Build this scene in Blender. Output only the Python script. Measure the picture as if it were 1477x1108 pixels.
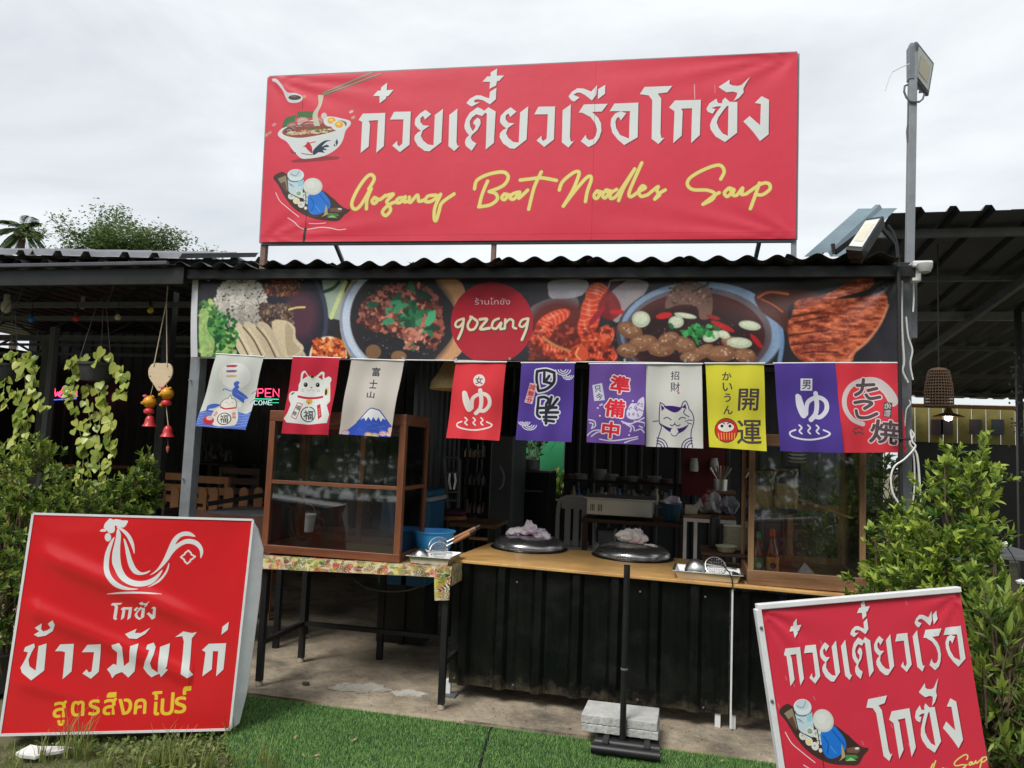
import bpy, bmesh, math, random
import numpy as np
from mathutils import Vector, Matrix
from math import radians, sin, cos, pi, tan, atan2, sqrt
random.seed(7); rng = np.random.default_rng(7)
for _o in list(bpy.data.objects): bpy.data.objects.remove(_o)
SC = bpy.context.scene; COL = SC.collection

# ------------------------------------------------------------------ camera
CF, CPSI, CTH, CROLL = 1060.0, radians(12.7), radians(4.7), radians(2.3)
CC = Vector((0, -4.4, 1.6))
FW = Vector((-sin(CPSI)*cos(CTH), cos(CPSI)*cos(CTH), sin(CTH)))
_r0 = Vector((cos(CPSI), sin(CPSI), 0)); _u0 = _r0.cross(FW)
RT = _r0*cos(CROLL) + _u0*sin(CROLL); UP = -_r0*sin(CROLL) + _u0*cos(CROLL)
cd = bpy.data.cameras.new('camera'); cam = bpy.data.objects.new('camera', cd); COL.objects.link(cam)
_m = Matrix((RT, UP, -FW)).transposed().to_4x4(); _m.translation = CC; cam.matrix_world = _m
cd.sensor_fit = 'HORIZONTAL'; cd.sensor_width = 36; cd.lens = 36*CF/1477; cd.clip_start = .05; cd.clip_end = 3000
SC.camera = cam

# ------------------------------------------------------------------ daylight: bright overcast
SUN_EL, SUN_AZ = radians(52), radians(205)     # azimuth: from +Y clockwise
W = bpy.data.worlds.new("World"); SC.world = W; W.use_nodes = True
nt = W.node_tree; nt.nodes.clear(); N = nt.nodes; L = nt.links
sky = N.new('ShaderNodeTexSky'); sky.sky_type = 'NISHITA'; sky.sun_disc = False
sky.sun_elevation = SUN_EL; sky.sun_rotation = SUN_AZ; sky.air_density = 1.2; sky.dust_density = 3.0
tc = N.new('ShaderNodeTexCoord')
mp = N.new('ShaderNodeMapping'); mp.inputs['Scale'].default_value = (1, 1, 2.6); L.new(tc.outputs['Generated'], mp.inputs[0])
n1 = N.new('ShaderNodeTexNoise'); n1.inputs['Scale'].default_value = 2.1; n1.inputs['Detail'].default_value = 7; n1.inputs['Roughness'].default_value = .55; n1.inputs['Distortion'].default_value = .35
L.new(mp.outputs[0], n1.inputs['Vector'])
rp = N.new('ShaderNodeValToRGB'); e = rp.color_ramp.elements
e[0].position = .34; e[0].color = (4.0, 4.2, 4.5, 1); e[1].position = .64; e[1].color = (5.75, 6.0, 6.05, 1)
L.new(n1.outputs['Fac'], rp.inputs[0])
mx = N.new('ShaderNodeMix'); mx.data_type = 'RGBA'; mx.inputs['Factor'].default_value = .93
L.new(sky.outputs[0], mx.inputs['A']); L.new(rp.outputs[0], mx.inputs['B'])
bg = N.new('ShaderNodeBackground'); bg.inputs['Strength'].default_value = .09; L.new(mx.outputs['Result'], bg.inputs['Color'])
wo = N.new('ShaderNodeOutputWorld'); L.new(bg.outputs[0], wo.inputs[0])
sd = bpy.data.lights.new('sun', 'SUN'); sd.energy = 1.5; sd.angle = radians(22); sd.color = (1, .97, .92)
sun = bpy.data.objects.new('sun', sd); COL.objects.link(sun); sun.location = (0, -5, 12)
_sd = Vector((sin(SUN_AZ)*cos(SUN_EL), cos(SUN_AZ)*cos(SUN_EL), sin(SUN_EL)))
sun.rotation_euler = (-_sd).to_track_quat('-Z', 'Y').to_euler()
SC.view_settings.view_transform = 'Standard'; SC.view_settings.look = 'None'
SC.view_settings.gamma = 1; SC.view_settings.use_curve_mapping = False
SC.view_settings.exposure = .98
SC.cycles.max_bounces = 7; SC.cycles.transparent_max_bounces = 28

# ------------------------------------------------------------------ picture point -> world point
def ray(px, py): return (FW*CF + RT*(px-738.5) - UP*(py-554.0)).normalized()
def P(px, py, Y=0.0):
    d = ray(px, py); t = (Y-CC.y)/d.y; return CC + d*t
def G(px, py, z=0.0):
    d = ray(px, py); t = (z-CC.z)/d.z; return CC + d*t
def PL(px, py, o, n):
    d = ray(px, py); t = (o-CC).dot(n)/d.dot(n); return CC + d*t
def PX(p):
    d = Vector(p)-CC; z = d.dot(FW); return (738.5+CF*d.dot(RT)/z, 554-CF*d.dot(UP)/z)

# ------------------------------------------------------------------ materials
MATS = {}
def mat(name, col, rough=.6, metal=0, var=.12, vs=6, bump=0, bs=40, spec=.5, alpha=1, trans=0, emit=None, es=0, coat=0, col2=None, stretch=(1,1,1), detail=5, attr=None, sub=0, dirt=0, dcol=(.12,.1,.07), mud=0):
    if name in MATS: return MATS[name]
    m = bpy.data.materials.new(name); m.use_nodes = True; t = m.node_tree; b = t.nodes['Principled BSDF']; MATS[name] = m
    c = tuple(col)+(1,)
    b.inputs['Roughness'].default_value = rough; b.inputs['Metallic'].default_value = metal
    b.inputs['Specular IOR Level'].default_value = spec; b.inputs['Alpha'].default_value = alpha
    b.inputs['Transmission Weight'].default_value = trans; b.inputs['Coat Weight'].default_value = coat
    tc = t.nodes.new('ShaderNodeTexCoord'); mp = t.nodes.new('ShaderNodeMapping'); mp.inputs['Scale'].default_value = stretch
    t.links.new(tc.outputs['Object'], mp.inputs[0])
    no = t.nodes.new('ShaderNodeTexNoise'); no.inputs['Scale'].default_value = vs; no.inputs['Detail'].default_value = detail; no.inputs['Roughness'].default_value = .65
    t.links.new(mp.outputs[0], no.inputs['Vector'])
    r = t.nodes.new('ShaderNodeValToRGB')
    lo = tuple(max(0, x*(1-var)) for x in col)+(1,); hi = (tuple(col2)+(1,)) if col2 else tuple(min(1, x*(1+var)) for x in col)+(1,)
    if col2: lo = c
    r.color_ramp.elements[0].position = .3; r.color_ramp.elements[0].color = lo
    r.color_ramp.elements[1].position = .7; r.color_ramp.elements[1].color = hi
    t.links.new(no.outputs['Fac'], r.inputs[0]); out = r.outputs[0]
    if attr:
        a = t.nodes.new('ShaderNodeAttribute'); a.attribute_name = attr
        x = t.nodes.new('ShaderNodeMix'); x.data_type = 'RGBA'; x.blend_type = 'MULTIPLY'; x.inputs['Factor'].default_value = 1
        t.links.new(out, x.inputs['A']); t.links.new(a.outputs['Color'], x.inputs['B']); out = x.outputs['Result']
    if dirt:
        n2 = t.nodes.new('ShaderNodeTexNoise'); n2.inputs['Scale'].default_value = vs*.37; n2.inputs['Detail'].default_value = 8; n2.inputs['Roughness'].default_value = .75
        t.links.new(tc.outputs['Object'], n2.inputs['Vector'])
        q = t.nodes.new('ShaderNodeMapRange'); q.inputs['From Min'].default_value = .47; q.inputs['From Max'].default_value = .66; q.inputs['To Max'].default_value = dirt
        t.links.new(n2.outputs['Fac'], q.inputs['Value'])
        x = t.nodes.new('ShaderNodeMix'); x.data_type = 'RGBA'; x.inputs['B'].default_value = tuple(dcol)+(1,)
        t.links.new(q.outputs[0], x.inputs['Factor']); t.links.new(out, x.inputs['A']); out = x.outputs['Result']
    if mud:
        n3 = t.nodes.new('ShaderNodeTexNoise'); n3.inputs['Scale'].default_value = 14; n3.inputs['Detail'].default_value = 8; n3.inputs['Roughness'].default_value = .8
        t.links.new(tc.outputs['Object'], n3.inputs['Vector']); sx = t.nodes.new('ShaderNodeSeparateXYZ'); t.links.new(tc.outputs['Object'], sx.inputs[0])
        h = t.nodes.new('ShaderNodeMapRange'); h.inputs['From Min'].default_value = 0; h.inputs['From Max'].default_value = mud; h.inputs['To Min'].default_value = .22; h.inputs['To Max'].default_value = -.12; t.links.new(sx.outputs[2], h.inputs['Value'])
        ad = t.nodes.new('ShaderNodeMath'); t.links.new(n3.outputs['Fac'], ad.inputs[0]); t.links.new(h.outputs[0], ad.inputs[1])
        q = t.nodes.new('ShaderNodeMapRange'); q.inputs['From Min'].default_value = .58; q.inputs['From Max'].default_value = .8; t.links.new(ad.outputs[0], q.inputs['Value'])
        q.inputs['To Max'].default_value = .45; x = t.nodes.new('ShaderNodeMix'); x.data_type = 'RGBA'; x.inputs['B'].default_value = (.13,.105,.07,1)
        t.links.new(q.outputs[0], x.inputs['Factor']); t.links.new(out, x.inputs['A']); out = x.outputs['Result']
    t.links.new(out, b.inputs['Base Color'])
    rr = t.nodes.new('ShaderNodeMapRange'); rr.inputs['To Min'].default_value = max(0, rough-.08); rr.inputs['To Max'].default_value = min(1, rough+.12)
    t.links.new(no.outputs['Fac'], rr.inputs['Value']); t.links.new(rr.outputs[0], b.inputs['Roughness'])
    if bump:
        nb = t.nodes.new('ShaderNodeTexNoise'); nb.inputs['Scale'].default_value = bs; nb.inputs['Detail'].default_value = 6
        t.links.new(mp.outputs[0], nb.inputs['Vector'])
        bp = t.nodes.new('ShaderNodeBump'); bp.inputs['Strength'].default_value = bump; bp.inputs['Distance'].default_value = .01
        t.links.new(nb.outputs['Fac'], bp.inputs['Height']); t.links.new(bp.outputs[0], b.inputs['Normal'])
    if emit: b.inputs['Emission Color'].default_value = tuple(emit)+(1,); b.inputs['Emission Strength'].default_value = es
    if sub: b.inputs['Subsurface Weight'].default_value = sub; b.inputs['Subsurface Radius'].default_value = (.02,.03,.01)
    return m

def leafmat(name, c1, c2, rough=.42):
    """leaf: diffuse + a little light through, tint per leaf from the attribute 'tint'"""
    if name in MATS: return MATS[name]
    m = bpy.data.materials.new(name); m.use_nodes = True; t = m.node_tree; b = t.nodes['Principled BSDF']; MATS[name] = m
    a = t.nodes.new('ShaderNodeAttribute'); a.attribute_name = 'tint'
    x = t.nodes.new('ShaderNodeMix'); x.data_type = 'RGBA'; x.inputs['A'].default_value = tuple(c1)+(1,); x.inputs['B'].default_value = tuple(c2)+(1,)
    t.links.new(a.outputs['Fac'], x.inputs['Factor'])
    t.links.new(x.outputs['Result'], b.inputs['Base Color']); b.inputs['Roughness'].default_value = rough; b.inputs['Specular IOR Level'].default_value = .45
    tr = t.nodes.new('ShaderNodeBsdfTranslucent'); t.links.new(x.outputs['Result'], tr.inputs['Color'])
    ms = t.nodes.new('ShaderNodeMixShader'); ms.inputs[0].default_value = .3
    t.links.new(b.outputs[0], ms.inputs[1]); t.links.new(tr.outputs[0], ms.inputs[2]); t.links.new(ms.outputs[0], t.nodes['Material Output'].inputs[0])
    return m

def glassmat(name, tint=(.985,.992,.99), op=.12, rough=.03, smear=.1):
    """thin pane: mostly see-through, fresnel reflection, a film of dust"""
    if name in MATS: return MATS[name]
    m = bpy.data.materials.new(name); m.use_nodes = True; t = m.node_tree; t.nodes.remove(t.nodes['Principled BSDF']); MATS[name] = m
    tr = t.nodes.new('ShaderNodeBsdfTransparent'); tr.inputs[0].default_value = tuple(tint)+(1,)
    gl = t.nodes.new('ShaderNodeBsdfGlossy'); gl.inputs['Roughness'].default_value = rough
    df = t.nodes.new('ShaderNodeBsdfDiffuse'); df.inputs[0].default_value = (.5,.5,.47,1)
    fr = t.nodes.new('ShaderNodeFresnel'); fr.inputs[0].default_value = 1.5
    mr = t.nodes.new('ShaderNodeMapRange'); mr.inputs['To Min'].default_value = op; mr.inputs['To Max'].default_value = 1.0
    t.links.new(fr.outputs[0], mr.inputs['Value'])
    m1 = t.nodes.new('ShaderNodeMixShader'); t.links.new(mr.outputs[0], m1.inputs[0]); t.links.new(tr.outputs[0], m1.inputs[1]); t.links.new(gl.outputs[0], m1.inputs[2])
    tc = t.nodes.new('ShaderNodeTexCoord'); no = t.nodes.new('ShaderNodeTexNoise'); no.inputs['Scale'].default_value = 5; no.inputs['Detail'].default_value = 8; no.inputs['Roughness'].default_value = .7
    t.links.new(tc.outputs['Object'], no.inputs['Vector'])
    q = t.nodes.new('ShaderNodeMapRange'); q.inputs['From Min'].default_value = .4; q.inputs['From Max'].default_value = .8; q.inputs['To Max'].default_value = smear
    t.links.new(no.outputs['Fac'], q.inputs['Value'])
    m2 = t.nodes.new('ShaderNodeMixShader'); t.links.new(q.outputs[0], m2.inputs[0]); t.links.new(m1.outputs[0], m2.inputs[1]); t.links.new(df.outputs[0], m2.inputs[2])
    t.links.new(m2.outputs[0], t.nodes['Material Output'].inputs[0])
    return m

# ------------------------------------------------------------------ objects
WM = {}
def tag(o, label=None, cat=None, group=None, kind=None):
    if label: o['label'] = label
    if cat: o['category'] = cat
    if group: o['group'] = group
    if kind: o['kind'] = kind
    return o
def thing(name, label, cat, loc=(0,0,0), group=None, rz=0):
    o = bpy.data.objects.new(name, None); COL.objects.link(o); o.empty_display_size = .1
    o.location = loc; o.rotation_euler = (0,0,rz)
    WM[o] = Matrix.Translation(Vector(loc)) @ Matrix.Rotation(rz, 4, 'Z')
    return tag(o, label, cat, group)
class MB:
    def __init__(s): s.v = []; s.f = []; s.uv = None; s.t = None
    def add(s, vs, fs):
        n = len(s.v); s.v += [tuple(map(float, v)) for v in vs]; s.f += [tuple(i+n for i in f) for f in fs]; return s
    def box(s, x0, x1, y0, y1, z0, z1):
        return s.add([(x0,y0,z0),(x1,y0,z0),(x1,y1,z0),(x0,y1,z0),(x0,y0,z1),(x1,y0,z1),(x1,y1,z1),(x0,y1,z1)],
                     [(0,3,2,1),(4,5,6,7),(0,1,5,4),(1,2,6,5),(2,3,7,6),(3,0,4,7)])
    def obox(s, c, ux, uy, uz):
        """box from centre and three half-vectors"""
        c = Vector(c); ux = Vector(ux); uy = Vector(uy); uz = Vector(uz)
        return s.add([c+a*ux+b*uy+d*uz for d in (-1,1) for a, b in ((-1,-1),(1,-1),(1,1),(-1,1))],
                     [(0,3,2,1),(4,5,6,7),(0,1,5,4),(1,2,6,5),(2,3,7,6),(3,0,4,7)])
    def bar(s, a, b, w, h=None, up=(0,0,1)):
        """square section bar from a to b"""
        a = Vector(a); b = Vector(b); h = h or w; d = (b-a); l = d.length; d.normalize(); up = Vector(up)
        if abs(d.dot(up)) > .95: up = Vector((0,1,0))
        x = d.cross(up).normalized(); y = x.cross(d)
        return s.obox((a+b)/2, x*w/2, y*h/2, d*l/2)
    def tube(s, pts, r, n=8, cap=True):
        pts = [Vector(p) for p in pts]; k = len(pts); rr = r if hasattr(r, '__len__') else [r]*k
        base = len(s.v); x = None
        for i, p in enumerate(pts):
            d = (pts[min(i+1,k-1)]-pts[max(i-1,0)]); 
            if d.length < 1e-9: d = Vector((0,0,1))
            d.normalize()
            if x is None:
                x = d.cross(Vector((0,0,1)))
                if x.length < .1: x = d.cross(Vector((0,1,0)))
            else: x = x - d*x.dot(d)
            x.normalize(); y = d.cross(x)
            for j in range(n):
                a = 2*pi*j/n; s.v.append(tuple(p + (x*cos(a)+y*sin(a))*rr[i]))
        for i in range(k-1):
            for j in range(n):
                a = base+i*n+j; b = base+i*n+(j+1)%n; s.f.append((a, b, b+n, a+n))
        if cap: s.f.append(tuple(base+j for j in range(n))[::-1]); s.f.append(tuple(base+(k-1)*n+j for j in range(n)))
        return s
    def lathe(s, prof, c=(0,0,0), n=20, sx=1, sy=1, axis=None):
        base = len(s.v); c = Vector(c)
        R = (Vector((0,0,1)).rotation_difference(Vector(axis).normalized()).to_matrix() if axis else Matrix.Identity(3))
        for r, z in prof:
            for j in range(n):
                a = 2*pi*j/n; s.v.append(tuple(c + R @ Vector((r*cos(a)*sx, r*sin(a)*sy, z))))
        for i in range(len(prof)-1):
            for j in range(n):
                a = base+i*n+j; b = base+i*n+(j+1)%n; s.f.append((a, b, b+n, a+n))
        if prof[0][0] > 1e-5: s.f.append(tuple(base+j for j in range(n))[::-1])
        if prof[-1][0] > 1e-5: s.f.append(tuple(base+(len(prof)-1)*n+j for j in range(n)))
        return s
    def prism(s, pts, o, ux, uy, t):
        """closed 2D outline pts extruded by vector t; o origin, ux uy axes"""
        o = Vector(o); ux = Vector(ux); uy = Vector(uy); t = Vector(t); n = len(pts)
        v = [o+ux*a+uy*b for a, b in pts]; v += [p+t for p in v]
        return s.add(v, [tuple(range(n))[::-1], tuple(range(n, 2*n))] + [(i, (i+1)%n, n+(i+1)%n, n+i) for i in range(n)])
    def build(s, name, m, parent=None, smooth=False, bevel=0, origin='base'):
        me = bpy.data.meshes.new(name)
        v = np.array(s.v, dtype=np.float64)
        c = Vector(((v[:,0].min()+v[:,0].max())/2, (v[:,1].min()+v[:,1].max())/2, v[:,2].min()))
        v -= np.array(c)
        me.from_pydata(v.tolist(), [], s.f)
        if s.uv is not None:
            ul = me.uv_layers.new(name='UVMap'); idx = np.empty(len(me.loops), dtype=np.int32); me.loops.foreach_get('vertex_index', idx)
            ul.data.foreach_set('uv', np.array(s.uv, dtype=np.float32)[idx].ravel())
        if s.t is not None:
            at = me.attributes.new('tint', 'FLOAT', 'POINT'); at.data.foreach_set('value', np.array(s.t, dtype=np.float32))
        me.materials.append(m)
        o = bpy.data.objects.new(name, me); COL.objects.link(o); o.location = c
        if parent is not None:
            o.parent = parent; o.matrix_parent_inverse = WM[parent].inverted()
        WM[o] = Matrix.Translation(c)
        if smooth: me.polygons.foreach_set('use_smooth', [True]*len(me.polygons))
        if bevel:
            b = o.modifiers.new('bevel', 'BEVEL'); b.width = bevel; b.segments = 2; b.limit_method = 'ANGLE'; b.angle_limit = radians(40)
        if smooth and smooth != 'all':
            try: me.set_sharp_from_angle(angle=radians(42))
            except Exception: pass
        me.update(); return o
def one(mb, name, m, label, cat, group=None, kind=None, **k):
    return tag(mb.build(name, m, **k), label, cat, group, kind)
def struct(mb, name, m, **k): return tag(mb.build(name, m, **k), kind='structure')
def copytree(o, loc=None, rz=None, label=None, parent=None):
    c = o.copy(); COL.objects.link(c)
    if parent is not None: c.parent = parent
    if loc is not None: c.location = loc
    if rz is not None: c.rotation_euler = (0,0,rz)
    if label: c['label'] = label
    for ch in list(o.children): copytree(ch, parent=c)
    return c

def corr(mb, o, u, v, n, per, amp, kind='sine', k=8, phase=0, flat=.62, nv=1, sag=None):
    """ribbed metal sheet: o corner, u vector across the ribs, v vector along them, n normal"""
    o = Vector(o); u = Vector(u); v = Vector(v); n = Vector(n).normalized(); Lu = u.length; uh = u.normalized()
    xs = []
    if kind == 'sine':
        m_ = max(2, int(Lu/per*k)); xs = [(Lu*i/m_, amp*(.5+.5*sin(2*pi*(Lu*i/m_)/per+phase))) for i in range(m_+1)]
    else:
        x = -phase; xs = []
        prof = [(0,0),(per*flat,0),(per*(flat+.1),amp),(per*.9,amp),(per*1.0,0)]
        while x < Lu:
            for a, b in prof[:-1]:
                if 0 <= x+a <= Lu: xs.append((x+a, b))
            x += per
        if not xs or xs[0][0] > 0: xs.insert(0, (0, 0))
        xs.append((Lu, xs[-1][1]))
    b = len(mb.v); t = n*.0012
    vs = []
    for j in range(nv+1):
        for x, h in xs:
            vs.append(o+uh*x+v*(j/nv)+n*h)
    m_ = len(xs); fs = [(j*m_+i, j*m_+i+1, (j+1)*m_+i+1, (j+1)*m_+i) for j in range(nv) for i in range(m_-1)]
    q = len(vs); vs2 = [p-t for p in vs]; fs2 = [tuple(q+i for i in f[::-1]) for f in fs]
    side = [(i, q+i, q+i+1, i+1) for i in range(m_-1)] + [(nv*m_+i+1, q+nv*m_+i+1, q+nv*m_+i, nv*m_+i) for i in range(m_-1)]
    mb.add(vs+vs2, fs+fs2+side); return mb

def sheet(quad, nu, nv, disp=None, crop=None):
    """grid on a quad TL,TR,BR,BL with uv; disp(u,v) metres towards the viewer"""
    TL, TR, BR, BL = [Vector(q) for q in quad]; mb = MB(); nrm = (TR-TL).cross(BL-TL).normalized()
    if nrm.y > 0: nrm = -nrm
    uv = []
    for j in range(nv+1):
        b = j/nv
        for i in range(nu+1):
            a = i/nu; p = (TL*(1-a)+TR*a)*(1-b)+(BL*(1-a)+BR*a)*b
            if disp: p = p+nrm*disp(a, b)
            mb.v.append(tuple(p)); uv.append((a, 1-b))
    w = nu+1
    for j in range(nv):
        for i in range(nu): mb.f.append((j*w+i, (j+1)*w+i, (j+1)*w+i+1, j*w+i+1))
    mb.uv = uv; return mb

# ------------------------------------------------------------------ canvas: flat print drawn by code
def homog(src, dst):
    A = []
    for (x, y), (u, v) in zip(src, dst):
        A.append([x,y,1,0,0,0,-u*x,-u*y,-u]); A.append([0,0,0,x,y,1,-v*x,-v*y,-v])
    return np.linalg.svd(np.array(A, float))[2][-1].reshape(3,3)
def affine(src, dst):
    A = np.array([[x,y,1] for x, y in src], float); B = np.array(dst, float)
    X = np.linalg.lstsq(A, B, rcond=None)[0]; return np.array([[*X[:,0]],[*X[:,1]],[0,0,1]])
def view(off, sc): return np.array([[1/sc,0,off[0]],[0,1/sc,off[1]],[0,0,1]])
def cat_(pts, n=6, closed=False):
    p = np.array(pts, float); k = len(p)
    if k < 3: return p
    g = (lambda i: p[i % k]) if closed else (lambda i: p[min(max(i,0),k-1)])
    out = []
    for i in range(k if closed else k-1):
        p0, p1, p2, p3 = g(i-1), g(i), g(i+1), g(i+2)
        for j in range(n):
            t = j/n; out.append(.5*((2*p1)+(-p0+p2)*t+(2*p0-5*p1+4*p2-p3)*t*t+(-p0+3*p1-3*p2+p3)*t**3))
    if not closed: out.append(p[-1])
    return np.array(out)
def fbm(H, Wd, cell, oc=4, seed=0, ay=1.0):
    r = np.random.default_rng(seed); out = np.zeros((H, Wd)); a = 1; s = 0
    for _ in range(oc):
        gh = int(H/(cell*ay))+3; gw = int(Wd/cell)+3; g = r.random((gh, gw))
        y = np.arange(H)/(cell*ay); x = np.arange(Wd)/cell; yi = y.astype(int); xi = x.astype(int)
        fy = (y-yi)[:,None]; fx = (x-xi)[None]; fy = fy*fy*(3-2*fy); fx = fx*fx*(3-2*fx)
        out += a*((g[yi][:,xi]*(1-fx)+g[yi][:,xi+1]*fx)*(1-fy)+(g[yi+1][:,xi]*(1-fx)+g[yi+1][:,xi+1]*fx)*fy)
        s += a; a *= .5; cell = max(1.0, cell/2)
    return out/s
_gl = {}
def glyph(ch, bold=0):
    if (ch, bold) in _gl: return _gl[(ch, bold)]
    c = bpy.data.curves.new('g', 'FONT'); c.body = ch; c.resolution_u = 4
    o = bpy.data.objects.new('g', c); COL.objects.link(o)
    me = o.evaluated_get(bpy.context.evaluated_depsgraph_get()).to_mesh()
    co = np.array([v.co[:2] for v in me.vertices]); cnt = {}
    for p in me.polygons:
        vs = list(p.vertices)
        for i in range(len(vs)):
            k = tuple(sorted((vs[i], vs[(i+1) % len(vs)]))); cnt[k] = cnt.get(k, 0)+1
    # weld by position is not needed: outline edges belong to one face
    E = np.array([k for k, n in cnt.items() if n == 1])
    bpy.data.objects.remove(o); bpy.data.curves.remove(c)
    mn = co.min(0); mxx = co.max(0)
    _gl[(ch, bold)] = (co, E, mn, mxx); return _gl[(ch, bold)]
class Cv:
    def __init__(s, quad, res, bg=(.5,.5,.5)):
        q = np.array(quad, float); w = (np.linalg.norm(q[1]-q[0])+np.linalg.norm(q[2]-q[3]))/2; h = (np.linalg.norm(q[3]-q[0])+np.linalg.norm(q[2]-q[1]))/2
        s.W = int(w*res); s.H = int(h*res); s.a = np.ones((s.H, s.W, 3))*np.array(bg)
        s.Hm = homog(quad, [(0,0),(s.W,0),(s.W,s.H),(0,s.H)]); s.T = s.Hm.copy()
    def see(s, off, sc): s.T = s.Hm @ view(off, sc); return s
    def unit(s): s.T = np.diag([s.W, s.H, 1.0]); return s
    def pix(s): s.T = np.eye(3); return s
    def tr(s, pts):
        p = np.array(pts, float).reshape(-1, 2); q = np.c_[p, np.ones(len(p))] @ s.T.T; return q[:, :2]/q[:, 2:]
    def sc(s, x, y):
        a = s.tr([(x,y),(x+1,y),(x,y+1)]); return sqrt(abs(np.cross(a[1]-a[0], a[2]-a[0])))
    def blend(s, x0, y0, m, col, alpha=1):
        h, w = m.shape; m = (m*alpha)[..., None]
        reg = s.a[y0:y0+h, x0:x0+w]; reg[:] = reg*(1-m)+np.asarray(col)*m
    def edges(s, A, B):
        """even-odd coverage of edges A->B in canvas pixels"""
        lo = np.minimum(A.min(0), B.min(0)); hi = np.maximum(A.max(0), B.max(0))
        x0 = int(max(0, math.floor(lo[0]))); x1 = int(min(s.W, math.ceil(hi[0])+1)); y0 = int(max(0, math.floor(lo[1]))); y1 = int(min(s.H, math.ceil(hi[1])+1))
        if x1 <= x0 or y1 <= y0: return None
        m = np.zeros((y1-y0, x1-x0)); K = 3
        for r in range((y1-y0)*K):
            y = y0+(r+.5)/K; c = (A[:,1] > y) != (B[:,1] > y)
            if not c.any(): continue
            a = A[c]; b = B[c]; xs = np.sort(a[:,0]+(y-a[:,1])/(b[:,1]-a[:,1])*(b[:,0]-a[:,0]))-x0
            row = m[r//K]
            for i in range(0, len(xs)-1, 2):
                l = max(0, xs[i]); q = min(x1-x0, xs[i+1])
                if q <= l: continue
                li = int(l); qi = int(q)
                if li == qi: row[li] += (q-l)/K
                else:
                    row[li] += (li+1-l)/K; row[li+1:qi] += 1/K
                    if qi < x1-x0: row[qi] += (q-qi)/K
        return x0, y0, np.clip(m, 0, 1)
    def poly(s, pts, col, alpha=1, smooth=0, holes=(), tex=None):
        A = []; B = []
        for c in [pts]+list(holes):
            c = cat_(c, smooth, True) if smooth else np.array(c, float)
            q = s.tr(c); A.append(q); B.append(np.roll(q, -1, 0))
        r = s.edges(np.vstack(A), np.vstack(B))
        if r is None: return
        x0, y0, m = r
        if tex is not None: col = tex(x0, y0, m.shape)
        s.blend(x0, y0, m, col, alpha)
    def ell(s, cx, cy, rx, ry, col, rot=0, alpha=1, soft=0, tex=None):
        a = np.linspace(0, 2*pi, 40, endpoint=False); c, d = cos(radians(rot)), sin(radians(rot))
        if not soft:
            return s.poly(np.c_[cx+rx*np.cos(a)*c-ry*np.sin(a)*d, cy+rx*np.cos(a)*d+ry*np.sin(a)*c], col, alpha, tex=tex)
        k = s.sc(cx, cy); (X, Y), = s.tr([(cx, cy)]); rx *= k; ry *= k; R = max(rx, ry)*(1+soft)
        x0 = int(max(0, X-R)); x1 = int(min(s.W, X+R+1)); y0 = int(max(0, Y-R)); y1 = int(min(s.H, Y+R+1))
        if x1 <= x0 or y1 <= y0: return
        gx, gy = np.meshgrid(np.arange(x0, x1)-X, np.arange(y0, y1)-Y); u = (gx*c+gy*d)/rx; v = (-gx*d+gy*c)/ry
        s.blend(x0, y0, np.clip((1+soft-np.hypot(u, v))/(2*soft), 0, 1), col, alpha)
    def stroke(s, pts, w, col, alpha=1, smooth=6, closed=False, nib=None):
        p = cat_(pts, smooth, closed) if smooth and len(pts) > 2 else np.array(pts, float)
        if closed: p = np.vstack([p, p[:1]])
        k = s.sc(*p[0]); q = s.tr(p); r = w*k/2
        offs = [np.zeros(2)]
        if nib is not None:
            nv = np.array(nib)*k; r = max(.6, r); offs = [nv*t for t in np.linspace(-1, 1, 9)]
        ex = r+2+(0 if nib is None else np.abs(nv).max()); lo = q.min(0)-ex; hi = q.max(0)+ex
        x0 = int(max(0, lo[0])); x1 = int(min(s.W, hi[0]+1)); y0 = int(max(0, lo[1])); y1 = int(min(s.H, hi[1]+1))
        if x1 <= x0 or y1 <= y0: return
        m = np.zeros((y1-y0, x1-x0))
        for of in offs:
            for a, b in zip(q[:-1]+of, q[1:]+of):
                l = np.minimum(a, b)-r-1; h = np.maximum(a, b)+r+2
                u0 = int(max(x0, l[0])); u1 = int(min(x1, h[0]+1)); v0 = int(max(y0, l[1])); v1 = int(min(y1, h[1]+1))
                if u1 <= u0 or v1 <= v0: continue
                gx, gy = np.meshgrid(np.arange(u0, u1)+.5, np.arange(v0, v1)+.5); d = b-a; L2 = max(1e-9, d@d)
                t = np.clip(((gx-a[0])*d[0]+(gy-a[1])*d[1])/L2, 0, 1)
                ds = np.hypot(gx-a[0]-t*d[0], gy-a[1]-t*d[1]); sub = m[v0-y0:v1-y0, u0-x0:u1-x0]
                np.maximum(sub, np.clip(r-ds+.5, 0, 1), out=sub)
        s.blend(x0, y0, m, col, alpha)
    def text(s, ch, cx, cy, h, col, rot=0, w=None, out=0, ocol=None, bold=0, shear=0, alpha=1):
        """glyph(s) centred at cx,cy with height h (and width w), rot degrees clockwise"""
        co, E, mn, mx_ = glyph(ch); sz = mx_-mn; k = h/sz[1]; kx = (w/sz[0]) if w else k
        p = (co-(mn+mx_)/2)*np.array([kx, -k]); p[:,0] -= p[:,1]*shear
        c, d = cos(radians(rot)), sin(radians(rot)); p = np.c_[cx+p[:,0]*c-p[:,1]*d, cy+p[:,0]*d+p[:,1]*c]
        q = s.tr(p); r = s.edges(q[E[:,0]], q[E[:,1]])
        if r is None: return
        x0, y0, m = r; S = s.sc(cx, cy)
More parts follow.
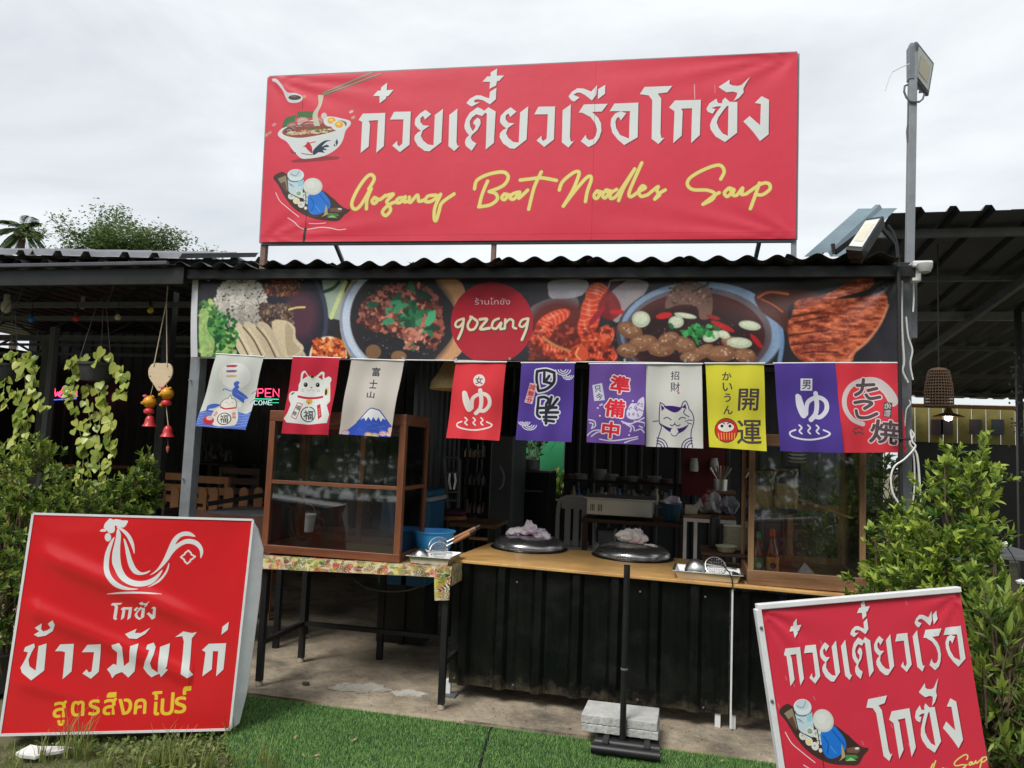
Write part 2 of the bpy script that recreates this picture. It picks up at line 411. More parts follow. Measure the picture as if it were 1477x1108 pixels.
        def grow(x0, y0, m, rad):
            n = int(math.ceil(rad)); 
            X0 = max(0, x0-n); Y0 = max(0, y0-n); X1 = min(s.W, x0+m.shape[1]+n); Y1 = min(s.H, y0+m.shape[0]+n)
            M = np.zeros((Y1-Y0+2*n, X1-X0+2*n)); M[y0-Y0+n:y0-Y0+n+m.shape[0], x0-X0+n:x0-X0+n+m.shape[1]] = m
            o = np.zeros((Y1-Y0, X1-X0))
            for dy in range(-n, n+1):
                for dx in range(-n, n+1):
                    f = min(1, max(0, rad+.5-math.hypot(dx, dy)))
                    if f > 0: np.maximum(o, f*M[n+dy:n+dy+o.shape[0], n+dx:n+dx+o.shape[1]], out=o)
            return X0, Y0, o
        if out: s.blend(*grow(x0, y0, m, (out+bold)*S), ocol, alpha)
        if bold: x0, y0, m = grow(x0, y0, m, bold*S)
        s.blend(x0, y0, m, col, alpha)
    def blur(s, k=1):
        for _ in range(k):
            for ax in (0, 1): s.a = (np.roll(s.a, 1, ax)+2*s.a+np.roll(s.a, -1, ax))/4
    def image(s, name):
        im = bpy.data.images.new(name, s.W, s.H); a = np.ones((s.H, s.W, 4), dtype=np.float32); a[..., :3] = np.clip(s.a, 0, 1)[::-1]
        im.pixels.foreach_set(a.ravel()); im.update(); im.pack(); return im
def printmat(name, cv, rough=.5, spec=.5, trans=.0, dirt=.15, weave=0, gain=1.0, coat=0):
    m = bpy.data.materials.new(name); m.use_nodes = True; t = m.node_tree; b = t.nodes['Principled BSDF']
    im = t.nodes.new('ShaderNodeTexImage'); im.image = cv.image(name); im.interpolation = 'Linear'; im.extension = 'EXTEND'
    tc = t.nodes.new('ShaderNodeTexCoord'); no = t.nodes.new('ShaderNodeTexNoise'); no.inputs['Scale'].default_value = 3; no.inputs['Detail'].default_value = 9; no.inputs['Roughness'].default_value = .7
    t.links.new(tc.outputs['Object'], no.inputs['Vector'])
    q = t.nodes.new('ShaderNodeMapRange'); q.inputs['From Min'].default_value = .3; q.inputs['From Max'].default_value = .75; q.inputs['To Min'].default_value = gain; q.inputs['To Max'].default_value = gain*(1-dirt)
    t.links.new(no.outputs['Fac'], q.inputs['Value'])
    x = t.nodes.new('ShaderNodeMix'); x.data_type = 'RGBA'; x.blend_type = 'MULTIPLY'; x.inputs['Factor'].default_value = 1
    t.links.new(im.outputs[0], x.inputs['A']); t.links.new(q.outputs[0], x.inputs['B']); t.links.new(x.outputs['Result'], b.inputs['Base Color'])
    b.inputs['Roughness'].default_value = rough; b.inputs['Specular IOR Level'].default_value = spec; b.inputs['Coat Weight'].default_value = coat; b.inputs['Coat Roughness'].default_value = .35
    nb = t.nodes.new('ShaderNodeTexNoise'); nb.inputs['Scale'].default_value = 260 if weave else 14; nb.inputs['Detail'].default_value = 3
    mpp = t.nodes.new('ShaderNodeMapping'); mpp.inputs['Scale'].default_value = (1, 1, 3 if weave else 1); t.links.new(tc.outputs['Object'], mpp.inputs[0]); t.links.new(mpp.outputs[0], nb.inputs['Vector'])
    bp = t.nodes.new('ShaderNodeBump'); bp.inputs['Strength'].default_value = .35 if weave else .25; bp.inputs['Distance'].default_value = .002 if weave else .004
    t.links.new(nb.outputs['Fac'], bp.inputs['Height']); t.links.new(bp.outputs[0], b.inputs['Normal'])
    if trans:
        tr = t.nodes.new('ShaderNodeBsdfTranslucent'); t.links.new(x.outputs['Result'], tr.inputs['Color'])
        ms = t.nodes.new('ShaderNodeMixShader'); ms.inputs[0].default_value = trans
        t.links.new(b.outputs[0], ms.inputs[1]); t.links.new(tr.outputs[0], ms.inputs[2]); t.links.new(ms.outputs[0], t.nodes['Material Output'].inputs[0])
    return m
def rgb(r, g, b): return (r/255, g/255, b/255)

# ================================================================== PRINT ART
# ---- stylised Thai lettering, outlines in two enlarged views of the big sign (A, B = A shifted)
TH_A = dict(
 ko=[(82,377),(110,336),(256,331),(246,546),(197,589),(208,378),(148,382),(157,405),(148,548),(96,590),(106,390)],
 x1=[(230,165),(268,137),(265,185),(308,183),(275,224),(262,225),(260,240),(219,270),(218,224),(177,223),(206,189),(226,187)],
 wo=[(312,325),(420,323),(412,537),(350,585),(300,543),(333,512),(333,535),(345,548),(365,530),(373,374),(285,375)],
 yo=[(445,395),(450,368),(480,335),(515,312),(552,340),(512,375),(500,352),(483,365),(482,390),(500,412),(540,415),(497,445),(485,480),(500,510),(530,535),(566,540),(575,345),(628,305),(617,520),(540,580),(510,577),(465,545),(443,505),(445,480),(465,458),(486,448),(465,432),(447,410)],
 e=[(668,345),(721,303),(714,520),(722,545),(737,540),(700,577),(662,545)],
 to=[(765,410),(775,370),(800,330),(850,295),(875,305),(893,317),(920,295),(967,322),(955,525),(902,567),(910,338),(900,330),(880,352),(842,340),(815,360),(800,385),(803,420),(820,450),(812,468),(800,478),(780,458),(766,430)],
 to2=[(868,375),(870,400),(850,440),(815,472),(806,490),(815,510),(843,528),(812,575),(775,545),(768,520),(775,495),(800,468),(830,435),(838,415),(822,398),(825,385),(850,362)],
 ii=[(778,268),(800,240),(840,218),(870,218),(905,232),(925,237),(930,195),(972,170),(968,243),(930,277),(885,250),(850,243),(828,250),(832,265),(866,262),(815,290),(800,285)],
 x2=[(935,70),(977,45),(975,92),(1021,90),(990,125),(975,127),(970,155),(927,176),(930,132),(881,131),(912,97),(934,95)])
def _sh(p, dx, dy): return [(a+dx, b+dy) for a, b in p]
_B = lambda p: _sh(p, 1343, 89.5)
LINE1 = list(TH_A.values())+[_sh(TH_A['yo'], 549, -17), _sh(TH_A['wo'], 930, -34),
 _B([(55,225),(109,186),(102,395),(108,428),(128,424),(93,466),(50,432)]),
 _B([(192,188),(346,184),(308,234),(245,237),(285,275),(303,310),(305,360),(290,405),(265,440),(222,463),(172,425),(204,383),(210,405),(225,418),(250,412),(268,390),(277,350),(265,310),(235,270),(185,243),(158,240)]),
 _B([(93,135),(115,105),(150,83),(190,85),(240,105),(278,62),(272,127),(244,163),(200,128),(170,112),(148,112),(125,125),(165,143),(130,170),(110,160)]),
 _B([(283,90),(330,62),(328,120),(282,155)]),
 _B([(388,183),(543,176),(538,400),(452,450),(410,415),(375,370),(363,320),(368,280),(395,245),(430,232),(465,245),(430,292),(418,270),(405,275),(395,300),(400,340),(425,385),(482,408),(488,232),(358,232)])]
KOZANG = [ # in view B
 [(583,75),(762,68),(728,110),(668,118),(690,150),(685,375),(692,405),(712,402),(672,443),(628,410),(632,160),(610,130),(552,122)],
 [(740,207),(778,162),(945,158),(938,385),(882,437),(888,212),(818,215),(828,232),(822,388),(767,438),(775,232)],
 [(980,215),(1000,180),(1045,150),(1055,178),(1080,180),(1084,160),(1100,143),(1130,170),(1180,172),(1178,370),(1100,430),(1040,395),(1008,350),(1003,320),(1015,285),(1050,232),(1075,200),(1050,200),(1015,210),(1040,218),(1020,248),(990,235)],
 [(1058,75),(1130,28),(1128,55),(1145,65),(1180,68),(1205,62),(1262,8),(1240,45),(1218,85),(1220,110),(1190,145),(1155,165),(1175,130),(1178,112),(1150,105),(1110,110),(1085,95)],
 [(1290,178),(1335,134),(1383,158),(1380,380),(1325,424),(1285,370),(1245,325),(1217,297),(1258,262),(1300,300),(1325,320),(1330,185)]]
KZ_HOLE = [(1090,225),(1055,275),(1047,305),(1060,340),(1085,375),(1118,390),(1122,195),(1110,200)]
def letters(cv, T0, shapes, col, shadow=None, off=5, hole=None):
    for k in ((1, 0) if shadow else (0,)):
        for i, p in enumerate(shapes):
            q = _sh(p, off*k, off*k); h = [_sh(KZ_HOLE, off*k, off*k)] if hole == i else ()
            cv.T = T0; cv.poly(q, shadow if k else col, alpha=.7 if k else 1, holes=h)
            if not k:
                pass
WHT = rgb(226,230,228); RED = rgb(222,56,78)
def boat(cv, T):
    cv.T = T; br = rgb(70,48,42)
    cv.stroke([(175,450),(230,560),(330,650),(480,770)], 10, WHT); cv.stroke([(335,785),(420,840),(500,915),(600,935),(760,910),(900,920),(1010,945),(1110,935)], 10, WHT)
    cv.stroke([(620,860),(720,862),(840,852)], 9, WHT)
    cv.poly([(140,245),(250,175),(330,210),(560,330),(800,420),(930,520),(1080,650),(1175,680),(1090,750),(1005,828),(850,820),(700,800),(540,740),(400,640),(290,500),(210,350)], br, smooth=3)
    cv.poly([(200,265),(310,220),(335,400),(330,430),(260,360)], rgb(150,135,110)); cv.poly([(230,330),(300,300),(330,440),(300,430)], rgb(95,70,58))
    cv.poly([(820,440),(960,540),(1060,650),(900,650),(860,560)], rgb(60,42,40))
    cv.poly([(330,215),(550,215),(535,430),(540,520),(420,520),(345,430)], rgb(196,218,226)); cv.ell(440,215,110,78,rgb(222,232,234)); cv.ell(440,195,85,52,rgb(200,216,222))
    cv.stroke([(335,250),(360,290),(440,305),(520,285),(550,250)], 12, rgb(70,85,100)); cv.stroke([(370,200),(440,225),(490,165)], 7, rgb(110,125,140)); cv.poly([(470,300),(540,280),(530,360),(470,370)], rgb(150,210,225))
    cv.stroke([(350,330),(400,350)], 7, rgb(90,100,110)); cv.stroke([(365,350),(420,375)], 5, rgb(90,100,110))
    for x, y, c in ((385,500,(215,220,205)),(450,560,(235,220,140)),(515,610,(225,225,215)),(590,560,(205,215,210)),(560,490,(190,190,170)),(600,510,(180,215,220)),(480,460,(120,170,120))):
        cv.ell(x, y, 46, 42, rgb(225,228,222)); cv.ell(x, y, 30, 26, rgb(*c)); cv.ell(x-6, y-4, 14, 10, rgb(250,230,130) if c[2] == 140 else rgb(170,175,160))
    cv.poly([(620,470),(780,430),(830,470),(895,560),(895,650),(800,720),(700,745),(630,720),(600,640)], rgb(30,118,215), smooth=3)
    cv.stroke([(640,520),(680,600),(650,690)], 12, rgb(15,80,170)); cv.stroke([(760,470),(830,560),(880,620)], 12, rgb(15,80,170)); cv.stroke([(700,620),(760,700)], 8, rgb(90,165,240))
    cv.ell(668,368,130,114,rgb(206,210,204)); cv.ell(660,360,112,96,rgb(220,222,214)); cv.ell(645,345,60,48,rgb(228,230,224))
    cv.stroke([(340,450),(560,560)], 10, rgb(40,32,32), smooth=0); cv.stroke([(575,450),(575,620),(580,760),(575,930)], 9, rgb(45,38,38), smooth=0); cv.stroke([(570,930),(548,1095)], 34, rgb(45,38,38), smooth=0)
    cv.ell(572,655,22,22,rgb(235,225,215))
    cv.poly([(845,605),(865,680),(870,740),(780,775),(820,740)], rgb(180,165,120)); cv.poly([(880,720),(1000,730),(1030,760),(860,775)], rgb(70,140,75)); cv.poly([(860,780),(1000,785),(930,750)], rgb(150,205,140))
    cv.poly([(900,660),(1000,650),(1070,690),(1020,715),(900,700)], rgb(120,85,70)); cv.ell(1030,668,30,12,rgb(225,220,215))
def noodles(cv):
    cv.see((380,90), 6.925); g = rgb(60,130,70)
    cv.poly([(280,990),(420,955),(640,945),(770,950),(760,975),(600,990),(420,1005),(300,1008)], rgb(120,40,50), alpha=.7)
    for a, b in (((1120,100),(600,320)),((1180,125),(610,335))): cv.stroke([a, b], 24, rgb(125,100,85), smooth=0); cv.stroke([(a[0],a[1]-5), (b[0],b[1]-5)], 8, rgb(180,160,135), smooth=0)
    cv.poly([(95,175),(130,170),(180,215),(245,305),(330,315),(395,345),(395,385),(350,410),(270,408),(235,370),(200,290),(140,215),(100,195)], rgb(214,220,218), smooth=4)
    cv.ell(322,360,64,24,rgb(70,55,55)); cv.ell(310,352,30,8,rgb(120,105,100)); cv.ell(415,350,20,16,rgb(200,150,90)); cv.stroke([(398,390),(402,470)], 6, rgb(120,40,40))
    cv.poly([(150,720),(190,670),(260,640),(600,560),(700,550),(800,570),(870,590),(880,630),(830,690),(800,790),(740,870),(620,940),(440,970),(370,955),(300,880),(240,800),(175,760)], rgb(222,226,224), smooth=3)
    cv.poly([(200,690),(300,640),(600,600),(800,590),(835,640),(700,700),(500,745),(350,760),(220,735)], rgb(150,70,55), smooth=3)
    for i in range(14): cv.stroke([(200+i*8,660-i*3),(215+i*9,600-i*4),(240+i*7,560-i*2)], 8, (g if i%2 else rgb(30,100,50)))
    for i in range(16): cv.stroke([(345+i*10,560),(355+i*10,500)], 9, (g if i%2 else rgb(35,105,55)))
    for x, y, w, h, c in ((300,640,60,35,(170,110,105)),(400,590,60,36,(200,160,150)),(470,625,80,30,(155,85,80)),(560,590,50,40,(190,120,110)),(360,650,50,20,(130,70,65)),(265,690,42,36,(95,60,60)),(615,545,30,34,(215,205,200))):
        cv.ell(x, y, w, h, rgb(*c)); cv.stroke([(x-w*.6,y),(x,y-h*.4),(x+w*.6,y)], 5, rgb(225,205,195))
    for i in range(70):
        x = 230+random.random()*430; y = 735-random.random()*40-(x-230)*.06; cv.stroke([(x,y),(x+22,y-12+random.random()*16),(x+45,y)], 6, rgb(*[(222,205,160),(190,165,110),(235,225,195)][i%3]))
    for i in range(40): cv.ell(450+random.random()*200, 650+random.random()*50, 7, 5, rgb(50,110,55))
    for k in range(9): cv.stroke([(555+k*6,335),(560+k*3,430),(505+k*5,530),(520+k*6,640)], 8, rgb(*[(225,220,200),(185,175,150)][k%2]))
    for x, y in ((690,590),(765,630)): cv.ell(x-10,y+10,70,50,rgb(228,230,226)); cv.ell(x,y,42,32,rgb(235,170,50)); cv.ell(x-5,y-6,22,15,rgb(250,210,110))
    # cockerel on the bowl
    cv.poly([(400,855),(430,830),(455,800),(490,850),(495,915),(450,880),(425,850)], rgb(200,30,50), smooth=3); cv.stroke([(460,815),(525,800)], 9, rgb(200,40,55))
    cv.poly([(500,920),(510,880),(560,830),(600,800),(640,785),(685,790),(640,800),(590,850),(640,830),(665,850),(610,860),(645,880),(600,885),(620,910),(560,905),(520,930)], rgb(35,45,75), smooth=3)
    cv.stroke([(390,915),(440,925),(500,930)], 6, rgb(35,45,75)); cv.poly([(745,770),(755,810),(735,845),(728,800)], rgb(35,60,80)); cv.poly([(715,815),(730,850),(710,840)], rgb(35,60,80)); cv.poly([(275,870),(310,915),(290,915)], rgb(35,45,75)); cv.ell(322,912,10,8,rgb(35,45,75))
    for x, y, c in ((115,630,(205,150,150)),(70,712,(190,150,120)),(885,500,(220,190,180)),(905,558,(215,170,130)),(35,735,(200,160,130))): cv.ell(x, y, 24, 14, rgb(*c), rot=-30)
GOZ = [[(600,740),(627,690),(610,668),(580,690),(540,750),(515,812),(530,840),(560,820),(605,745)],[(612,738),(592,790),(588,838)],
 [(628,782),(616,800),(626,812),(642,798),(632,784),(655,792),(682,772)],[(680,775),(722,765),(690,800),(700,820),(708,845),(685,872),(668,852),(700,818),(742,800)],
 [(775,782),(748,786),(736,804),(756,806),(782,778),(776,802),(798,800)],[(802,780),(806,806),(842,770),(850,800),(880,792)],
 [(935,770),(895,775),(882,800),(912,800),(958,766)],[(958,768),(930,830),(926,885),(936,895),(950,850),(965,808),(1025,764)],
 [(1192,700),(1165,765),(1150,825)],[(1127,738),(1140,695),(1200,665),(1270,655),(1295,680),(1270,722),(1200,752)],[(1200,752),(1232,762),(1240,790),(1205,818),(1148,828)],
 [(1275,764),(1262,782),(1276,792),(1292,772),(1278,764),(1305,770)],[(1345,755),(1315,765),(1305,785),(1325,788),(1352,755),(1348,785),(1392,745)],[(1460,655),(1425,730),(1397,840)],[(1355,695),(1400,690),(1460,684),(1535,697)]]
GOZ2 = [[(165,745),(180,705),(225,665),(255,652),(262,670),(230,750),(185,825)],[(185,825),(250,740),(305,680),(325,688),(305,750),(295,802)],
 [(352,750),(336,773),(350,787),(366,765),(352,750),(378,756)],[(397,745),(380,770),(392,784),(410,762),(397,745),(420,750)],[(450,742),(422,760),(420,786),(448,775),(495,708),(540,640)],[(540,640),(485,735),(460,797)],
 [(575,610),(535,700),(512,760),(522,778),(560,752)],[(560,752),(592,735),(578,724),(560,750),(572,776),(605,768)],[(605,768),(655,728),(650,748),(664,768),(640,790)],[(640,790),(662,762),(692,744)],
 [(968,690),(985,650),(960,620),(890,640),(820,680),(802,715),(830,742),(900,745),(938,762),(925,792),(880,815)],[(880,815),(935,772),(960,758)],
 [(1008,735),(986,758),(1000,777),(1022,755),(1008,735),(1032,742)],[(1034,745),(1028,768),(1048,770),(1076,735),(1072,766),(1095,764)],[(1160,710),(1138,775),(1115,838)],[(1095,764),(1165,716),(1205,712),(1212,740),(1175,768),(1140,766)]]
SIGN_Q = [(388,112),(1150,77),(1147,345),(376,350)]
cvs = Cv(SIGN_Q, 3.0, RED)
noodles(cvs); boat(cvs, cvs.Hm @ view((380,230), 9.231))
letters(cvs, cvs.Hm @ view((500,90), 4.476), LINE1, WHT, rgb(95,25,35), 6)
letters(cvs, cvs.Hm @ view((800,110), 4.476), KOZANG, WHT, rgb(95,25,35), 6, hole=2)
for kk in (1, 0):
    cvs.see((360,60), 3.462); 
    for s_ in GOZ: cvs.stroke(_sh(s_, 0, 0), 17+5*kk, rgb(160,120,70) if kk else rgb(240,222,128))
    cvs.see((760,60), 3.462)
    for s_ in GOZ2: cvs.stroke(s_, 17+5*kk, rgb(160,120,70) if kk else rgb(240,222,128))
cvs.see((800,110), 4.476); cvs.stroke([(903,60),(905,150)], 6, rgb(235,205,205), smooth=0, alpha=.8); cvs.stroke([(1034,65),(1036,115)], 4, rgb(235,205,205), smooth=0, alpha=.6)
cvs.unit(); cvs.stroke([(.6475,0),(.6475,1)], .0012, rgb(120,10,25), smooth=0, alpha=.45); cvs.stroke([(0,.965),(1,.965)], .002, rgb(150,15,30), smooth=0, alpha=.35)

# ---- left board
LB_Q = [(48,741),(365,750),(332,1052),(0,1060)]
LRED = rgb(216,36,42)
cvl = Cv(LB_Q, 3.0, LRED); cvl.see((130,740), 6.922)
for p_ in ([(135,150),(145,110),(165,85),(185,62),(205,55),(230,68),(255,62),(275,65),(300,68),(320,75),(375,78),(365,110),(345,140),(310,148),(275,140),(250,125),(245,140),(248,170),(235,195),(205,205),(180,195),(165,170),(155,188),(97,185),(120,162),(150,160)],
 [(262,143),(310,150),(370,190),(415,250),(440,330),(440,415),(420,360),(395,300),(360,235),(310,180)],
 [(245,240),(200,290),(155,390),(138,480),(140,570),(170,650),(240,730),(330,768),(430,772),(485,762),(400,750),(310,715),(235,655),(195,580),(188,500),(200,400),(225,310)],
 [(270,160),(295,180),(308,230),(300,330),(300,450),(320,560),(370,640),(450,680),(550,680),(640,640),(720,570),(680,650),(600,720),(490,740),(390,720),(300,660),(245,570),(217,490),(225,380),(250,280)],
 [(333,258),(355,280),(390,380),(420,480),(460,560),(520,600),(600,577),(560,612),(490,625),(430,605),(385,540),(360,440),(345,340)],
 [(783,500),(780,560),(745,630),(680,700),(570,750),(650,695),(710,640),(755,575)],
 [(590,628),(660,570),(720,480),(770,370),(810,280),(860,220),(930,188),(1000,195),(1050,240),(960,230),(895,250),(850,315),(930,270),(1000,262),(1070,285),(1115,340),(1125,400),(1098,460),(1090,380),(1040,325),(960,310),(880,350),(820,410),(780,470),(720,540),(650,600)],
 [(165,817),(280,795),(440,788),(600,797),(720,817),(440,808)]):
    cvl.poly(p_, WHT, smooth=3)
cvl.ell(178,245,32,42,WHT)
cvl.stroke([(978,378),(1002,402),(1008,420),(1045,440),(1015,465),(1000,470),(995,488),(965,512),(940,488),(935,470),(902,445),(925,425),(940,418),(945,402)], 17, WHT, smooth=0, closed=True)
letters(cvl, cvl.Hm @ view((0,730), 3.258) @ affine([(583,75),(672,443),(1325,424),(1335,134)], [(528,458),(540,541),(712,537),(722,475)]), KOZANG, WHT, hole=2)
KHAO = [[(120,665),(162,648),(165,665),(150,690),(135,725),(140,755),(168,775),(182,660),(220,648),(208,775),(150,820),(105,785),(97,762),(110,740),(125,712),(132,690),(112,685)],
 [(160,607),(185,592),(165,575),(200,553),(195,580),(205,592),(225,585),(240,575),(228,555),(252,538),(262,560),(250,590),(215,612),(180,618)],
 [(283,653),(347,650),(335,780),(293,817),(305,690),(290,685),(258,685)],
 [(410,655),(475,651),(462,782),(425,815),(385,790),(405,770),(415,785),(428,780),(440,690),(383,690)],
 [(525,655),(560,645),(575,665),(580,755),(605,735),(612,660),(650,648),(630,780),(600,810),(585,795),(570,783),(540,795),(525,813),(515,790),(500,770),(530,745),(545,750),(550,690),(528,672)],
 [(585,605),(640,580),(632,600),(660,600),(705,575),(680,605),(640,628),(605,625)],
 [(690,655),(720,645),(730,665),(722,700),(705,740),(712,765),(740,785),(750,665),(797,648),(785,755),(778,765),(790,770),(755,807),(748,790),(725,800),(710,808),(690,790),(672,765),(680,735),(695,700),(700,680),(685,675)],
 [(820,620),(860,592),(900,600),(925,595),(900,625),(890,770),(908,795),(880,810),(850,790),(862,640),(855,615)],
 [(980,650),(1063,647),(1050,770),(1015,803),(1025,685),(1000,685),(1000,690),(995,770),(950,803),(965,690),(948,680)],
 [(1045,570),(1075,547),(1070,585),(1040,608)]]
letters(cvl, cvl.Hm @ view((0,730), 3.258), KHAO, WHT, rgb(120,15,25), 3)
cvl.see((0,950), 3.6925)
for ch, x, y, h in (('ส',317,272,84),('ู',322,343,26),('ต',412,268,78),('ร',500,262,80),('ส',582,258,84),('ิ',592,196,22),('ง',664,258,80),('ค',745,256,76),('โ',832,240,122),('ป',890,243,114),('ร',960,248,84),('์',995,172,42)):
    cvl.text(ch, x, y, h, rgb(238,205,60), rot=-3, bold=3.4, shear=.12, w={'ิ':46,'์':40,'ู':34}.get(ch))

# ---- right board (bottom of it lies outside the photograph)
RB_Q = [(1096,878),(1384,853),(1455,1290),(1163,1330)]
RRED = rgb(214,50,72)
cvr = Cv(RB_Q, 3.0, RRED); VR = cvr.Hm @ view((1080,840), 3.72)
AF = lambda s, d: affine(s, d)
letters(cvr, VR @ AF([(82,377),(256,331),(197,589),(96,590),(1886,265),(1795,540),(668,345),(700,577),(268,137),(977,45)], [(168,392),(277,347),(274,572),(215,580),(1117,253),(1120,447),(520,325),(572,530),(245,187),(641,103)]), LINE1, WHT, rgb(110,15,35), 8)
letters(cvr, VR @ AF([(583,75),(762,68),(672,443),(1325,424),(1335,134),(882,437),(767,438)], [(640,630),(748,615),(752,978),(1122,893),(1085,640),(885,945),(818,962)]), KOZANG, WHT, rgb(110,15,35), 8, hole=2)
boat(cvr, VR @ AF([(145,245),(665,370),(440,190),(1170,680),(1000,825),(330,215)], [(160,710),(400,757),(290,662),(642,905),(590,985),(245,672)]))
cvr.T = VR
_T2 = VR @ AF([(575,610),(960,620),(880,815)], [(1005,968),(1165,935),(1142,1018)])
for kk in (1, 0):
    cvr.T = _T2
    for s_ in GOZ2: cvr.stroke(s_, 17+5*kk, rgb(160,110,70) if kk else rgb(240,222,128))
    for s_ in GOZ: cvr.stroke(_sh(s_, -1385, 0), 17+5*kk, rgb(160,110,70) if kk else rgb(240,222,128))
for i in range(26):
    cvr.unit(); x, y = random.random(), random.random()*.95; cvr.stroke([(x,y),(x+.004,y+.012)], .004, rgb(225,170,180), alpha=.5, smooth=0)

# ---- food banner
BN_Q = [(277.5,403),(1295,394),(1297,526),(276,515)]
cvb = Cv(BN_Q, 2.6, rgb(38,36,42)); H_, W_ = cvb.a.shape[:2]
cvb.a *= (.75+.5*fbm(H_, W_, 60, 5, 3))[..., None]
def spk(cv, n, x0, x1, y0, y1, cols, r0, r1, inside=None, asp=.6, alpha=1):
    for i in range(n):
        x = random.uniform(x0, x1); y = random.uniform(y0, y1)
        if inside and not inside(x, y): continue
        r = random.uniform(r0, r1); c = random.choice(cols); f = random.uniform(.8, 1.15)
        cv.ell(x, y, r, r*asp, tuple(min(1, q*f/255) for q in c), rot=random.uniform(0, 180), alpha=alpha)
inell = lambda cx, cy, rx, ry: (lambda x, y: ((x-cx)/rx)**2+((y-cy)/ry)**2 < 1)
cvb.see((270,390), 3.517)
cvb.poly([(710,50),(830,50),(830,260),(740,240)], rgb(150,165,150)); cvb.stroke([(720,110),(770,90),(800,60)], 16, rgb(40,60,40)); cvb.stroke([(760,240),(800,140),(835,60)], 22, rgb(190,200,140))
cvb.ell(470,250,275,330,rgb(58,62,82)); cvb.ell(465,250,258,312,rgb(36,38,50)); cvb.ell(600,230,90,120,rgb(80,48,62), soft=.3)
spk(cvb, 500, 400, 600, 50, 130, [(120,60,40),(170,110,60),(60,30,25),(90,40,30)], 3, 9, inell(500,90,100,60))
for i in range(900):
    x = random.uniform(140,420); y = random.uniform(45,290)
    if ((x-285)/140)**2+((y-190)/165)**2 < 1:
        f = .75+.25*random.random(); g_ = 1-.25*max(0, (y-150)/150); cvb.ell(x, y, 14, 4.5, (.86*f*g_, .83*f*g_, .78*f*g_), rot=random.uniform(0,180))
spk(cvb, 260, 390, 560, 170, 270, [(110,90,80),(85,65,60),(140,115,95),(60,45,42)], 5, 14); cvb.stroke([(540,200),(580,190),(622,188)], 10, rgb(215,190,120))
for k, (x, w) in enumerate(((230,60),(300,70),(370,75),(450,95))):
    cvb.poly([(x,285),(x+60,275),(x+130+w*.5,430),(x+110+w*.4,450),(x+60,450)], rgb(205-8*k,190-8*k,160-6*k), smooth=3); cvb.stroke([(x,290),(x+50,350),(x+95,440)], 7, rgb(90,70,55)); cvb.stroke([(x+30,300),(x+70,360),(x+110,430)], 10, rgb(225,212,180), alpha=.6)
cvb.poly([(450,262),(520,255),(570,290),(575,345),(618,400),(520,445),(470,350)], rgb(200,185,155), smooth=3); cvb.poly([(520,275),(560,300),(560,360),(600,405),(530,430)], rgb(150,130,105), smooth=3, alpha=.5)
for i in range(260):
    x = random.uniform(70,250); y = random.uniform(160,440)
    if x < 80+ (y-160)*.55+60 and x < 260: cvb.ell(x, y, random.uniform(8,22), random.uniform(5,14), rgb(*random.choice([(60,120,50),(90,150,70),(40,95,45),(150,185,100),(185,205,130),(120,165,85)])), rot=random.uniform(0,180), alpha=.85)
spk(cvb, 150, 100, 280, 200, 400, [(45,110,55),(30,80,45),(70,140,70)], 6, 14, inell(200,310,85,95))
cvb.poly([(70,210),(120,215),(110,300),(150,360),(130,440),(75,440)], rgb(175,200,125), smooth=3, alpha=.75)
cvb.ell(745,440,100,105,rgb(225,205,170)); cvb.ell(742,445,86,92,rgb(150,60,35)); spk(cvb, 220, 670, 830, 350, 450, [(190,80,40),(220,120,60),(120,40,25),(235,150,90)], 6, 16)
cvb.ell(1130,250,328,335,rgb(176,142,106)); cvb.ell(1118,250,312,300,rgb(120,140,175)); cvb.ell(1122,250,305,290,rgb(205,212,222), alpha=.75); cvb.ell(1130,245,272,262,rgb(44,38,42)); cvb.poly([(1300,50),(1420,50),(1460,150),(1460,360),(1380,462),(1290,462),(1390,330),(1400,200)], rgb(190,140,100), smooth=4)
cvb.ell(1130,250,262,250,rgb(34,32,38), soft=.1)
spk(cvb, 800, 900, 1330, 70, 440, [(110,55,45),(150,80,65),(85,40,35),(180,110,90),(60,30,30)], 8, 22, lambda x, y: abs((y-60)-(1200-x)*-.3-150)<160 and ((x-1130)/240)**2+((y-260)/210)**2 < .9, .7)
spk(cvb, 200, 900, 1330, 70, 440, [(200,190,185),(150,140,135)], 1.5, 4, inell(1130,250,240,220))
for i in range(46):
    x = random.gauss(1150,75); y = random.gauss(230,70); cvb.ell(x, y, random.uniform(16,42), random.uniform(8,18), rgb(*random.choice([(20,80,50),(35,110,70),(15,60,45),(60,140,100)])), rot=random.uniform(0,180), alpha=.9)
cvb.poly([(1240,270),(1262,210),(1300,200),(1298,250),(1260,285)], rgb(75,165,120)); cvb.ell(980,415,40,38,rgb(120,88,62)); cvb.ell(1110,438,40,30,rgb(130,95,65)); cvb.ell(1170,330,36,42,rgb(190,120,100)); spk(cvb, 40, 1130, 1230, 290, 400, [(200,135,115),(150,85,70)], 8, 18)
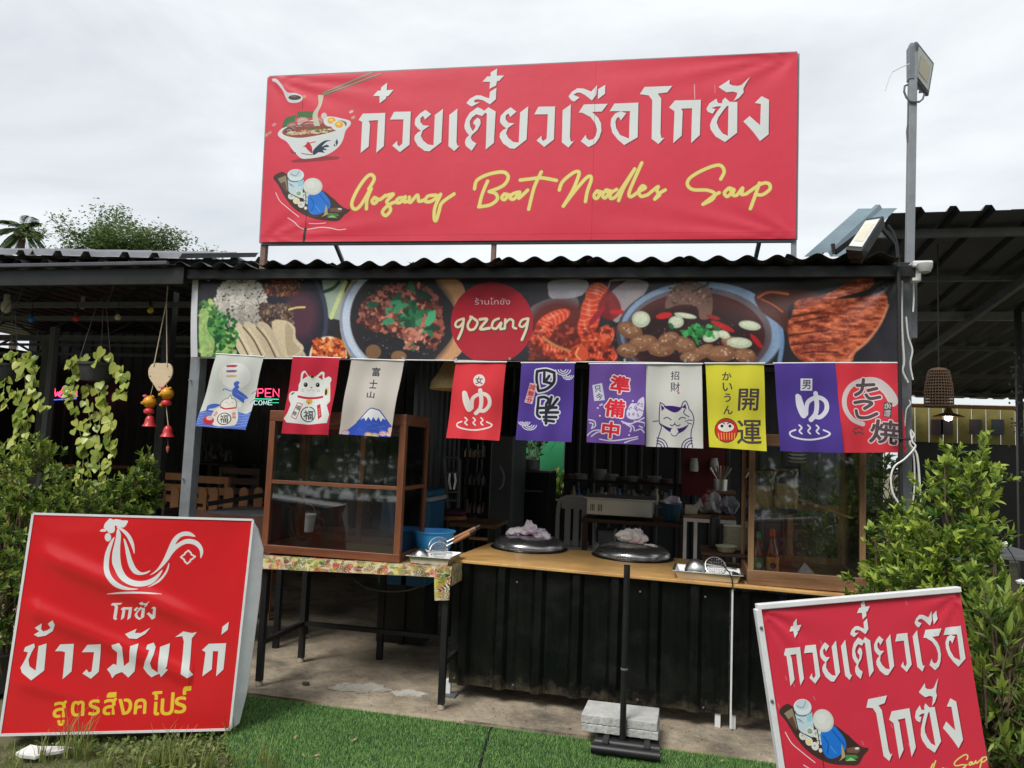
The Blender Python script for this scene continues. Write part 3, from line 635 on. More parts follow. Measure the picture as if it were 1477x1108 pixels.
# right half of banner, view 5/6
cvb.see((640,390), 4.103)
for y in range(70, 560, 12): cvb.stroke([(560,y),(850,y+6)], 3, rgb(66,66,72), smooth=0, alpha=.55)
cvb.poly([(560,230),(640,180),(760,150),(840,160),(830,240),(600,300)], rgb(105,92,98), smooth=3); cvb.poly([(690,60),(900,60),(870,150),(700,170),(670,120)], rgb(160,155,165), smooth=3); cvb.poly([(1030,60),(1230,60),(1250,120),(1100,300),(1040,270)], rgb(150,140,145), smooth=3)
cvb.ell(740,380,200,200,rgb(92,34,30), soft=.12)
def lobes(pts, base, st, w):
    for (x, y, rx, ry, ro) in pts:
        cvb.ell(x, y, rx, ry, rgb(*base), rot=ro); a = radians(ro)
        for k in range(-3, 4):
            c0 = (x+cos(a)*rx*k/4, y+sin(a)*rx*k/4); hh = ry*sqrt(max(0, 1-(k/4)**2))*.85
            cvb.stroke([(c0[0]-(-sin(a))*hh, c0[1]-cos(a)*hh),(c0[0]+cos(a)*10, c0[1]+sin(a)*10),(c0[0]+(-sin(a))*hh, c0[1]+cos(a)*hh)], w, rgb(*st), alpha=.8)
        cvb.ell(x-rx*.1, y-ry*.3, rx*.5, ry*.2, rgb(255,190,160), rot=ro, alpha=.35, soft=.5)
lobes([(700,290,110,45,-25),(640,370,90,50,-50),(960,150,80,70,-70),(920,260,120,60,95),(900,360,95,55,80),(960,430,110,55,-30),(880,480,120,50,-20),(1010,380,50,50,0),(1000,500,80,45,10),(700,480,90,40,20)], (196,66,42), (240,130,95), 7)
cvb.poly([(1040,70),(1130,60),(1060,110),(1010,160)], rgb(70,30,35)); cvb.poly([(1020,120),(1080,170),(1100,250),(1030,300),(960,230)], rgb(120,30,35), smooth=3, alpha=.9)
spk(cvb, 260, 560, 1080, 330, 550, [(110,30,22),(80,20,18),(150,50,30),(215,90,60)], 6, 22, alpha=.6); cvb.stroke([(640,400),(720,450),(800,480)], 16, rgb(180,120,70)); cvb.ell(868,495,40,48,rgb(200,80,50)); cvb.stroke([(850,460),(835,500),(860,530)], 9, rgb(235,160,110))
# blue bowl
cvb.see((960,380), 3.821)
cvb.ell(225,390,450,290,rgb(70,72,80)); cvb.ell(235,380,440,280,rgb(128,150,180)); cvb.ell(215,395,398,262,rgb(100,92,100)); cvb.ell(205,400,372,240,rgb(78,42,42)); cvb.ell(190,430,350,200,rgb(44,26,28), soft=.2)
cvb.stroke([(600,240),(650,330),(668,430),(655,540)], 24, rgb(110,140,180), alpha=.9)
for (x, y, rx, ry, ro) in ((-150,370,70,45,20),(-80,440,80,45,-10),(20,470,75,45,0),(140,450,70,45,20),(245,490,65,35,-30),(340,500,80,45,0),(60,420,60,40,-20),(470,510,60,40,10),(-160,480,60,40,0),(180,520,60,30,0),(400,440,60,35,20)):
    cvb.ell(x, y, rx, ry, rgb(118,80,58), rot=ro); cvb.ell(x-8, y-10, rx*.75, ry*.6, rgb(150,108,80), rot=ro, alpha=.8, soft=.3); spk(cvb, 16, x-rx*.7, x+rx*.7, y-ry*.6, y+ry*.6, [(205,180,160),(90,55,40),(225,210,195)], 2, 6)
cvb.poly([(40,240),(60,170),(130,105),(220,105),(290,160),(290,290),(230,310),(210,240),(120,230),(60,250)], rgb(112,84,74), smooth=3); spk(cvb, 80, 60, 290, 110, 230, [(150,120,105),(80,58,52)], 4, 10); cvb.stroke([(185,158),(265,120)], 12, rgb(60,48,48), smooth=0)
for (x, y, rx, ry, ro, c) in ((35,290,45,18,-10,(185,35,35)),(350,350,70,16,25,(170,30,35)),(530,430,50,14,50,(165,30,35)),(300,300,40,12,15,(140,40,40)),(-330,290,70,16,-50,(150,30,50)),(-220,270,40,14,0,(180,40,40))): cvb.ell(x, y, rx, ry, rgb(*c), rot=ro)
for (x, y, rx, ry, ro) in ((100,325,42,34,0),(150,290,62,15,10),(440,440,68,30,5),(495,345,60,26,10),(290,405,48,30,-20),(355,395,36,22,20),(-90,310,50,45,0)): cvb.ell(x, y, rx, ry, rgb(176,186,160), rot=ro); cvb.ell(x, y-4, rx*.7, ry*.6, rgb(208,214,190), rot=ro, alpha=.7)
for i in range(40): cvb.ell(random.gauss(215,45), random.gauss(375,22), random.uniform(10,24), random.uniform(6,14), rgb(*random.choice([(40,130,60),(25,100,50),(70,160,90)])), rot=random.uniform(0,180))
spk(cvb, 90, -330, 560, 330, 545, [(235,235,230),(210,200,190)], 1.5, 4, inell(190,440,350,150))
# grilled pork
cvb.poly([(520,190),(560,150),(660,145),(820,150),(860,180),(700,240),(720,400),(640,330),(560,270)], rgb(80,42,34), smooth=3, alpha=.9); cvb.stroke([(540,190),(600,160),(700,170)], 14, rgb(170,95,65)); cvb.stroke([(560,200),(620,230),(670,270)], 10, rgb(165,85,60))
def pork(pts, seed):
    def tx(x0, y0, sh):
        n = fbm(sh[0], sh[1], 26, 5, seed, .35); f = np.clip((n-.32)*2.4, 0, 1)[..., None]; s2 = np.clip((fbm(sh[0], sh[1], 4, 3, seed+9)-.60)*2.6, 0, .6)[..., None]
        c = np.array(rgb(108,38,26))*(1-f)+np.array(rgb(216,116,76))*f; return c*(1-s2)+np.array(rgb(235,180,145))*s2
    cvb.poly(pts, None, smooth=3, tex=tx)
pork([(730,240),(760,200),(900,170),(1050,90),(1150,80),(1130,140),(960,195),(880,240),(780,270)], 5)
pork([(700,330),(715,300),(740,240),(850,200),(950,200),(1050,190),(1150,170),(1210,165),(1230,230),(1200,320),(1130,420),(1060,490),(1030,548),(900,550),(780,540),(720,480),(700,400)], 8)
for (a, b) in (((720,300),(800,270)),((730,330),(860,290)),((705,400),(850,370)),((715,450),(900,430)),((770,500),(900,490))): cvb.stroke([a, ((a[0]+b[0])/2, a[1]-12), (b[0]+60, b[1])], 9, rgb(60,22,18), alpha=.75)
cvb.stroke([(1230,230),(1190,330),(1120,430),(1040,500),(1020,548)], 16, rgb(215,140,105), alpha=.7)
cvb.stroke([(700,548),(870,420),(1000,330)], 3, rgb(70,60,60), alpha=.4)
cvb.blur(5); cvb.a = np.clip(cvb.a*1.08, 0, 1)
cvb.a *= (.93+.16*fbm(H_, W_, 3, 2, 41))[..., None]
# round badge
cvb.see((640,390), 4.103)
cvb.ell(334,312,247,243,rgb(176,22,44)); cvb.text('ร้านโกชัง', 338, 182, 40, rgb(224,200,206), w=212, bold=1.0)
for kk in (1, 0):
    o = 6*kk; c = rgb(70,60,60) if kk else rgb(226,214,180)
    for s_, w in (([(160,285),(125,300),(115,325),(135,335),(160,310),(165,285)],14),([(165,290),(155,350),(132,405)],16),([(215,275),(190,320),(200,350),(230,345),(248,310),(235,290),(205,275)],15),([(205,270),(240,300)],9),([(262,290),(305,290),(265,345),(320,342)],17),([(375,285),(345,300),(335,335),(360,345),(390,310),(385,345),(405,345)],15),([(415,290),(412,345)],15),([(415,315),(440,290),(462,300),(462,335),(480,345)],14),([(550,285),(515,295),(500,325),(520,335),(545,310),(552,288)],14),([(552,288),(540,350),(515,412)],16)):
        cvb.stroke(_sh(s_, o, o), w, c)
cvb.unit(); 
wl = rgb(206,208,212); cvb.poly([(0,0),(.0105,0),(.0118,1),(0,1)], wl)
cvb.stroke([(0,.003),(1,.003)], .003, rgb(190,190,195), smooth=0); 
for i in range(13): cvb.ell(.03+i*.079, .012, .0013, .010, rgb(210,212,214)); cvb.ell(.03+i*.079, .988, .0015, .012, rgb(220,222,224))

# ---- ten hanging cloths
FQ = [[(312.6,510.8),(380.3,515.1),(359,620.3),(287.9,615.2)],[(423,515),(490.6,517),(477,627.7),(408.5,625.4)],[(506.8,518),(582.8,520.8),(565.7,631),(489,626)],
 [(657,522.8),(729.7,522.8),(720.9,635.7),(643.7,631.8)],[(752.6,524),(829,524),(825.2,638),(746,635)],[(850.8,525.3),(930.8,525.3),(930,642),(846,638)],
 [(931.3,525.3),(1012.3,525.3),(1014.2,647),(931.3,644)],[(1017.6,524.7),(1102,524.7),(1105.8,651),(1022.8,645)],[(1116.5,524.7),(1204.5,524),(1215,653.5),(1124.3,650.9)],[(1205,524),(1295.5,524),(1306.8,652.7),(1215.6,653)]]
PUR = rgb(84,62,148); FRED = rgb(214,58,70)
from math import inf
def s2(c): return c
fl = []
blu = rgb(74,104,196); lb = rgb(140,165,225)
# 1 cat in waves
c = Cv(FQ[0], 4, rgb(205,208,202)); c.see((280,510), 9.236)
c.ell(560,290,200,170,rgb(222,224,220)); c.stroke([(385,170),(390,430)], 22, rgb(215,205,180), smooth=0, alpha=.5)
for y, q in ((165,(165,45,65)),(232,(120,70,120)),(297,(205,160,120))): c.poly([(445,y-12),(530,y-18),(590,y-12),(592,y),(560,y+15),(450,y+14)], rgb(*q), alpha=.85)
c.poly([(110,790),(200,760),(220,690),(300,660),(370,680),(300,720),(230,740),(300,760),(600,770),(700,800),(790,770),(740,1015),(75,970)], blu, smooth=3)
for i in range(12): y = 780+i*18; c.stroke([(100,y+20),(220,y),(330,y+26),(560,y+10),(770,y-10)], 5, lb if i%2 else rgb(225,230,240), alpha=.8)
c.poly([(520,520),(540,450),(560,440),(545,390),(590,360),(625,380),(605,410),(620,440),(600,470),(660,520),(715,580),(670,600),(660,650),(600,600),(540,560)], blu, smooth=3); c.stroke([(400,480),(420,460),(500,490),(530,480)], 12, blu); c.stroke([(580,520),(640,560),(690,590)], 6, lb)
c.stroke([(830,490),(780,510),(760,530)], 7, blu); c.stroke([(830,600),(780,615),(745,650)], 7, blu)
wc = rgb(232,228,218); bk = rgb(40,40,50)
c.poly([(270,830),(310,740),(370,700),(370,660),(420,600),(470,590),(495,540),(520,590),(555,600),(590,640),(625,640),(630,700),(590,720),(600,830),(580,930),(520,965),(300,960)], wc, smooth=3); c.stroke([(370,690),(375,650),(420,600),(470,585),(500,540),(520,590),(560,600),(580,660),(575,710)], 6, bk)
c.stroke([(375,705),(440,730),(570,715)], 20, rgb(200,50,60)); c.text('福', 432, 868, 110, bk, bold=2); c.stroke([(432+88*cos(a), 868+80*sin(a)) for a in np.linspace(0,2*pi,24)], 10, bk, smooth=0)
c.stroke([(440,645),(455,640)],5,bk); c.stroke([(520,645),(535,640)],5,bk); c.stroke([(470,660),(485,668),(500,660)],4,rgb(200,80,90)); c.ell(240,890,62,62,rgb(205,60,70)); c.ell(250,860,36,30,rgb(235,200,200)); c.text('招財', 318, 800, 34, rgb(190,50,60), rot=-60); c.text('開運', 550, 820, 40, rgb(190,50,60), rot=85); fl.append((c, 'pale grey hanging cloth printed with a white lucky cat in blue waves'))
# 2 white cat on red
c = Cv(FQ[1], 4, rgb(200,44,66)); c.see((400,510), 9.233); W2 = rgb(226,230,226)
c.poly([(140,918),(150,800),(190,680),(165,620),(165,540),(200,500),(280,500),(285,420),(310,370),(320,270),(350,235),(385,235),(425,300),(500,310),(570,250),(610,240),(632,260),(628,330),(690,305),(728,330),(728,370),(715,400),(728,640),(690,690),(700,930)], W2, smooth=2)
c.poly([(338,345),(350,280),(372,250),(410,300),(380,320)], rgb(200,44,66)); c.poly([(540,310),(600,268),(602,350),(570,330)], rgb(200,44,66)); c.stroke([(612,350),(608,440),(600,560)], 5, rgb(200,205,205)); c.poly([(440,295),(500,300),(490,340),(460,350)], rgb(215,200,120)); c.ell(468,308,22,14,rgb(50,40,25))
for x in (382,532): c.ell(x,415,26,30,rgb(60,55,25)); c.ell(x+2,412,15,19,rgb(25,22,15)); c.ell(x-6,405,6,7,rgb(240,240,230))
c.ell(452,450,12,9,rgb(215,70,90)); c.stroke([(400,490),(425,492),(450,478),(475,494),(495,488)], 4, rgb(215,120,130))
for x in (340,540):
    for y in (480,500): c.stroke([(x-15,y),(x+22,y+2)], 4, rgb(110,110,110))
c.stroke([(292,572),(380,590),(480,592),(612,578)], 30, rgb(200,44,66)); c.ell(430,640,40,36,rgb(225,170,70)); c.stroke([(425,640),(422,675)], 6, rgb(90,60,20)); c.poly([(185,545),(205,520),(240,515),(200,548)], bk); c.poly([(640,450),(700,450),(700,560),(640,560)], rgb(235,205,140)); c.ell(662,515,18,44,rgb(50,60,45))
c.poly([(285,655),(350,675),(270,875),(205,845)], W2); c.stroke([(285,655),(350,675),(270,875),(205,845)], 9, rgb(200,50,65), smooth=0, closed=True); c.text('福', 292, 720, 60, bk, rot=18, bold=2); c.text('寿', 250, 800, 60, bk, rot=18, bold=2)
c.poly([(535,690),(590,672),(632,840),(578,885)], rgb(200,44,66)); c.text('千万両', 585, 780, 34, W2, rot=75, bold=1)
c.stroke([(425+92*cos(a), 810+98*sin(a)) for a in np.linspace(-1.4,4.6,26)], 12, rgb(40,45,45), smooth=0); c.text('福', 428, 820, 120, rgb(40,45,45), bold=3); fl.append((c, 'red hanging cloth printed with a white beckoning cat'))
# 3 mountain
c = Cv(FQ[2], 4, rgb(206,198,190)); c.see((270,390), 3.517)
for ch, y in (('富',515),('士',577),('山',632)): c.text(ch, 958-(y-515)*.18, y, 44 if ch != '山' else 32, rgb(48,50,66), rot=4, bold=1.2, w=42)
c.poly([(775,835),(860,770),(930,708),(945,700),(968,706),(985,712),(1048,800),(1040,848)], rgb(58,88,190)); c.poly([(880,758),(930,708),(945,700),(968,706),(985,712),(1015,760),(1000,752),(990,770),(980,745),(968,765),(955,745),(945,765),(930,745),(915,765),(905,748)], rgb(235,235,235)); c.stroke([(860,770),(930,708),(945,700),(968,706),(985,712),(1048,800)], 5, rgb(60,80,160), smooth=0)
for x, y, q in ((930,835,(235,205,150)),(960,838,(240,215,160)),(1000,828,(230,190,200)),(1035,830,(240,200,170)),(800,822,(215,190,215)),(1045,808,(240,210,170))): c.ell(x, y, 20, 13, rgb(*q)); c.stroke([(x-18,y),(x,y-12),(x+18,y)], 3, rgb(200,120,110))
for i in range(20): x = random.uniform(860,1040); y = random.uniform(775,840); c.stroke([(x,y),(x+12,y-4),(x+26,y+3)], 3, rgb(110,140,220), alpha=.5)
fl.append((c, 'beige hanging cloth with a blue snow capped mountain'))
def onsen(c, col, dx, dy, k, pt):
    Q = lambda p: [(dx+(x-180)*k, dy+(y-780)*k) for x, y in p]
    c.stroke(Q([(122,720),(128,770),(150,820),(165,800)]), 24*k, col); c.stroke(Q([(128,725),(150,790)]), 26*k, col)
    c.stroke(Q([(165,810),(175,750),(225,725),(265,745),(270,790),(240,825),(205,822)]), 22*k, col); c.stroke(Q([(215,705),(222,760),(215,810),(190,840)]), 24*k, col)
    for x in (135,180,225): c.stroke(Q([(x-6,868),(x+6,882),(x-6,898),(x+6,912)]), 9*k, col)
    c.stroke(Q([(110,892),(82,905),(90,925),(140,940),(200,942),(265,928),(284,910),(255,893)]), 9*k, col)
# 4
c = Cv(FQ[3], 4, rgb(222,62,70)); c.see((640,390), 4.103); c.ell(212,648,34,35,rgb(238,225,220)); c.text('女', 212, 648, 44, rgb(60,50,55), bold=1); onsen(c, rgb(240,228,222), 184, 780, 1, 0); fl.append((c, 'bright red hanging cloth with a small round mark above a steaming bath sign'))
# 5
c = Cv(FQ[4], 4, PUR); c.see((600,520), 4.262); W5 = rgb(222,222,232); D5 = rgb(45,45,58)
S5 = [[(745,70),(742,115),(752,180)],[(745,66),(800,60),(850,75)],[(850,75),(848,130),(805,172),(755,185)],[(790,75),(788,130)],[(795,130),(840,142)],[(820,95),(795,128)],
 [(755,225),(790,222),(815,238),(800,265)],[(752,228),(750,260),(745,325),(762,345)],[(745,290),(860,285)],[(765,318),(870,315)],[(785,345),(860,345)],[(800,265),(800,385)],[(832,222),(812,300)],[(868,232),(825,290)],[(790,365),(845,372)]]
for w, q in ((34,W5),(17,D5)):
    for s_ in S5: c.stroke(s_, w, q)
c.poly([(702,135),(745,142),(715,265),(668,255)], rgb(225,190,195)); c.text('営業中', 706, 200, 36, rgb(205,50,60), rot=105, bold=1.5)
for x, y, r in ((905,55,46),(935,90,34),(670,375,32),(700,395,42)):
    for k in (1,.66,.33): c.stroke([(x+r*k*cos(a), y+r*k*.75*sin(a)) for a in np.linspace(.1,pi-.1,10)], 6, W5, smooth=0)
fl.append((c, 'violet hanging cloth with upside down black characters outlined in white'))
# 6
c = Cv(FQ[5], 4, rgb(112,82,160)); c.see((840,520), 8.524); W6 = rgb(214,210,228)
for pts in ([(60,920),(130,860),(240,850)],[(110,930),(180,880),(250,870)],[(80,720),(150,740),(160,800),(110,830)],[(90,760),(130,770),(120,810)],[(480,740),(600,770),(760,700)],[(500,760),(620,800),(640,860)],[(540,780),(600,820),(590,870)],[(640,740),(760,760),(770,800)],[(660,860),(720,840),(760,880)],[(700,800),(740,820)],[(210,965),(350,985),(560,960),(680,935)],[(520,1010),(600,980),(680,960)]): c.stroke(pts, 15, W6)
c.poly([(540,640),(560,700),(640,720),(740,670),(760,450),(700,470),(660,520),(600,520),(560,580)], W6, smooth=3)
for i in range(26): x = random.uniform(560,750); y = random.uniform(480,680); c.stroke([(x,y),(x+14,y-10),(x+20,y+8)], 7, rgb(112,82,160))
for x, y in ((190,575),(215,672),(575,915),(620,490),(220,540),(240,530)): c.ell(x, y, 12, 11, W6)
for ch, x, y, h, w in (('準',460,290,200,230),('備',395,578,210,240),('中',345,850,200,200)): c.text(ch, x, y, h, rgb(222,48,66), rot=6, w=w, bold=9, out=13, ocol=rgb(235,228,225))
c.poly([(120,295),(240,270),(275,478),(145,490)], rgb(205,205,222)); c.text('只', 188, 340, 75, D5, rot=-6, bold=2); c.text('今', 205, 435, 80, D5, rot=-6, bold=2); fl.append((c, 'violet hanging cloth with three red characters over white wave lines'))
# 7
c = Cv(FQ[6], 4, rgb(208,208,202)); c.see((840,520), 8.524); PP = (.24,.13,.42)
c.text('招', 1138, 185, 105, D5, bold=1.5); c.text('財', 1140, 325, 115, D5, bold=1.5); c.ell(1180,400,14,12,rgb(210,60,60))
for pts in ([(955,515),(945,640),(945,760),(970,820),(930,950),(910,1060)],[(955,515),(1000,540),(1040,590),(1130,635),(1200,600),(1235,520),(1270,500),(1300,560),(1310,600)],[(1310,600),(1350,650),(1370,740),(1340,860),(1335,960),(1355,1070)],[(1000,715),(1040,698),(1090,730)],[(1185,725),(1220,700),(1265,710)],[(1080,790),(1100,805),(1135,785),(1170,805),(1200,790)],[(1135,785),(1135,765)],[(870,745),(930,740)],[(1265,745),(1290,740)],[(1300,730),(1350,735)],[(1290,765),(1340,780)],[(960,775),(1040,850),(1140,900),(1240,860),(1300,790)],[(1260,600),(1245,640),(1270,670),(1310,690)]): c.stroke(pts, 11, PP)
c.poly([(1000,560),(1120,560),(1200,575),(1235,560),(1190,620),(1130,640),(1060,610)], PP, smooth=2); c.poly([(965,540),(975,620),(1010,585)], PP); c.poly([(1265,530),(1225,580),(1280,595)], PP); c.poly([(960,775),(1040,850),(1140,900),(1240,860),(1300,790),(1240,820),(1140,840),(1040,815)], PP, smooth=2); c.ell(1130,875,48,44,rgb(214,214,208)); c.stroke([(1090,900),(1110,925),(1150,925),(1170,895)], 9, PP)
for x, sg in ((915,1),(1350,-1)):
    for r in (60,95,130): c.stroke([(x+sg*r*cos(a), 1075-r*.95*sin(a)) for a in np.linspace(0,pi/2,8)], 12, PP)
fl.append((c, 'pale cloth with a smiling cat drawn in violet lines'))
# 8
c = Cv(FQ[7], 4, rgb(212,206,60)); c.see((960,380), 3.821); D8 = rgb(78,66,70)
for ch, y, x in (('か',625,335),('い',685,338),('う',745,338),('ん',812,342)): c.text(ch, x, y, 46, D8, bold=1.6)
c.text('開', 455, 755, 118, D8, bold=2.5, shear=.05); c.text('運', 460, 932, 128, D8, bold=2.5)
c.ell(332,923,64,67,rgb(60,40,40)); c.ell(332,923,60,63,rgb(205,50,42)); c.ell(330,905,44,26,rgb(230,225,215)); 
for x in (308,352): c.ell(x,900,8,8,rgb(40,40,60)); c.stroke([(x-14,888),(x,880),(x+14,888)], 5, rgb(70,60,90))
for k in range(7): c.stroke([(288+k*15,938),(292+k*14,972)], 4, rgb(235,190,90))
fl.append((c, 'yellow hanging cloth with dark characters and a round red doll'))
# 9
c = Cv(FQ[8], 4, rgb(80,60,146)); c.see((960,380), 3.821); W9 = rgb(222,222,234)
c.poly([(742,634),(808,634),(808,700),(742,700)], W9); c.text('男', 775, 667, 48, D5, bold=1); onsen(c, W9, 790, 795, 1.08, 0); fl.append((c, 'violet hanging cloth with a square mark above a steaming bath sign'))
# 10
c = Cv(FQ[9], 4, rgb(220,60,74)); c.see((960,380), 3.821); G10 = rgb(92,76,82)
c.stroke([(1240,700),(1180,650),(1110,640),(1030,670),(990,730),(990,800),(1030,860),(1090,885)], 26, rgb(212,200,200)); c.poly([(1110,635),(1200,650),(1262,710),(1280,770),(1240,790),(1200,720),(1150,680),(1100,660)], rgb(212,200,200), smooth=3); c.ell(1110,750,60,80,rgb(205,190,192), alpha=.0)
T1 = [[(1060,672),(1150,668)],[(1095,640),(1085,700),(1050,725)],[(1120,700),(1165,690)],[(1110,725),(1130,745),(1180,738)],[(1045,768),(1100,760),(1138,772),(1100,800)],[(1052,812),(1065,846),(1115,850),(1162,830)]]
for w, q in ((30,rgb(225,210,212)),(18,G10)):
    for s_ in T1: c.stroke(s_, w, q)
c.text('焼', 1205, 930, 125, G10, rot=6, w=145, bold=4, out=6, ocol=rgb(228,212,214)); c.poly([(1200,765),(1248,770),(1238,852),(1192,845)], G10); c.text('名物', 1220, 808, 36, rgb(225,215,215), rot=95, bold=1)
for pts in ([(1040,915),(1065,905),(1090,915)],[(1045,940),(1070,930),(1095,942)],[(1035,925),(1050,935)]): c.stroke(pts, 7, G10)
fl.append((c, 'red hanging cloth with grey brush characters on a white ring'))
ORD = 'leftmost,second,third,fourth,fifth,sixth,seventh,eighth,ninth,tenth,eleventh,twelfth,thirteenth,fourteenth,fifteenth,sixteenth,seventeenth,eighteenth,nineteenth,twentieth,twenty first,rightmost'.split(',')

# ================================================================== MATERIALS IN USE
M_black = mat('black_painted_steel', (.010,.011,.012), .42, 0, .3, 9, dirt=.25, dcol=(.05,.045,.035))
M_ribbed = mat('black_ribbed_sheet', (.003,.004,.004), .30, 0, .5, 9, spec=.32, dirt=.35, dcol=(.03,.03,.028), stretch=(5,5,.2), bump=.12, bs=9, mud=.16)
M_wallsheet = mat('black_wall_sheet', (.030,.033,.036), .42, 0, .3, 5)
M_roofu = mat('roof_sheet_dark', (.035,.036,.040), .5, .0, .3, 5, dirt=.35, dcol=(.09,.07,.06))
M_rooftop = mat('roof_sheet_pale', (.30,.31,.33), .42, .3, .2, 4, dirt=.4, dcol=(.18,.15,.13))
M_roofblue = mat('roof_sheet_blue', (.17,.24,.28), .4, .3, .2, 4, dirt=.3, dcol=(.08,.08,.08))
M_galv = mat('galvanised_steel', (.24,.26,.28), .5, .25, .15, 12, dirt=.3, dcol=(.13,.12,.11))
M_galvd = mat('dull_steel', (.13,.14,.15), .55, .2, .2, 9, dirt=.3, dcol=(.08,.06,.05))
M_rust = mat('rusty_steel', (.13,.08,.065), .8, .1, .4, 30, col2=(.26,.17,.13))
M_steel = mat('stainless_steel', (.62,.62,.61), .34, 1, .08, 5)
M_lid = mat('dark_metal_lid', (.55,.55,.56), .26, .95, .12, 5)
M_wood = mat('red_brown_wood', (.13,.042,.018), .42, 0, .3, 3.5, stretch=(6,6,.7), bump=.06, bs=30, col2=(.25,.09,.04))
M_woodl = mat('honey_brown_wood', (.17,.085,.036), .55, 0, .3, 3.5, stretch=(7,7,.6), bump=.12, bs=30, col2=(.36,.215,.11), dirt=.5, dcol=(.10,.055,.03))
M_woodh = mat('brown_wood_rail', (.13,.06,.026), .55, 0, .3, 3.5, stretch=(.6,7,7), bump=.12, bs=30, col2=(.29,.16,.08), dirt=.5, dcol=(.09,.05,.03))
M_woodr = mat('red_brown_rail', (.12,.038,.017), .42, 0, .3, 3.5, stretch=(.7,6,6), bump=.06, bs=30, col2=(.23,.08,.036))
M_board = mat('yellow_plywood', (.56,.30,.095), .42, 0, .2, 3, stretch=(.8,5,5), bump=.04, col2=(.74,.46,.17), dirt=.6, dcol=(.26,.13,.055))
M_old = mat('dark_brown_wood', (.07,.032,.02), .55, 0, .3, 4, stretch=(1,5,5), bump=.05)
M_white = mat('white_paint', (.72,.73,.74), .5, 0, .06, 9, dirt=.3, dcol=(.4,.38,.34))
M_whitec = mat('white_cable', (.74,.74,.72), .45, 0, .05)
M_plastic = mat('grey_white_plastic', (.42,.42,.42), .45, 0, .06)
M_blue = mat('blue_plastic', (.05,.38,.85), .35, 0, .08, sub=0)
M_bluec = mat('blue_cooler_plastic', (.02,.13,.26), .4, 0, .08)
M_teal = mat('dull_blue_plastic', (.04,.13,.22), .45, 0, .1)
M_pot = mat('black_plastic_pot', (.04,.042,.046), .55, 0, .3, 20, dirt=.3, dcol=(.1,.1,.09))
M_soil = mat('soil', (.07,.045,.03), .95, 0, .4, 60, bump=.5, bs=80)
M_cloth = mat('white_rag', (.70,.67,.70), .85, 0, .06, 30, bump=.2, bs=60)
M_ragp = mat('purple_print', (.28,.06,.25), .85, 0, .3, 30)
M_red = mat('red_ceramic', (.55,.03,.035), .3, 0, .15, 12)
M_yel = mat('yellow_ceramic', (.72,.33,.015), .3, 0, .12, 12)
M_pink = mat('pink_ceramic', (.55,.10,.26), .35)
M_rope = mat('pale_rope', (.62,.52,.36), .85, 0, .2, 40)
M_heart = mat('pale_plywood_heart', (.66,.52,.34), .6, 0, .1, 8, stretch=(1,1,4))
M_conc = mat('grey_concrete_slab', (.50,.50,.485), .9, 0, .18, 14, bump=.5, bs=60, dirt=.3, dcol=(.2,.2,.18))
M_glass = glassmat('cabinet_glass', op=.04, smear=.03)
M_glassb = glassmat('cabinet_side_glass', op=.0, smear=.015)
M_wick = mat('straw_wicker', (.50,.34,.15), .8, 0, .35, 90, bump=.8, bs=110, col2=(.72,.54,.28))
M_basket = mat('dark_wicker', (.10,.06,.035), .8, 0, .4, 90, bump=.8, bs=110)
M_tan = mat('tan_wood', (.34,.15,.065), .6, 0, .2, 5, stretch=(3,3,1))
M_rubber = mat('black_rubber', (.012,.012,.013), .5, 0, .2)
M_bag = glassmat('clear_bag', op=.03, rough=.12, smear=.06)
M_noodle = mat('dry_noodles', (.70,.42,.15), .75, 0, .35, 60, bump=.8, bs=90, col2=(.88,.68,.38))
M_bottle = mat('amber_sauce_bottle', (.24,.06,.018), .12, 0, .1, spec=.7)
M_lab1 = mat('orange_label', (.85,.26,.03), .5, 0, .3, 60, col2=(.9,.55,.15))
M_lab2 = mat('green_label', (.06,.38,.12), .5, 0, .3, 60)
M_terra = mat('brown_panel', (.11,.052,.038), .45, 0, .2, 6, dirt=.3)
M_cream = mat('cream_plastic', (.52,.50,.40), .5)

def tr_(a, b): return Vector(a).lerp(Vector(b), .5)

# ================================================================== GROUND
def soilmat():
    m = mat('soil_ground', (.15,.115,.07), .95, 0, .35, 3, bump=.8, bs=25, col2=(.10,.12,.045), detail=9, dirt=.5, dcol=(.07,.055,.035)); return m
struct(sheet([(-80,120,-.03),(80,120,-.03),(80,-14,-.03),(-80,-14,-.03)], 80, 60, disp=None), 'ground', soilmat())
M_floor = mat('sandy_concrete', (.22,.17,.115), .92, 0, .25, 4.6, bump=1.0, bs=30, col2=(.46,.39,.29), detail=12, dirt=.85, dcol=(.085,.075,.062))
f_ = MB(); 
def slab():
    mb = MB(); nx, ny = 120, 40; x0, x1, y0, y1 = -7.5, 4.2, -.16, 10.6
    nz = fbm(ny+1, nx+1, 6, 4, 11)
    for j in range(ny+1):
        for i in range(nx+1):
            y = y0+(y1-y0)*(j/ny)**2; x = x0+(x1-x0)*i/nx
            if j == 0: y += (nz[0, i]-.5)*.10
            mb.v.append((x, y, (nz[j, i]-.5)*.010 - (.012 if j == 0 else 0)))
    w = nx+1
    for j in range(ny):
        for i in range(nx): mb.f.append((j*w+i, j*w+i+1, (j+1)*w+i+1, (j+1)*w+i))
    b = len(mb.v)
    for i in range(nx+1): x, y, z = mb.v[i]; mb.v.append((x, y-.004, -.05))
    for i in range(nx): mb.f.append((b+i, b+i+1, i+1, i))
    return mb
struct(slab(), 'concrete_floor', M_floor, smooth=True)
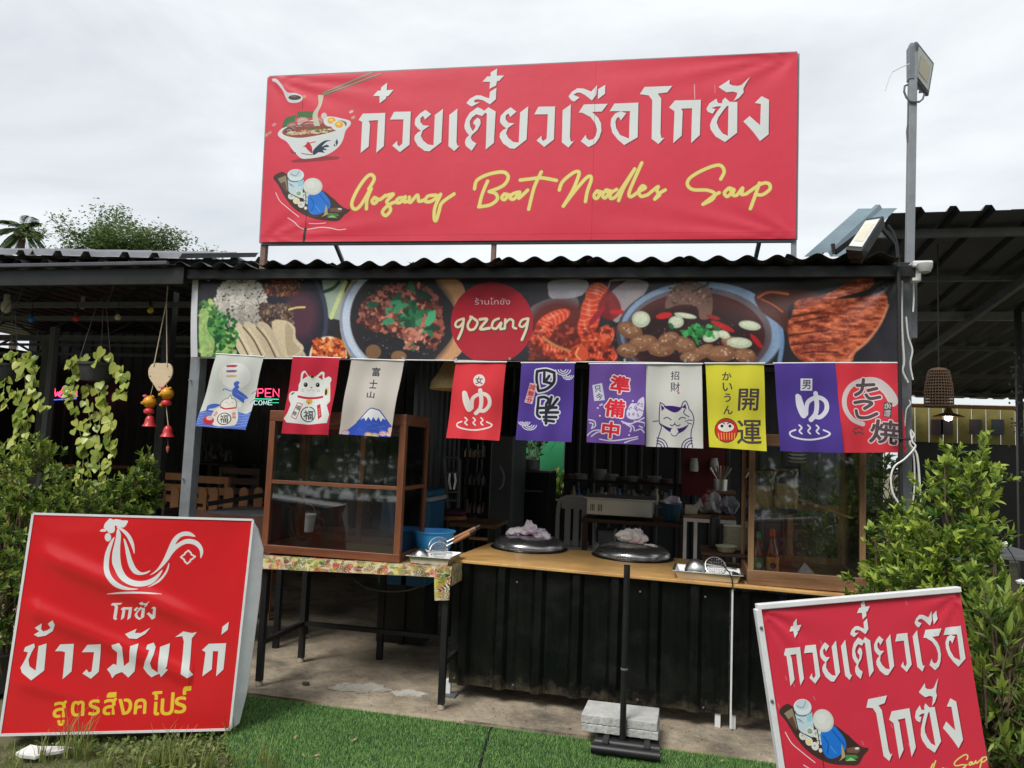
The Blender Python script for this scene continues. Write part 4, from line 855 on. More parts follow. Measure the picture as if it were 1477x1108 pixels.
# artificial turf: two strips with a seam, blades as real geometry
TB = [(-2.62,-.18),(1.9,-.18),(1.9,-3.2),(-.3,-3.2),(-1.2,-2.0),(-1.72,-1.42),(-2.25,-.86)]
M_turfb = mat('turf_backing', (.012,.035,.014), .95, 0, .3, 30)
mbt = MB(); mbt.prism(TB[::-1], (0,0,-.022), (1,0,0), (0,1,0), (0,0,.012)); tf = struct(mbt, 'turf_mat', M_turfb)
def fast(name, V, F, tint, m, parent=None, smooth=False):
    me = bpy.data.meshes.new(name); n = len(V); k = F.shape[1]
    c = np.array([(V[:,0].min()+V[:,0].max())/2, (V[:,1].min()+V[:,1].max())/2, V[:,2].min()]); V = V-c
    me.vertices.add(n); me.vertices.foreach_set('co', V.astype(np.float32).ravel())
    me.loops.add(F.size); me.loops.foreach_set('vertex_index', F.astype(np.int32).ravel())
    me.polygons.add(len(F)); me.polygons.foreach_set('loop_start', np.arange(0, F.size, k, dtype=np.int32)); me.polygons.foreach_set('loop_total', np.full(len(F), k, dtype=np.int32))
    me.update(calc_edges=True); me.validate()
    at = me.attributes.new('tint', 'FLOAT', 'POINT'); at.data.foreach_set('value', tint.astype(np.float32))
    me.materials.append(m); o = bpy.data.objects.new(name, me); COL.objects.link(o); o.location = c
    if parent is not None: o.parent = parent; o.matrix_parent_inverse = WM[parent].inverted()
    WM[o] = Matrix.Translation(Vector(c))
    return o
def inpoly(x, y, P_):
    r = np.zeros(len(x), bool); j = len(P_)-1
    for i in range(len(P_)):
        xi, yi = P_[i]; xj, yj = P_[j]
        r ^= ((yi > y) != (yj > y)) & (x < (xj-xi)*(y-yi)/(yj-yi+1e-12)+xi); j = i
    return r
def blades(n, x, y, z, hmin, hmax, w, bend, tint, r=rng):
    n = len(x); a = r.random(n)*2*pi; h = hmin+(hmax-hmin)*r.random(n); b = r.random(n)*2*pi; bd = bend*r.random(n)*h
    dx = np.cos(a)*w/2; dy = np.sin(a)*w/2
    V = np.stack([np.stack([x-dx, y-dy, z], 1), np.stack([x+dx, y+dy, z], 1), np.stack([x+np.cos(b)*bd, y+np.sin(b)*bd, z+h], 1)], 1).reshape(-1, 3)
    return V, np.arange(3*n).reshape(-1, 3), np.repeat(tint, 3)
M_turf = leafmat('turf_blades', (.09,.27,.055), (.42,.62,.20), .6)
nT = 230000; x = rng.random(nT)*4.6-2.7; y = -.15-rng.random(nT)*1.55; k = inpoly(x, y, TB)
sa = G(708,1050); sb = G(690,1108); xs_ = sa.x+(sb.x-sa.x)*(y-sa.y)/(sb.y-sa.y); k &= np.abs(x-xs_) > .008
x, y = x[k], y[k]; V, F, t = blades(nT, x, y, np.full(len(x), -.012), .010, .022, .0035, .9, np.clip(rng.random(len(x))**1.6+.25*(fbm(64,64,9,3,4)[((y+2)*25).astype(int)%64, ((x+3)*13).astype(int)%64]-.5), 0, 1))
tag(fast('turf_blades', V, F, t, M_turf), 'short green artificial grass in front of the counter', 'artificial grass', kind='stuff')

# ================================================================== SKY is the world; BACK YARD trees beyond the roofs
def leafquads(C, D, U, L, Wd, fold=.25):
    """leaf blades from base C along D (unit) with up U: 6 verts, 4 faces (two folded halves)"""
    S = np.cross(D, U); S /= np.linalg.norm(S, axis=1, keepdims=True)+1e-9; N_ = np.cross(S, D)
    L = L[:,None]; Wd = Wd[:,None]
    b = C; m1 = C+D*L*.35+N_*Wd*.05; tip = C+D*L-N_*L*.12
    l1 = C+D*L*.38-S*Wd*.5+N_*Wd*fold; r1 = C+D*L*.38+S*Wd*.5+N_*Wd*fold
    l2 = C+D*L*.72-S*Wd*.33+N_*Wd*fold*.6-N_*L*.04; r2 = C+D*L*.72+S*Wd*.33+N_*Wd*fold*.6-N_*L*.04; m2 = C+D*L*.68-N_*L*.04
    V = np.stack([b, m1, m2, tip, l1, l2, r1, r2], 1).reshape(-1, 3); n = len(C); o = (np.arange(n)*8)[:,None]
    T_ = np.array([[0,1,4],[4,1,2],[4,2,5],[5,2,3],[0,6,1],[6,2,1],[6,7,2],[7,3,2]])
    F = (o[:,:,None]+T_[None]).reshape(-1, 3); return V, F
def rosettes(C, D, nl, L, r, spread=1.0, w=.36, tv=.5, tb=None):
    n = len(C); C2 = np.repeat(C, nl, 0); D2 = np.repeat(D, nl, 0)
    a = (np.tile(np.arange(nl), n)*2.399+np.repeat(r.random(n)*6.28, nl)); h = np.tile(np.linspace(0, 1, nl), n)
    ref = np.where(np.abs(D2[:,2:3]) < .9, np.array([[0,0,1.]]), np.array([[1.,0,0]])); X = np.cross(D2, ref); X /= np.linalg.norm(X, axis=1, keepdims=True); Y = np.cross(D2, X)
    R_ = X*np.cos(a)[:,None]+Y*np.sin(a)[:,None]; sp = spread*(1.15-.75*h)[:,None]
    DD = D2+R_*sp+r.normal(0, .12, D2.shape); DD /= np.linalg.norm(DD, axis=1, keepdims=True)
    LL = L*(.5+.75*r.random(len(a))); P0 = C2-D2*((1-h)*L*.9)[:,None]
    tint = np.clip((tb if tb is None else np.repeat(tb, nl)) if tb is not None else .3+0*h, 0, 1)
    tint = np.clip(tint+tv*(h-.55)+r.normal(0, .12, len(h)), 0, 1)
    V, F = leafquads(P0, DD, D2+1e-3, LL, LL*w); return V, F, np.repeat(tint, 8), P0, DD, LL, tint, D2
def leafobj(i, me, C, D, U, L, parent, m, name='leaf'):
    D = Vector(D); U = Vector(U); S = D.cross(U).normalized(); Nn = S.cross(D)
    o = bpy.data.objects.new(name, me); COL.objects.link(o)
    M = Matrix((S*L, D*L, Nn*L)).transposed().to_4x4(); M.translation = Vector(C)
    o.parent = parent; o.matrix_parent_inverse = WM[parent].inverted(); o.matrix_basis = M; WM[o] = M
    return o
def leafmesh(name, m, tint, w=.36):
    V, F = leafquads(np.zeros((1,3)), np.array([[0,1.,0]]), np.array([[0,0,1.]]), np.array([1.]), np.array([w]))
    me = bpy.data.meshes.new(name); me.from_pydata(V.tolist(), [], F.tolist()); me.materials.append(m)
    at = me.attributes.new('tint', 'FLOAT', 'POINT'); at.data.foreach_set('value', np.full(8, tint, dtype=np.float32)); return me
def bush(name, label, cat, blobs, n, L, m, nl=8, seed=1, group=None, w=.44, base=None, stems=10, up=.8, parts=120, woodm=None, spread=1.0):
    """shrub from ellipsoids (centre, radii): rosettes of leaves on twigs, some leaves as parts"""
    r = np.random.default_rng(seed); Cs = []; Ds = []; vol = np.array([b[1][0]*b[1][1]*b[1][2] for b in blobs])**(2/3); vol /= vol.sum()
    for (c, rad), q in zip(blobs, vol):
        k = int(n*q); d = r.normal(0, 1, (k, 3)); d /= np.linalg.norm(d, axis=1, keepdims=True); rr = (.45+.6*r.random(k)**.6)[:,None]*(1+.18*np.sin(d[:,:1]*7+seed)+.15*np.sin(d[:,2:]*9))
        Cs.append(np.array(c)+d*rr*np.array(rad)); dd = d+np.array([0,0,up])+r.normal(0,.3,(k,3)); Ds.append(dd/np.linalg.norm(dd, axis=1, keepdims=True))
    C = np.vstack(Cs); D = np.vstack(Ds); k = C[:,2] > .02; C = C[k]; D = D[k]
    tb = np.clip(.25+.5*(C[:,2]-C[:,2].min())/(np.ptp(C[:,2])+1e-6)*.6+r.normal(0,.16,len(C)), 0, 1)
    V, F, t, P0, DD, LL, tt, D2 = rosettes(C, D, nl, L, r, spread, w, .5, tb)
    lo = C.min(0); hi = C.max(0); b0 = Vector(base) if base else Vector(((lo[0]+hi[0])/2, (lo[1]+hi[1])/2, 0))
    root = thing(name, label, cat, b0, group)
    # nearest leaves are objects of their own
    keep = np.ones(len(P0), bool)
    if parts:
        cc = np.array(CC); dist = np.linalg.norm(P0-cc, axis=1); order = np.argsort(dist)[:parts*4]; pick = r.choice(order, min(parts, len(order)), replace=False); keep[pick] = False
        lm = [leafmesh('leaf', m, q, w) for q in (.1,.3,.5,.7,.9)]
        for i in pick: leafobj(i, lm[int(min(4, tt[i]*5))], P0[i], DD[i], D2[i], LL[i], root, m)
    vi = np.repeat(keep, 8); fi = np.repeat(keep, 8); mp_ = np.cumsum(vi)-1
    o = fast('foliage', V[vi], mp_[F[fi]], t[vi], m, root); o['kind'] = 'stuff'
    sm = MB()
    for i in range(stems):
        tgt = Vector(C[r.integers(len(C))]); mid = (b0*.45+tgt*.55)+Vector((r.normal(0,.05), r.normal(0,.05), 0)); sm.tube([b0+Vector((r.normal(0,.05), r.normal(0,.04), 0)), mid, tgt], [.011,.007,.003], 5)
    for i in r.choice(len(C), min(len(C), 160), replace=False):
        a = Vector(C[i]); d = Vector(D[i]); sm.tube([a-d*L*2.2-Vector((0,0,L)), a-d*L, a], [.0035,.0028,.002], 4, cap=False)
    sm.build('stems', woodm or M_twig, root); return root
M_twig = mat('twig_bark', (.12,.085,.05), .85, 0, .3, 30)
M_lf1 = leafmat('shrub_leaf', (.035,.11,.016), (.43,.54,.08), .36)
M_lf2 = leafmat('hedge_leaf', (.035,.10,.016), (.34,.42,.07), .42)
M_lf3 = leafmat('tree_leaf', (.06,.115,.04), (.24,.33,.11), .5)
M_lf4 = leafmat('palm_leaf', (.03,.065,.02), (.10,.15,.05), .5)
M_poth = leafmat('pothos_leaf', (.16,.26,.03), (.50,.54,.11), .35)

# background tree behind the left roof
def tree(px, py, Y, rad, label, seed):
    c = P(px, py, Y); r = np.random.default_rng(seed); base = Vector((c.x, Y, 0)); root = thing('background_tree', label, 'tree', base)
    tk = MB(); top = Vector((c.x, Y, c.z)); tk.tube([base, base+Vector((.1,0,c.z*.5)), top-Vector((0,0,rad*.5)), top], [.22,.17,.12,.05], 10)
    ends = []
    for i in range(40):
        a = r.random()*2*pi; e = r.uniform(-.15, 1.3); L = rad*r.uniform(.5,1.15)*(1.25 if abs(cos(a)) > .6 and e < .35 else .95); s0 = top-Vector((0,0,rad*r.uniform(.1,.8)))
        d = Vector((cos(a)*cos(e)*1.25, sin(a)*cos(e)*.8, sin(e)*.62)); p1 = s0+d*L*.5+Vector((0,0,.06*rad)); p2 = s0+d*L; tk.tube([s0, p1, p2], [.035,.02,.006], 5)
        for q in range(7):
            f = r.uniform(.35,1.05); pp = s0.lerp(p2, f)+Vector(r.normal(0, rad*.11, 3)); ends.append(pp)
            if q < 3: tk.tube([s0.lerp(p2, f*.8), pp], [.014,.006], 4)
    tk.build('trunk', M_twig, root)
    E_ = np.array([list(p) for p in ends]); C = np.repeat(E_, 115, 0)+r.normal(0, 1, (len(E_)*115, 3))*np.array([.20,.20,.12])*rad/2.0
    D = r.normal(0, 1, C.shape)*np.array([1,1,.35]); D /= np.linalg.norm(D, axis=1, keepdims=True); LL = r.uniform(.07,.125,len(C))*rad/2
    V, F = leafquads(C, D, np.tile([[0,0,1.]], (len(C),1))+r.normal(0,.3,C.shape), LL, LL*.5)
    fast('crown', V, F, np.repeat(np.clip(r.normal(.4,.22,len(C)),0,1), 8), M_lf3, root)
tree(168, 352, 15, 2.15, 'broad leafy tree standing behind the left roof', 5)
def palm(px, py, Y, R, label, seed):
    r = np.random.default_rng(seed); c = P(px, py, Y); base = Vector((c.x, Y, 0)); root = thing('palm_tree', label, 'palm tree', base)
    tk = MB(); tk.tube([base, base+Vector((.05,0,c.z*.5)), Vector((c.x, Y, c.z))], [.16,.13,.11], 10); tk.build('trunk', M_twig, root)
    V_ = []; T_ = []; F_ = []; n0 = 0
    for i in range(22):
        a = i*2.4; el = r.uniform(-.35, 1.25); L = R*r.uniform(.8,1.1); pts = []
        for k in range(15):
            s = k/14; pts.append(Vector((cos(a)*cos(el)*L*s, sin(a)*cos(el)*L*s, sin(el)*L*s-.55*L*s*s*(1.1-el*.3)))+Vector((c.x, Y, c.z)))
        rb = MB().tube(pts, [.02*(1-.06*k) for k in range(15)], 4); rb.build('frond_rib', M_twig, root)
        C = []; D = []; LL = []
        for k in range(1, 14):
            for u in range(3):
                q = pts[k].lerp(pts[k+1] if k < 14 else pts[k], u/3); d = (pts[min(14,k+1)]-pts[k-1]).normalized(); s_ = d.cross(Vector((0,0,1))).normalized()
                for sg in (-1, 1):
                    C.append(q); D.append((s_*sg+d*.75+Vector((0,0,-.35-.15*r.random()))).normalized()); LL.append(R*.34*sin(pi*(k+1)/17)+.08)
        C = np.array([list(v) for v in C]); D = np.array([list(v) for v in D]); LL = np.array(LL)
        V, F = leafquads(C, D, np.tile([[0,0,1.]], (len(C),1)), LL, LL*.10); V_.append(V); F_.append(F+n0); n0 += len(V); T_.append(np.repeat(np.clip(r.normal(.35,.2,len(C)),0,1), 8))
    fast('fronds', np.vstack(V_), np.vstack(F_), np.concatenate(T_), M_lf4, root)
palm(33, 333, 18, .95, 'small palm with drooping fronds behind the left roof edge', 3)

# ================================================================== THE STALL SHELTER
shelter = thing('shop_shelter', 'open black steel food stall with corrugated roof and grey posts', 'food stall', (-1,2,0))
YE = -.17
def eave(px, py): return P(px, py, YE)
e0 = eave(250, 384); e1 = eave(1292, 377)
nsh = 8
for i in range(nsh):
    a = e0.lerp(e1, i/nsh); b = e0.lerp(e1, (i+1)/nsh+.008); dz = random.uniform(-.008, .010); 
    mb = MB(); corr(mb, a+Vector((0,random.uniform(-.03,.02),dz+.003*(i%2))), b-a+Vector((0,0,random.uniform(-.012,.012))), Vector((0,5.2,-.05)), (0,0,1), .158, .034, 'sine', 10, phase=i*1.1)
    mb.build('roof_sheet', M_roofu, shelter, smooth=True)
zb = e0.z
mb = MB(); mb.bar((e0.x, YE+.10, e0.z-.035), (e1.x+.12, YE+.10, e1.z-.035), .05, .065); mb.build('eave_beam', M_black, shelter, bevel=.003)
pb0 = P(240,398,.03); pb1 = P(1300,389,.03)
mb = MB(); mb.bar(pb0, pb1+Vector((.06,0,0)), .05, .07); mb.build('front_beam', M_black, shelter, bevel=.003)
for k in range(7):
    y = .9+k*.62; z = e0.z-.05-(y)*.012; mb = MB(); mb.bar((e0.x, y, z), (e1.x, y, z), .04, .05); mb.build('purlin', M_galvd, shelter)
for k in range(6):
    x = -3.1+k*.85; mb = MB(); mb.bar((x, .12, e0.z-.09), (x, 4.6, e0.z-.15), .04, .06); mb.build('rafter', M_galvd, shelter)
def post(name, px, py, Y, w, m, label, z1=None, z0=0, parent=None):
    c = P(px, py, Y); mb = MB(); mb.box(c.x-w/2, c.x+w/2, Y, Y+w, z0, z1 or P(px, 398, Y).z); mb.build(name, m, parent or shelter, bevel=.004); return c
LP = post('post', 282, 516, .02, .078, M_galv, '')
for z in (.55, 1.28, 1.95): MB().tube([(LP.x-.02, .015, z), (LP.x-.02, -.004, z)], .006, 6).build('screw', M_steel, shelter)
RP = post('post', 1307, 600, .04, .058, M_galvd, '')
post('post', 234, 560, .55, .07, M_black, '', z1=P(240,420,.55).z)
mb = MB(); c = P(226,738,.55); mb.box(c.x-.10, c.x+.10, .5, .7, c.z-.05, c.z-.03); mb.box(c.x-.10, c.x-.08, .5, .7, c.z-.05, c.z+.03); mb.box(c.x+.08, c.x+.1, .5, .7, c.z-.05, c.z+.03); mb.build('post_bracket', M_black, shelter)
for px_ in (1309.5,):
    c = P(px_, 440, .10); MB().box(c.x-.035, c.x+.035, .05, .12, 2.28, e1.z-.03).build('junction_box', M_galvd, shelter, bevel=.004)
# back wall with the doorway to the yard
YB = 4.7
d0 = P(752,700,YB).x; d1 = P(814,700,YB).x
def wall(x0, x1, z0, z1, name='wall_panel'):
    n = max(1, round((x1-x0)/1.2))
    for i in range(n):
        a = x0+(x1-x0)*i/n; b = x0+(x1-x0)*(i+1)/n
        mb = MB(); corr(mb, (a, YB, z0), (b-a, 0, 0), (0,0,z1-z0), (0,-1,0), .19, .02, 'trap'); mb.build(name, M_wallsheet, shelter)
wall(-9.5, d0, 0, 3.0); wall(d1, 2.3, 0, 2.9); wall(d0, d1, 2.25, 2.9)
mb = MB(); mb.box(d0-.05, d0, YB-.06, YB+.03, 0, 2.25); mb.build('door_frame', M_black, shelter); mb = MB(); mb.box(d1, d1+.05, YB-.06, YB+.03, 0, 2.25); mb.build('door_frame', M_black, shelter)
# partition between the seats and the kitchen
xp = P(612,650,3.2).x
mb = MB(); corr(mb, (xp, 4.65, 0), (0,-1.9,0), (0,0,2.6), (1,0,0), .19, .02, 'trap'); mb.build('partition_sheet', M_wallsheet, shelter)
# side wall on the right of the kitchen, half height sheet
xs2 = P(1255,650,2.6).x

# ---- left roof, its gutter board, truss and ceiling
leftroof = thing('dining_shelter', 'low dark shelter over the dining area on the left', 'shelter', (-5,2,0))
YL = -.15
l0 = P(-60, 369, YL); l1 = P(262, 379, YL)
l0w = Vector((-10.2, YL, l0.z+.05))
for i in range(8):
    a = l0w.lerp(l0, i/5) if i < 5 else l0.lerp(l1, (i-5)/3); b = (l0w.lerp(l0, (i+1)/5) if i < 5 else l0.lerp(l1, (i-4)/3))+Vector((.02,0,0))
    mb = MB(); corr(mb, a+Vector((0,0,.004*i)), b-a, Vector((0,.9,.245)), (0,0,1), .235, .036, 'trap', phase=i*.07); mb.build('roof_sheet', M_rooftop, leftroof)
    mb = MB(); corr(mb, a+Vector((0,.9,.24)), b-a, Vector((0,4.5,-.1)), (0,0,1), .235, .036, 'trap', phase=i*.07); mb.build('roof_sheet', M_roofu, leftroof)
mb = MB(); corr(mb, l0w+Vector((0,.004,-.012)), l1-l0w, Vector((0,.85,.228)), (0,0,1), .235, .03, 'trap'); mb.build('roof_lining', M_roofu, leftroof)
q0 = P(-60,376,YL-.02); q1 = P(240,382,YL-.02); q2 = P(-60,397,YL-.02); q3 = P(240,402,YL-.02)
M_fas = mat('grey_fascia', (.085,.087,.10), .5, .2, .2, 6)
mb = MB(); mb.box(-10.2, q1.x, YL-.02, YL+.01, (q2.z+q0.z)/2, (q0.z+q1.z)/2); mb.build('gutter_board', M_fas, leftroof, bevel=.004)
mb = MB(); mb.box(-10.2, q1.x+.1, YL+.03, YL+.08, q2.z-.07, (q2.z+q0.z)/2); mb.build('front_beam', M_black, leftroof, bevel=.004)
zt = P(100,440,.5).z; zt2 = P(100,405,.5).z
for y in (.5, 2.3, 3.9):
    mb = MB(); mb.bar((-9.6,y,zt2), (l1.x+.1,y,zt2), .04); mb.bar((-9.6,y,zt), (l1.x+.1,y,zt), .04); mb.build('truss_chord', M_galvd, leftroof)
    xx = -9.4
    while xx < l1.x-.3:
        MB().bar((xx,y,zt), (xx+.42,y,zt2), .025).build('truss_web', M_black, leftroof); MB().bar((xx+.42,y,zt2), (xx+.84,y,zt), .025).build('truss_web', M_black, leftroof); xx += .84
for y in (1.2, 3.1): MB().bar((-9.6,y,zt+.02), (l1.x,y,zt+.02), .03).build('tie_bar', M_galvd, leftroof)
c = P(72,520,1.6); MB().box(c.x-.03, c.x+.03, 1.6, 1.66, 0, zt).build('post', M_galvd, leftroof)
c = P(60,560,2.6); MB().box(c.x-.04, c.x+.04, 2.6, 2.68, 0, zt).build('post', M_galvd, leftroof)
MB().box(-9.6, -9.5, 0, 4.7, 0, 2.7).build('side_wall', M_wallsheet, leftroof)

# ================================================================== BIG SIGN ON THE ROOF
def nrm(yaw, lean): return Vector((sin(radians(yaw))*cos(radians(lean)), -cos(radians(yaw))*cos(radians(lean)), sin(radians(lean))))
def plane(Q, anchor, dist, n):
    o = CC+ray(*Q[anchor])*dist; return [PL(q[0], q[1], o, n) for q in Q]
def wr(seed, amp, sx=3, sy=3, corner=0):
    r = np.random.default_rng(seed); ph = r.random(8)*6.28
    def f(u, v):
        e = min(u, 1-u, v, 1-v); k = min(1, e*10)
        d = amp*(sin(u*sx*2.1+v*2.3+ph[0])+.6*sin(u*sx*4.7-v*sy*1.9+ph[1])+.35*sin((u*1.5+v)*sy*5.1+ph[2]))*k*.4
        if corner:
            for cx, cy in ((0,0),(1,0),(0,1),(1,1)):
                dx = u-cx; dy = v-cy; rr = math.hypot(dx, dy); an = math.atan2(abs(dy), abs(dx)); d += corner*math.exp(-rr*7)*sin(an*13+ph[3+cx+2*cy])*min(1, rr*30)
        return d
    return f
bs = plane(SIGN_Q, 2, 5.0, nrm(3,-1.5)); bn = nrm(3,-1.5)
bigsign = thing('roof_billboard', 'long red roof billboard with white Thai lettering and yellow script', 'billboard', tr_(bs[2], bs[3]))
sheet([p+bn*.012 for p in bs], 150, 50, wr(1,.003,7,3,.006)).build('banner_sheet', printmat('billboard_print', cvs, .42, .5, dirt=.12), bigsign, smooth='all')
def frame(parent, c, n, w, m, depth=.03, name='frame_bar', mids=1):
    TL, TR, BR, BL = c; off = -n*(depth/2+.004)
    for a, b in ((TL,TR),(TR,BR),(BR,BL),(BL,TL)): MB().bar(a+off, b+off, w, depth, up=n).build(name, m, parent)
    for k in range(mids): f = (k+1)/(mids+1); MB().bar(TL.lerp(TR,f)+off*1.05, BL.lerp(BR,f)+off*1.05, w, depth*.9, up=n).build(name, m, parent)
frame(bigsign, bs, bn, .03, M_galv, .035, mids=3)
TL, TR, BR, BL = bs
sheet([TL-bn*.05, TR-bn*.05, BR-bn*.05, BL-bn*.05], 2, 2).build('backing', M_white, bigsign)
for px, m, w in ((379,M_rust,.038),(735,M_rust,.03),(1146,M_galv,.03)):
    f = (px-376)/(1147-376); c = BL.lerp(BR, f); MB().box(c.x-w/2, c.x+w/2, c.y+.01, c.y+.01+w, e0.z-.02, c.z+.02).build('post', m, bigsign)
for a, b in (((483,350),(494,377)),((1096,345),(1090,372))):
    p = P(a[0], a[1], .5); q = P(b[0], b[1], .75); MB().bar(p, q, .025).build('brace', M_galvd, bigsign)

# ================================================================== FOOD BANNER AND CLOTHS
bq = [P(x, y, -.03) for x, y in BN_Q]
banner = thing('food_banner', 'wide printed food banner with round red badge under the roof edge', 'banner', tr_(bq[2], bq[3]))
def bsag(u, v):
    d = .010*sin(u*9+1)*sin(pi*v)+.006*sin(u*23+v*2)*v
    r = math.hypot((1-u)*2.2, v*.5); a = math.atan2(v*.5, (1-u)*2.2+1e-6); d += .022*math.exp(-r*4.5)*sin(a*11)*min(1, r*14)
    return d
sheet(bq, 220, 30, bsag).build('printed_sheet', printmat('food_banner_print', cvb, .38, .5, dirt=.15), banner, smooth='all')
MB().tube([bq[0]+Vector((-.02,.005,.008)), bq[1]+Vector((.03,.005,.008))], .006, 6).build('top_cord', M_galv, banner)
MB().tube([bq[3]+Vector((0,.005,-.004)), bq[2]+Vector((0,.005,-.004))], .004, 6).build('bottom_cord', M_whitec, banner)
for i in range(13):
    for (A_, B_, dz) in ((bq[0], bq[1], -.01), (bq[3], bq[2], .01)):
        c = A_.lerp(B_, .03+i*.079); MB().lathe([(.004,-.002),(.008,-.002),(.008,.002),(.004,.002)], c+Vector((0,-.014,dz)), 10, axis=(0,1,0)).build('eyelet', M_steel, banner)
for i, (cv_, lab) in enumerate(fl):
    q = [P(x, y, -.075-.01*(i%2)) for x, y in FQ[i]]; sw = .03 if i < 4 else .012
    q[2] += Vector((0,-sw,0)); q[3] += Vector((0,-sw*.6,0))
    f = thing('hanging_cloth', lab, 'hanging cloth', tr_(q[0], q[1]), 'small printed cloths hanging under the food banner')
    ph = i*1.7
    sheet(q, 24, 36, lambda u, v, ph=ph: .019*sin(u*5+ph+v*1.2)*v+.009*sin(u*12+ph*2+v)*(v**.5)+.006*sin(v*8+ph)+.010*v**6*sin(u*3+ph)).build('cloth', printmat('cloth_print', cv_, .8, .2, trans=.12, dirt=.06, weave=1), f, smooth='all')
    MB().tube([q[0]+Vector((-.006,0,.002)), q[1]+Vector((.006,0,.002))], .005, 6).build('hem_rod', M_white, f)
MB_ = MB(); MB_.tube([P(1296,386,-.12), P(1299,620,-.12), P(1301,850,-.12)], .011, 8)
one(MB_, 'black_rod', M_rubber, 'thin black rod standing in front of the right grey post', 'rod')
mb = MB(); c = P(1299,633,-.12); mb.tube([c+Vector((-.05,.0,.005)), c+Vector((-.015,-.018,0)), c+Vector((.02,-.01,-.004)), c+Vector((.07,.03,.0)), c+Vector((.02,.12,.004)), c+Vector((-.03,.08,0)), c+Vector((-.05,0,.005))], .005, 6)
one(mb, 'cable_tie', M_rubber, 'black tie wrapped round the right post and red cloth corner', 'cable tie')

# ================================================================== FLOODLIGHTS, CAMERA, CABLES
M_lamp = mat('floodlight_lens', (.62,.64,.62), .25, 0, .05, 40)
M_lampb = mat('floodlight_body', (.17,.19,.21), .45, .3, .1)
def flood(name, label, Q, Y, n, dist=None, thick=.05, bodym=None):
    o = P(*Q[0], Y); c = [PL(x, y, o, n) for x, y in Q]; ctr = sum(c, Vector())/4; root = thing(name, label, 'floodlight', ctr)
    TL, TR, BR, BL = c
    mb = MB(); mb.add([p for p in c]+[p-n*thick for p in c], [(0,1,2,3),(7,6,5,4),(0,4,5,1),(1,5,6,2),(2,6,7,3),(3,7,4,0)]); mb.build('housing', bodym or M_lampb, root, bevel=.006)
    k = lambda f: [ctr+(p-ctr)*f+n*.004 for p in c]
    mb = MB(); mb.add(k(.80), [(0,1,2,3)]); a = k(.80); mb.add([p-n*.003 for p in a], [(3,2,1,0)]); mb.build('lens', M_lamp, root)
    mb = MB(); a = [ctr+(p-ctr)*.5+n*.006 for p in c]; mb.add(a, [(0,1,2,3)]); mb.build('led_panel', mat('led_panel', (.62,.58,.45), .4), root)
    for f in (.2,.35,.5,.65,.8): MB().bar(TL.lerp(TR,f)-n*(thick+.01), BL.lerp(BR,f)-n*(thick+.01), .006, .025, up=n).build('heat_fin', bodym or M_lampb, root)
    return root, c, ctr
pole_b = P(1311,372,.1); pole_t = P(1317,64,.1)
pole = thing('lamp_pole', 'thin grey steel pole rising above the roof at the right', 'pole', pole_b)
MB().bar(pole_b-Vector((0,0,.2)), pole_t, .042).build('shaft', M_galv, pole, bevel=.003)
fr_, fc_, ctr_ = flood('floodlight', 'square grey floodlight at the top of the tall right pole', [(1323,59),(1348,91),(1340,139),(1316,108)], .06, Vector((.45,-.85,-.28)).normalized(), thick=.03)
MB().bar(pole_t-Vector((.015,.0,.02)), pole_t-Vector((.015,0,.22)), .03, .05).build('bracket', M_lampb, fr_, bevel=.003)
mb = MB(); mb.tube([P(x, y, .07) for x, y in ((1333,136),(1331,143),(1326,147),(1318,147),(1312,146),(1307,140),(1304,132),(1305,124),(1310,122))], .006, 6); mb.tube([P(x, y, .09) for x, y in ((1311,147),(1310,175),(1308,190),(1309,205))], .005, 6)
one(mb, 'lamp_cable', M_galvd, 'grey looped cable under the tall pole floodlight', 'cable')
mb = MB(); mb.tube([P(x, y, .05) for x, y in ((1312,92),(1300,97),(1287,104),(1283,112),(1279,124),(1277,131))], .003, 5)
one(mb, 'loose_wire', M_whitec, 'thin pale wire sticking out left of the pole top', 'wire')
fr2, fc2, ct2 = flood('floodlight', 'big black floodlight tilted upward on the roof edge', [(1249,315),(1275,311),(1243,362),(1219,360)], -.1, Vector((-.30,-.75,.58)).normalized(), thick=.07, bodym=M_black)
mb = MB(); a = fc2[1]; mb.bar(a+Vector((.0,.1,-.02)), P(1292,352,.0), .02); mb.bar(P(1205,364,.05), P(1250,330,.1), .03); mb.bar(P(1201,352,.05), P(1203,366,.05), .02); mb.build('bracket', M_black, fr2)
mb = MB(); mb.tube([P(x, y, -.15) for x, y in ((1280,325),(1288,335),(1293,350),(1295,365),(1296,385))], .008, 6)
one(mb, 'floodlight_cable', M_rubber, 'black cable running down from the roof floodlight', 'cable')
ccam = thing('security_camera', 'white dome security camera under the right roof corner', 'camera', P(1331,385,-.1))
c = P(1330,382,-.1); MB().box(c.x-.05, c.x+.05, -.12, -.02, c.z-.015, c.z+.02).build('mount', M_white, ccam, bevel=.008)
MB().lathe([(.001,-.055),(.028,-.045),(.038,-.02),(.038,.0)], c+Vector((-.005,-.06,-.01)), 16).build('dome', M_plastic, ccam, smooth=True)
c2 = P(1320,398,-.06); MB().box(c2.x-.022, c2.x+.022, -.09, -.04, c2.z-.035, c2.z+.03).build('box', M_white, ccam, bevel=.005)
def cable(pts, Y, r, label, m=None, name='cable'):
    w = cat_(pts, 5); mb = MB(); mb.tube([P(x, y, Y) for x, y in w], r*.72, 6); return one(mb, name, m or M_whitec, label, 'cable', 'white cables on the right post', smooth=True)
cable([(1317,400),(1318,430),(1317,450)], -.02, .006, 'short white cable hanging from the box under the roof corner')
cable([(1307,457),(1310,485),(1316,505),(1313,525),(1317,548)], .0, .006, 'white cable running down the upper part of the right post', M_whitec)
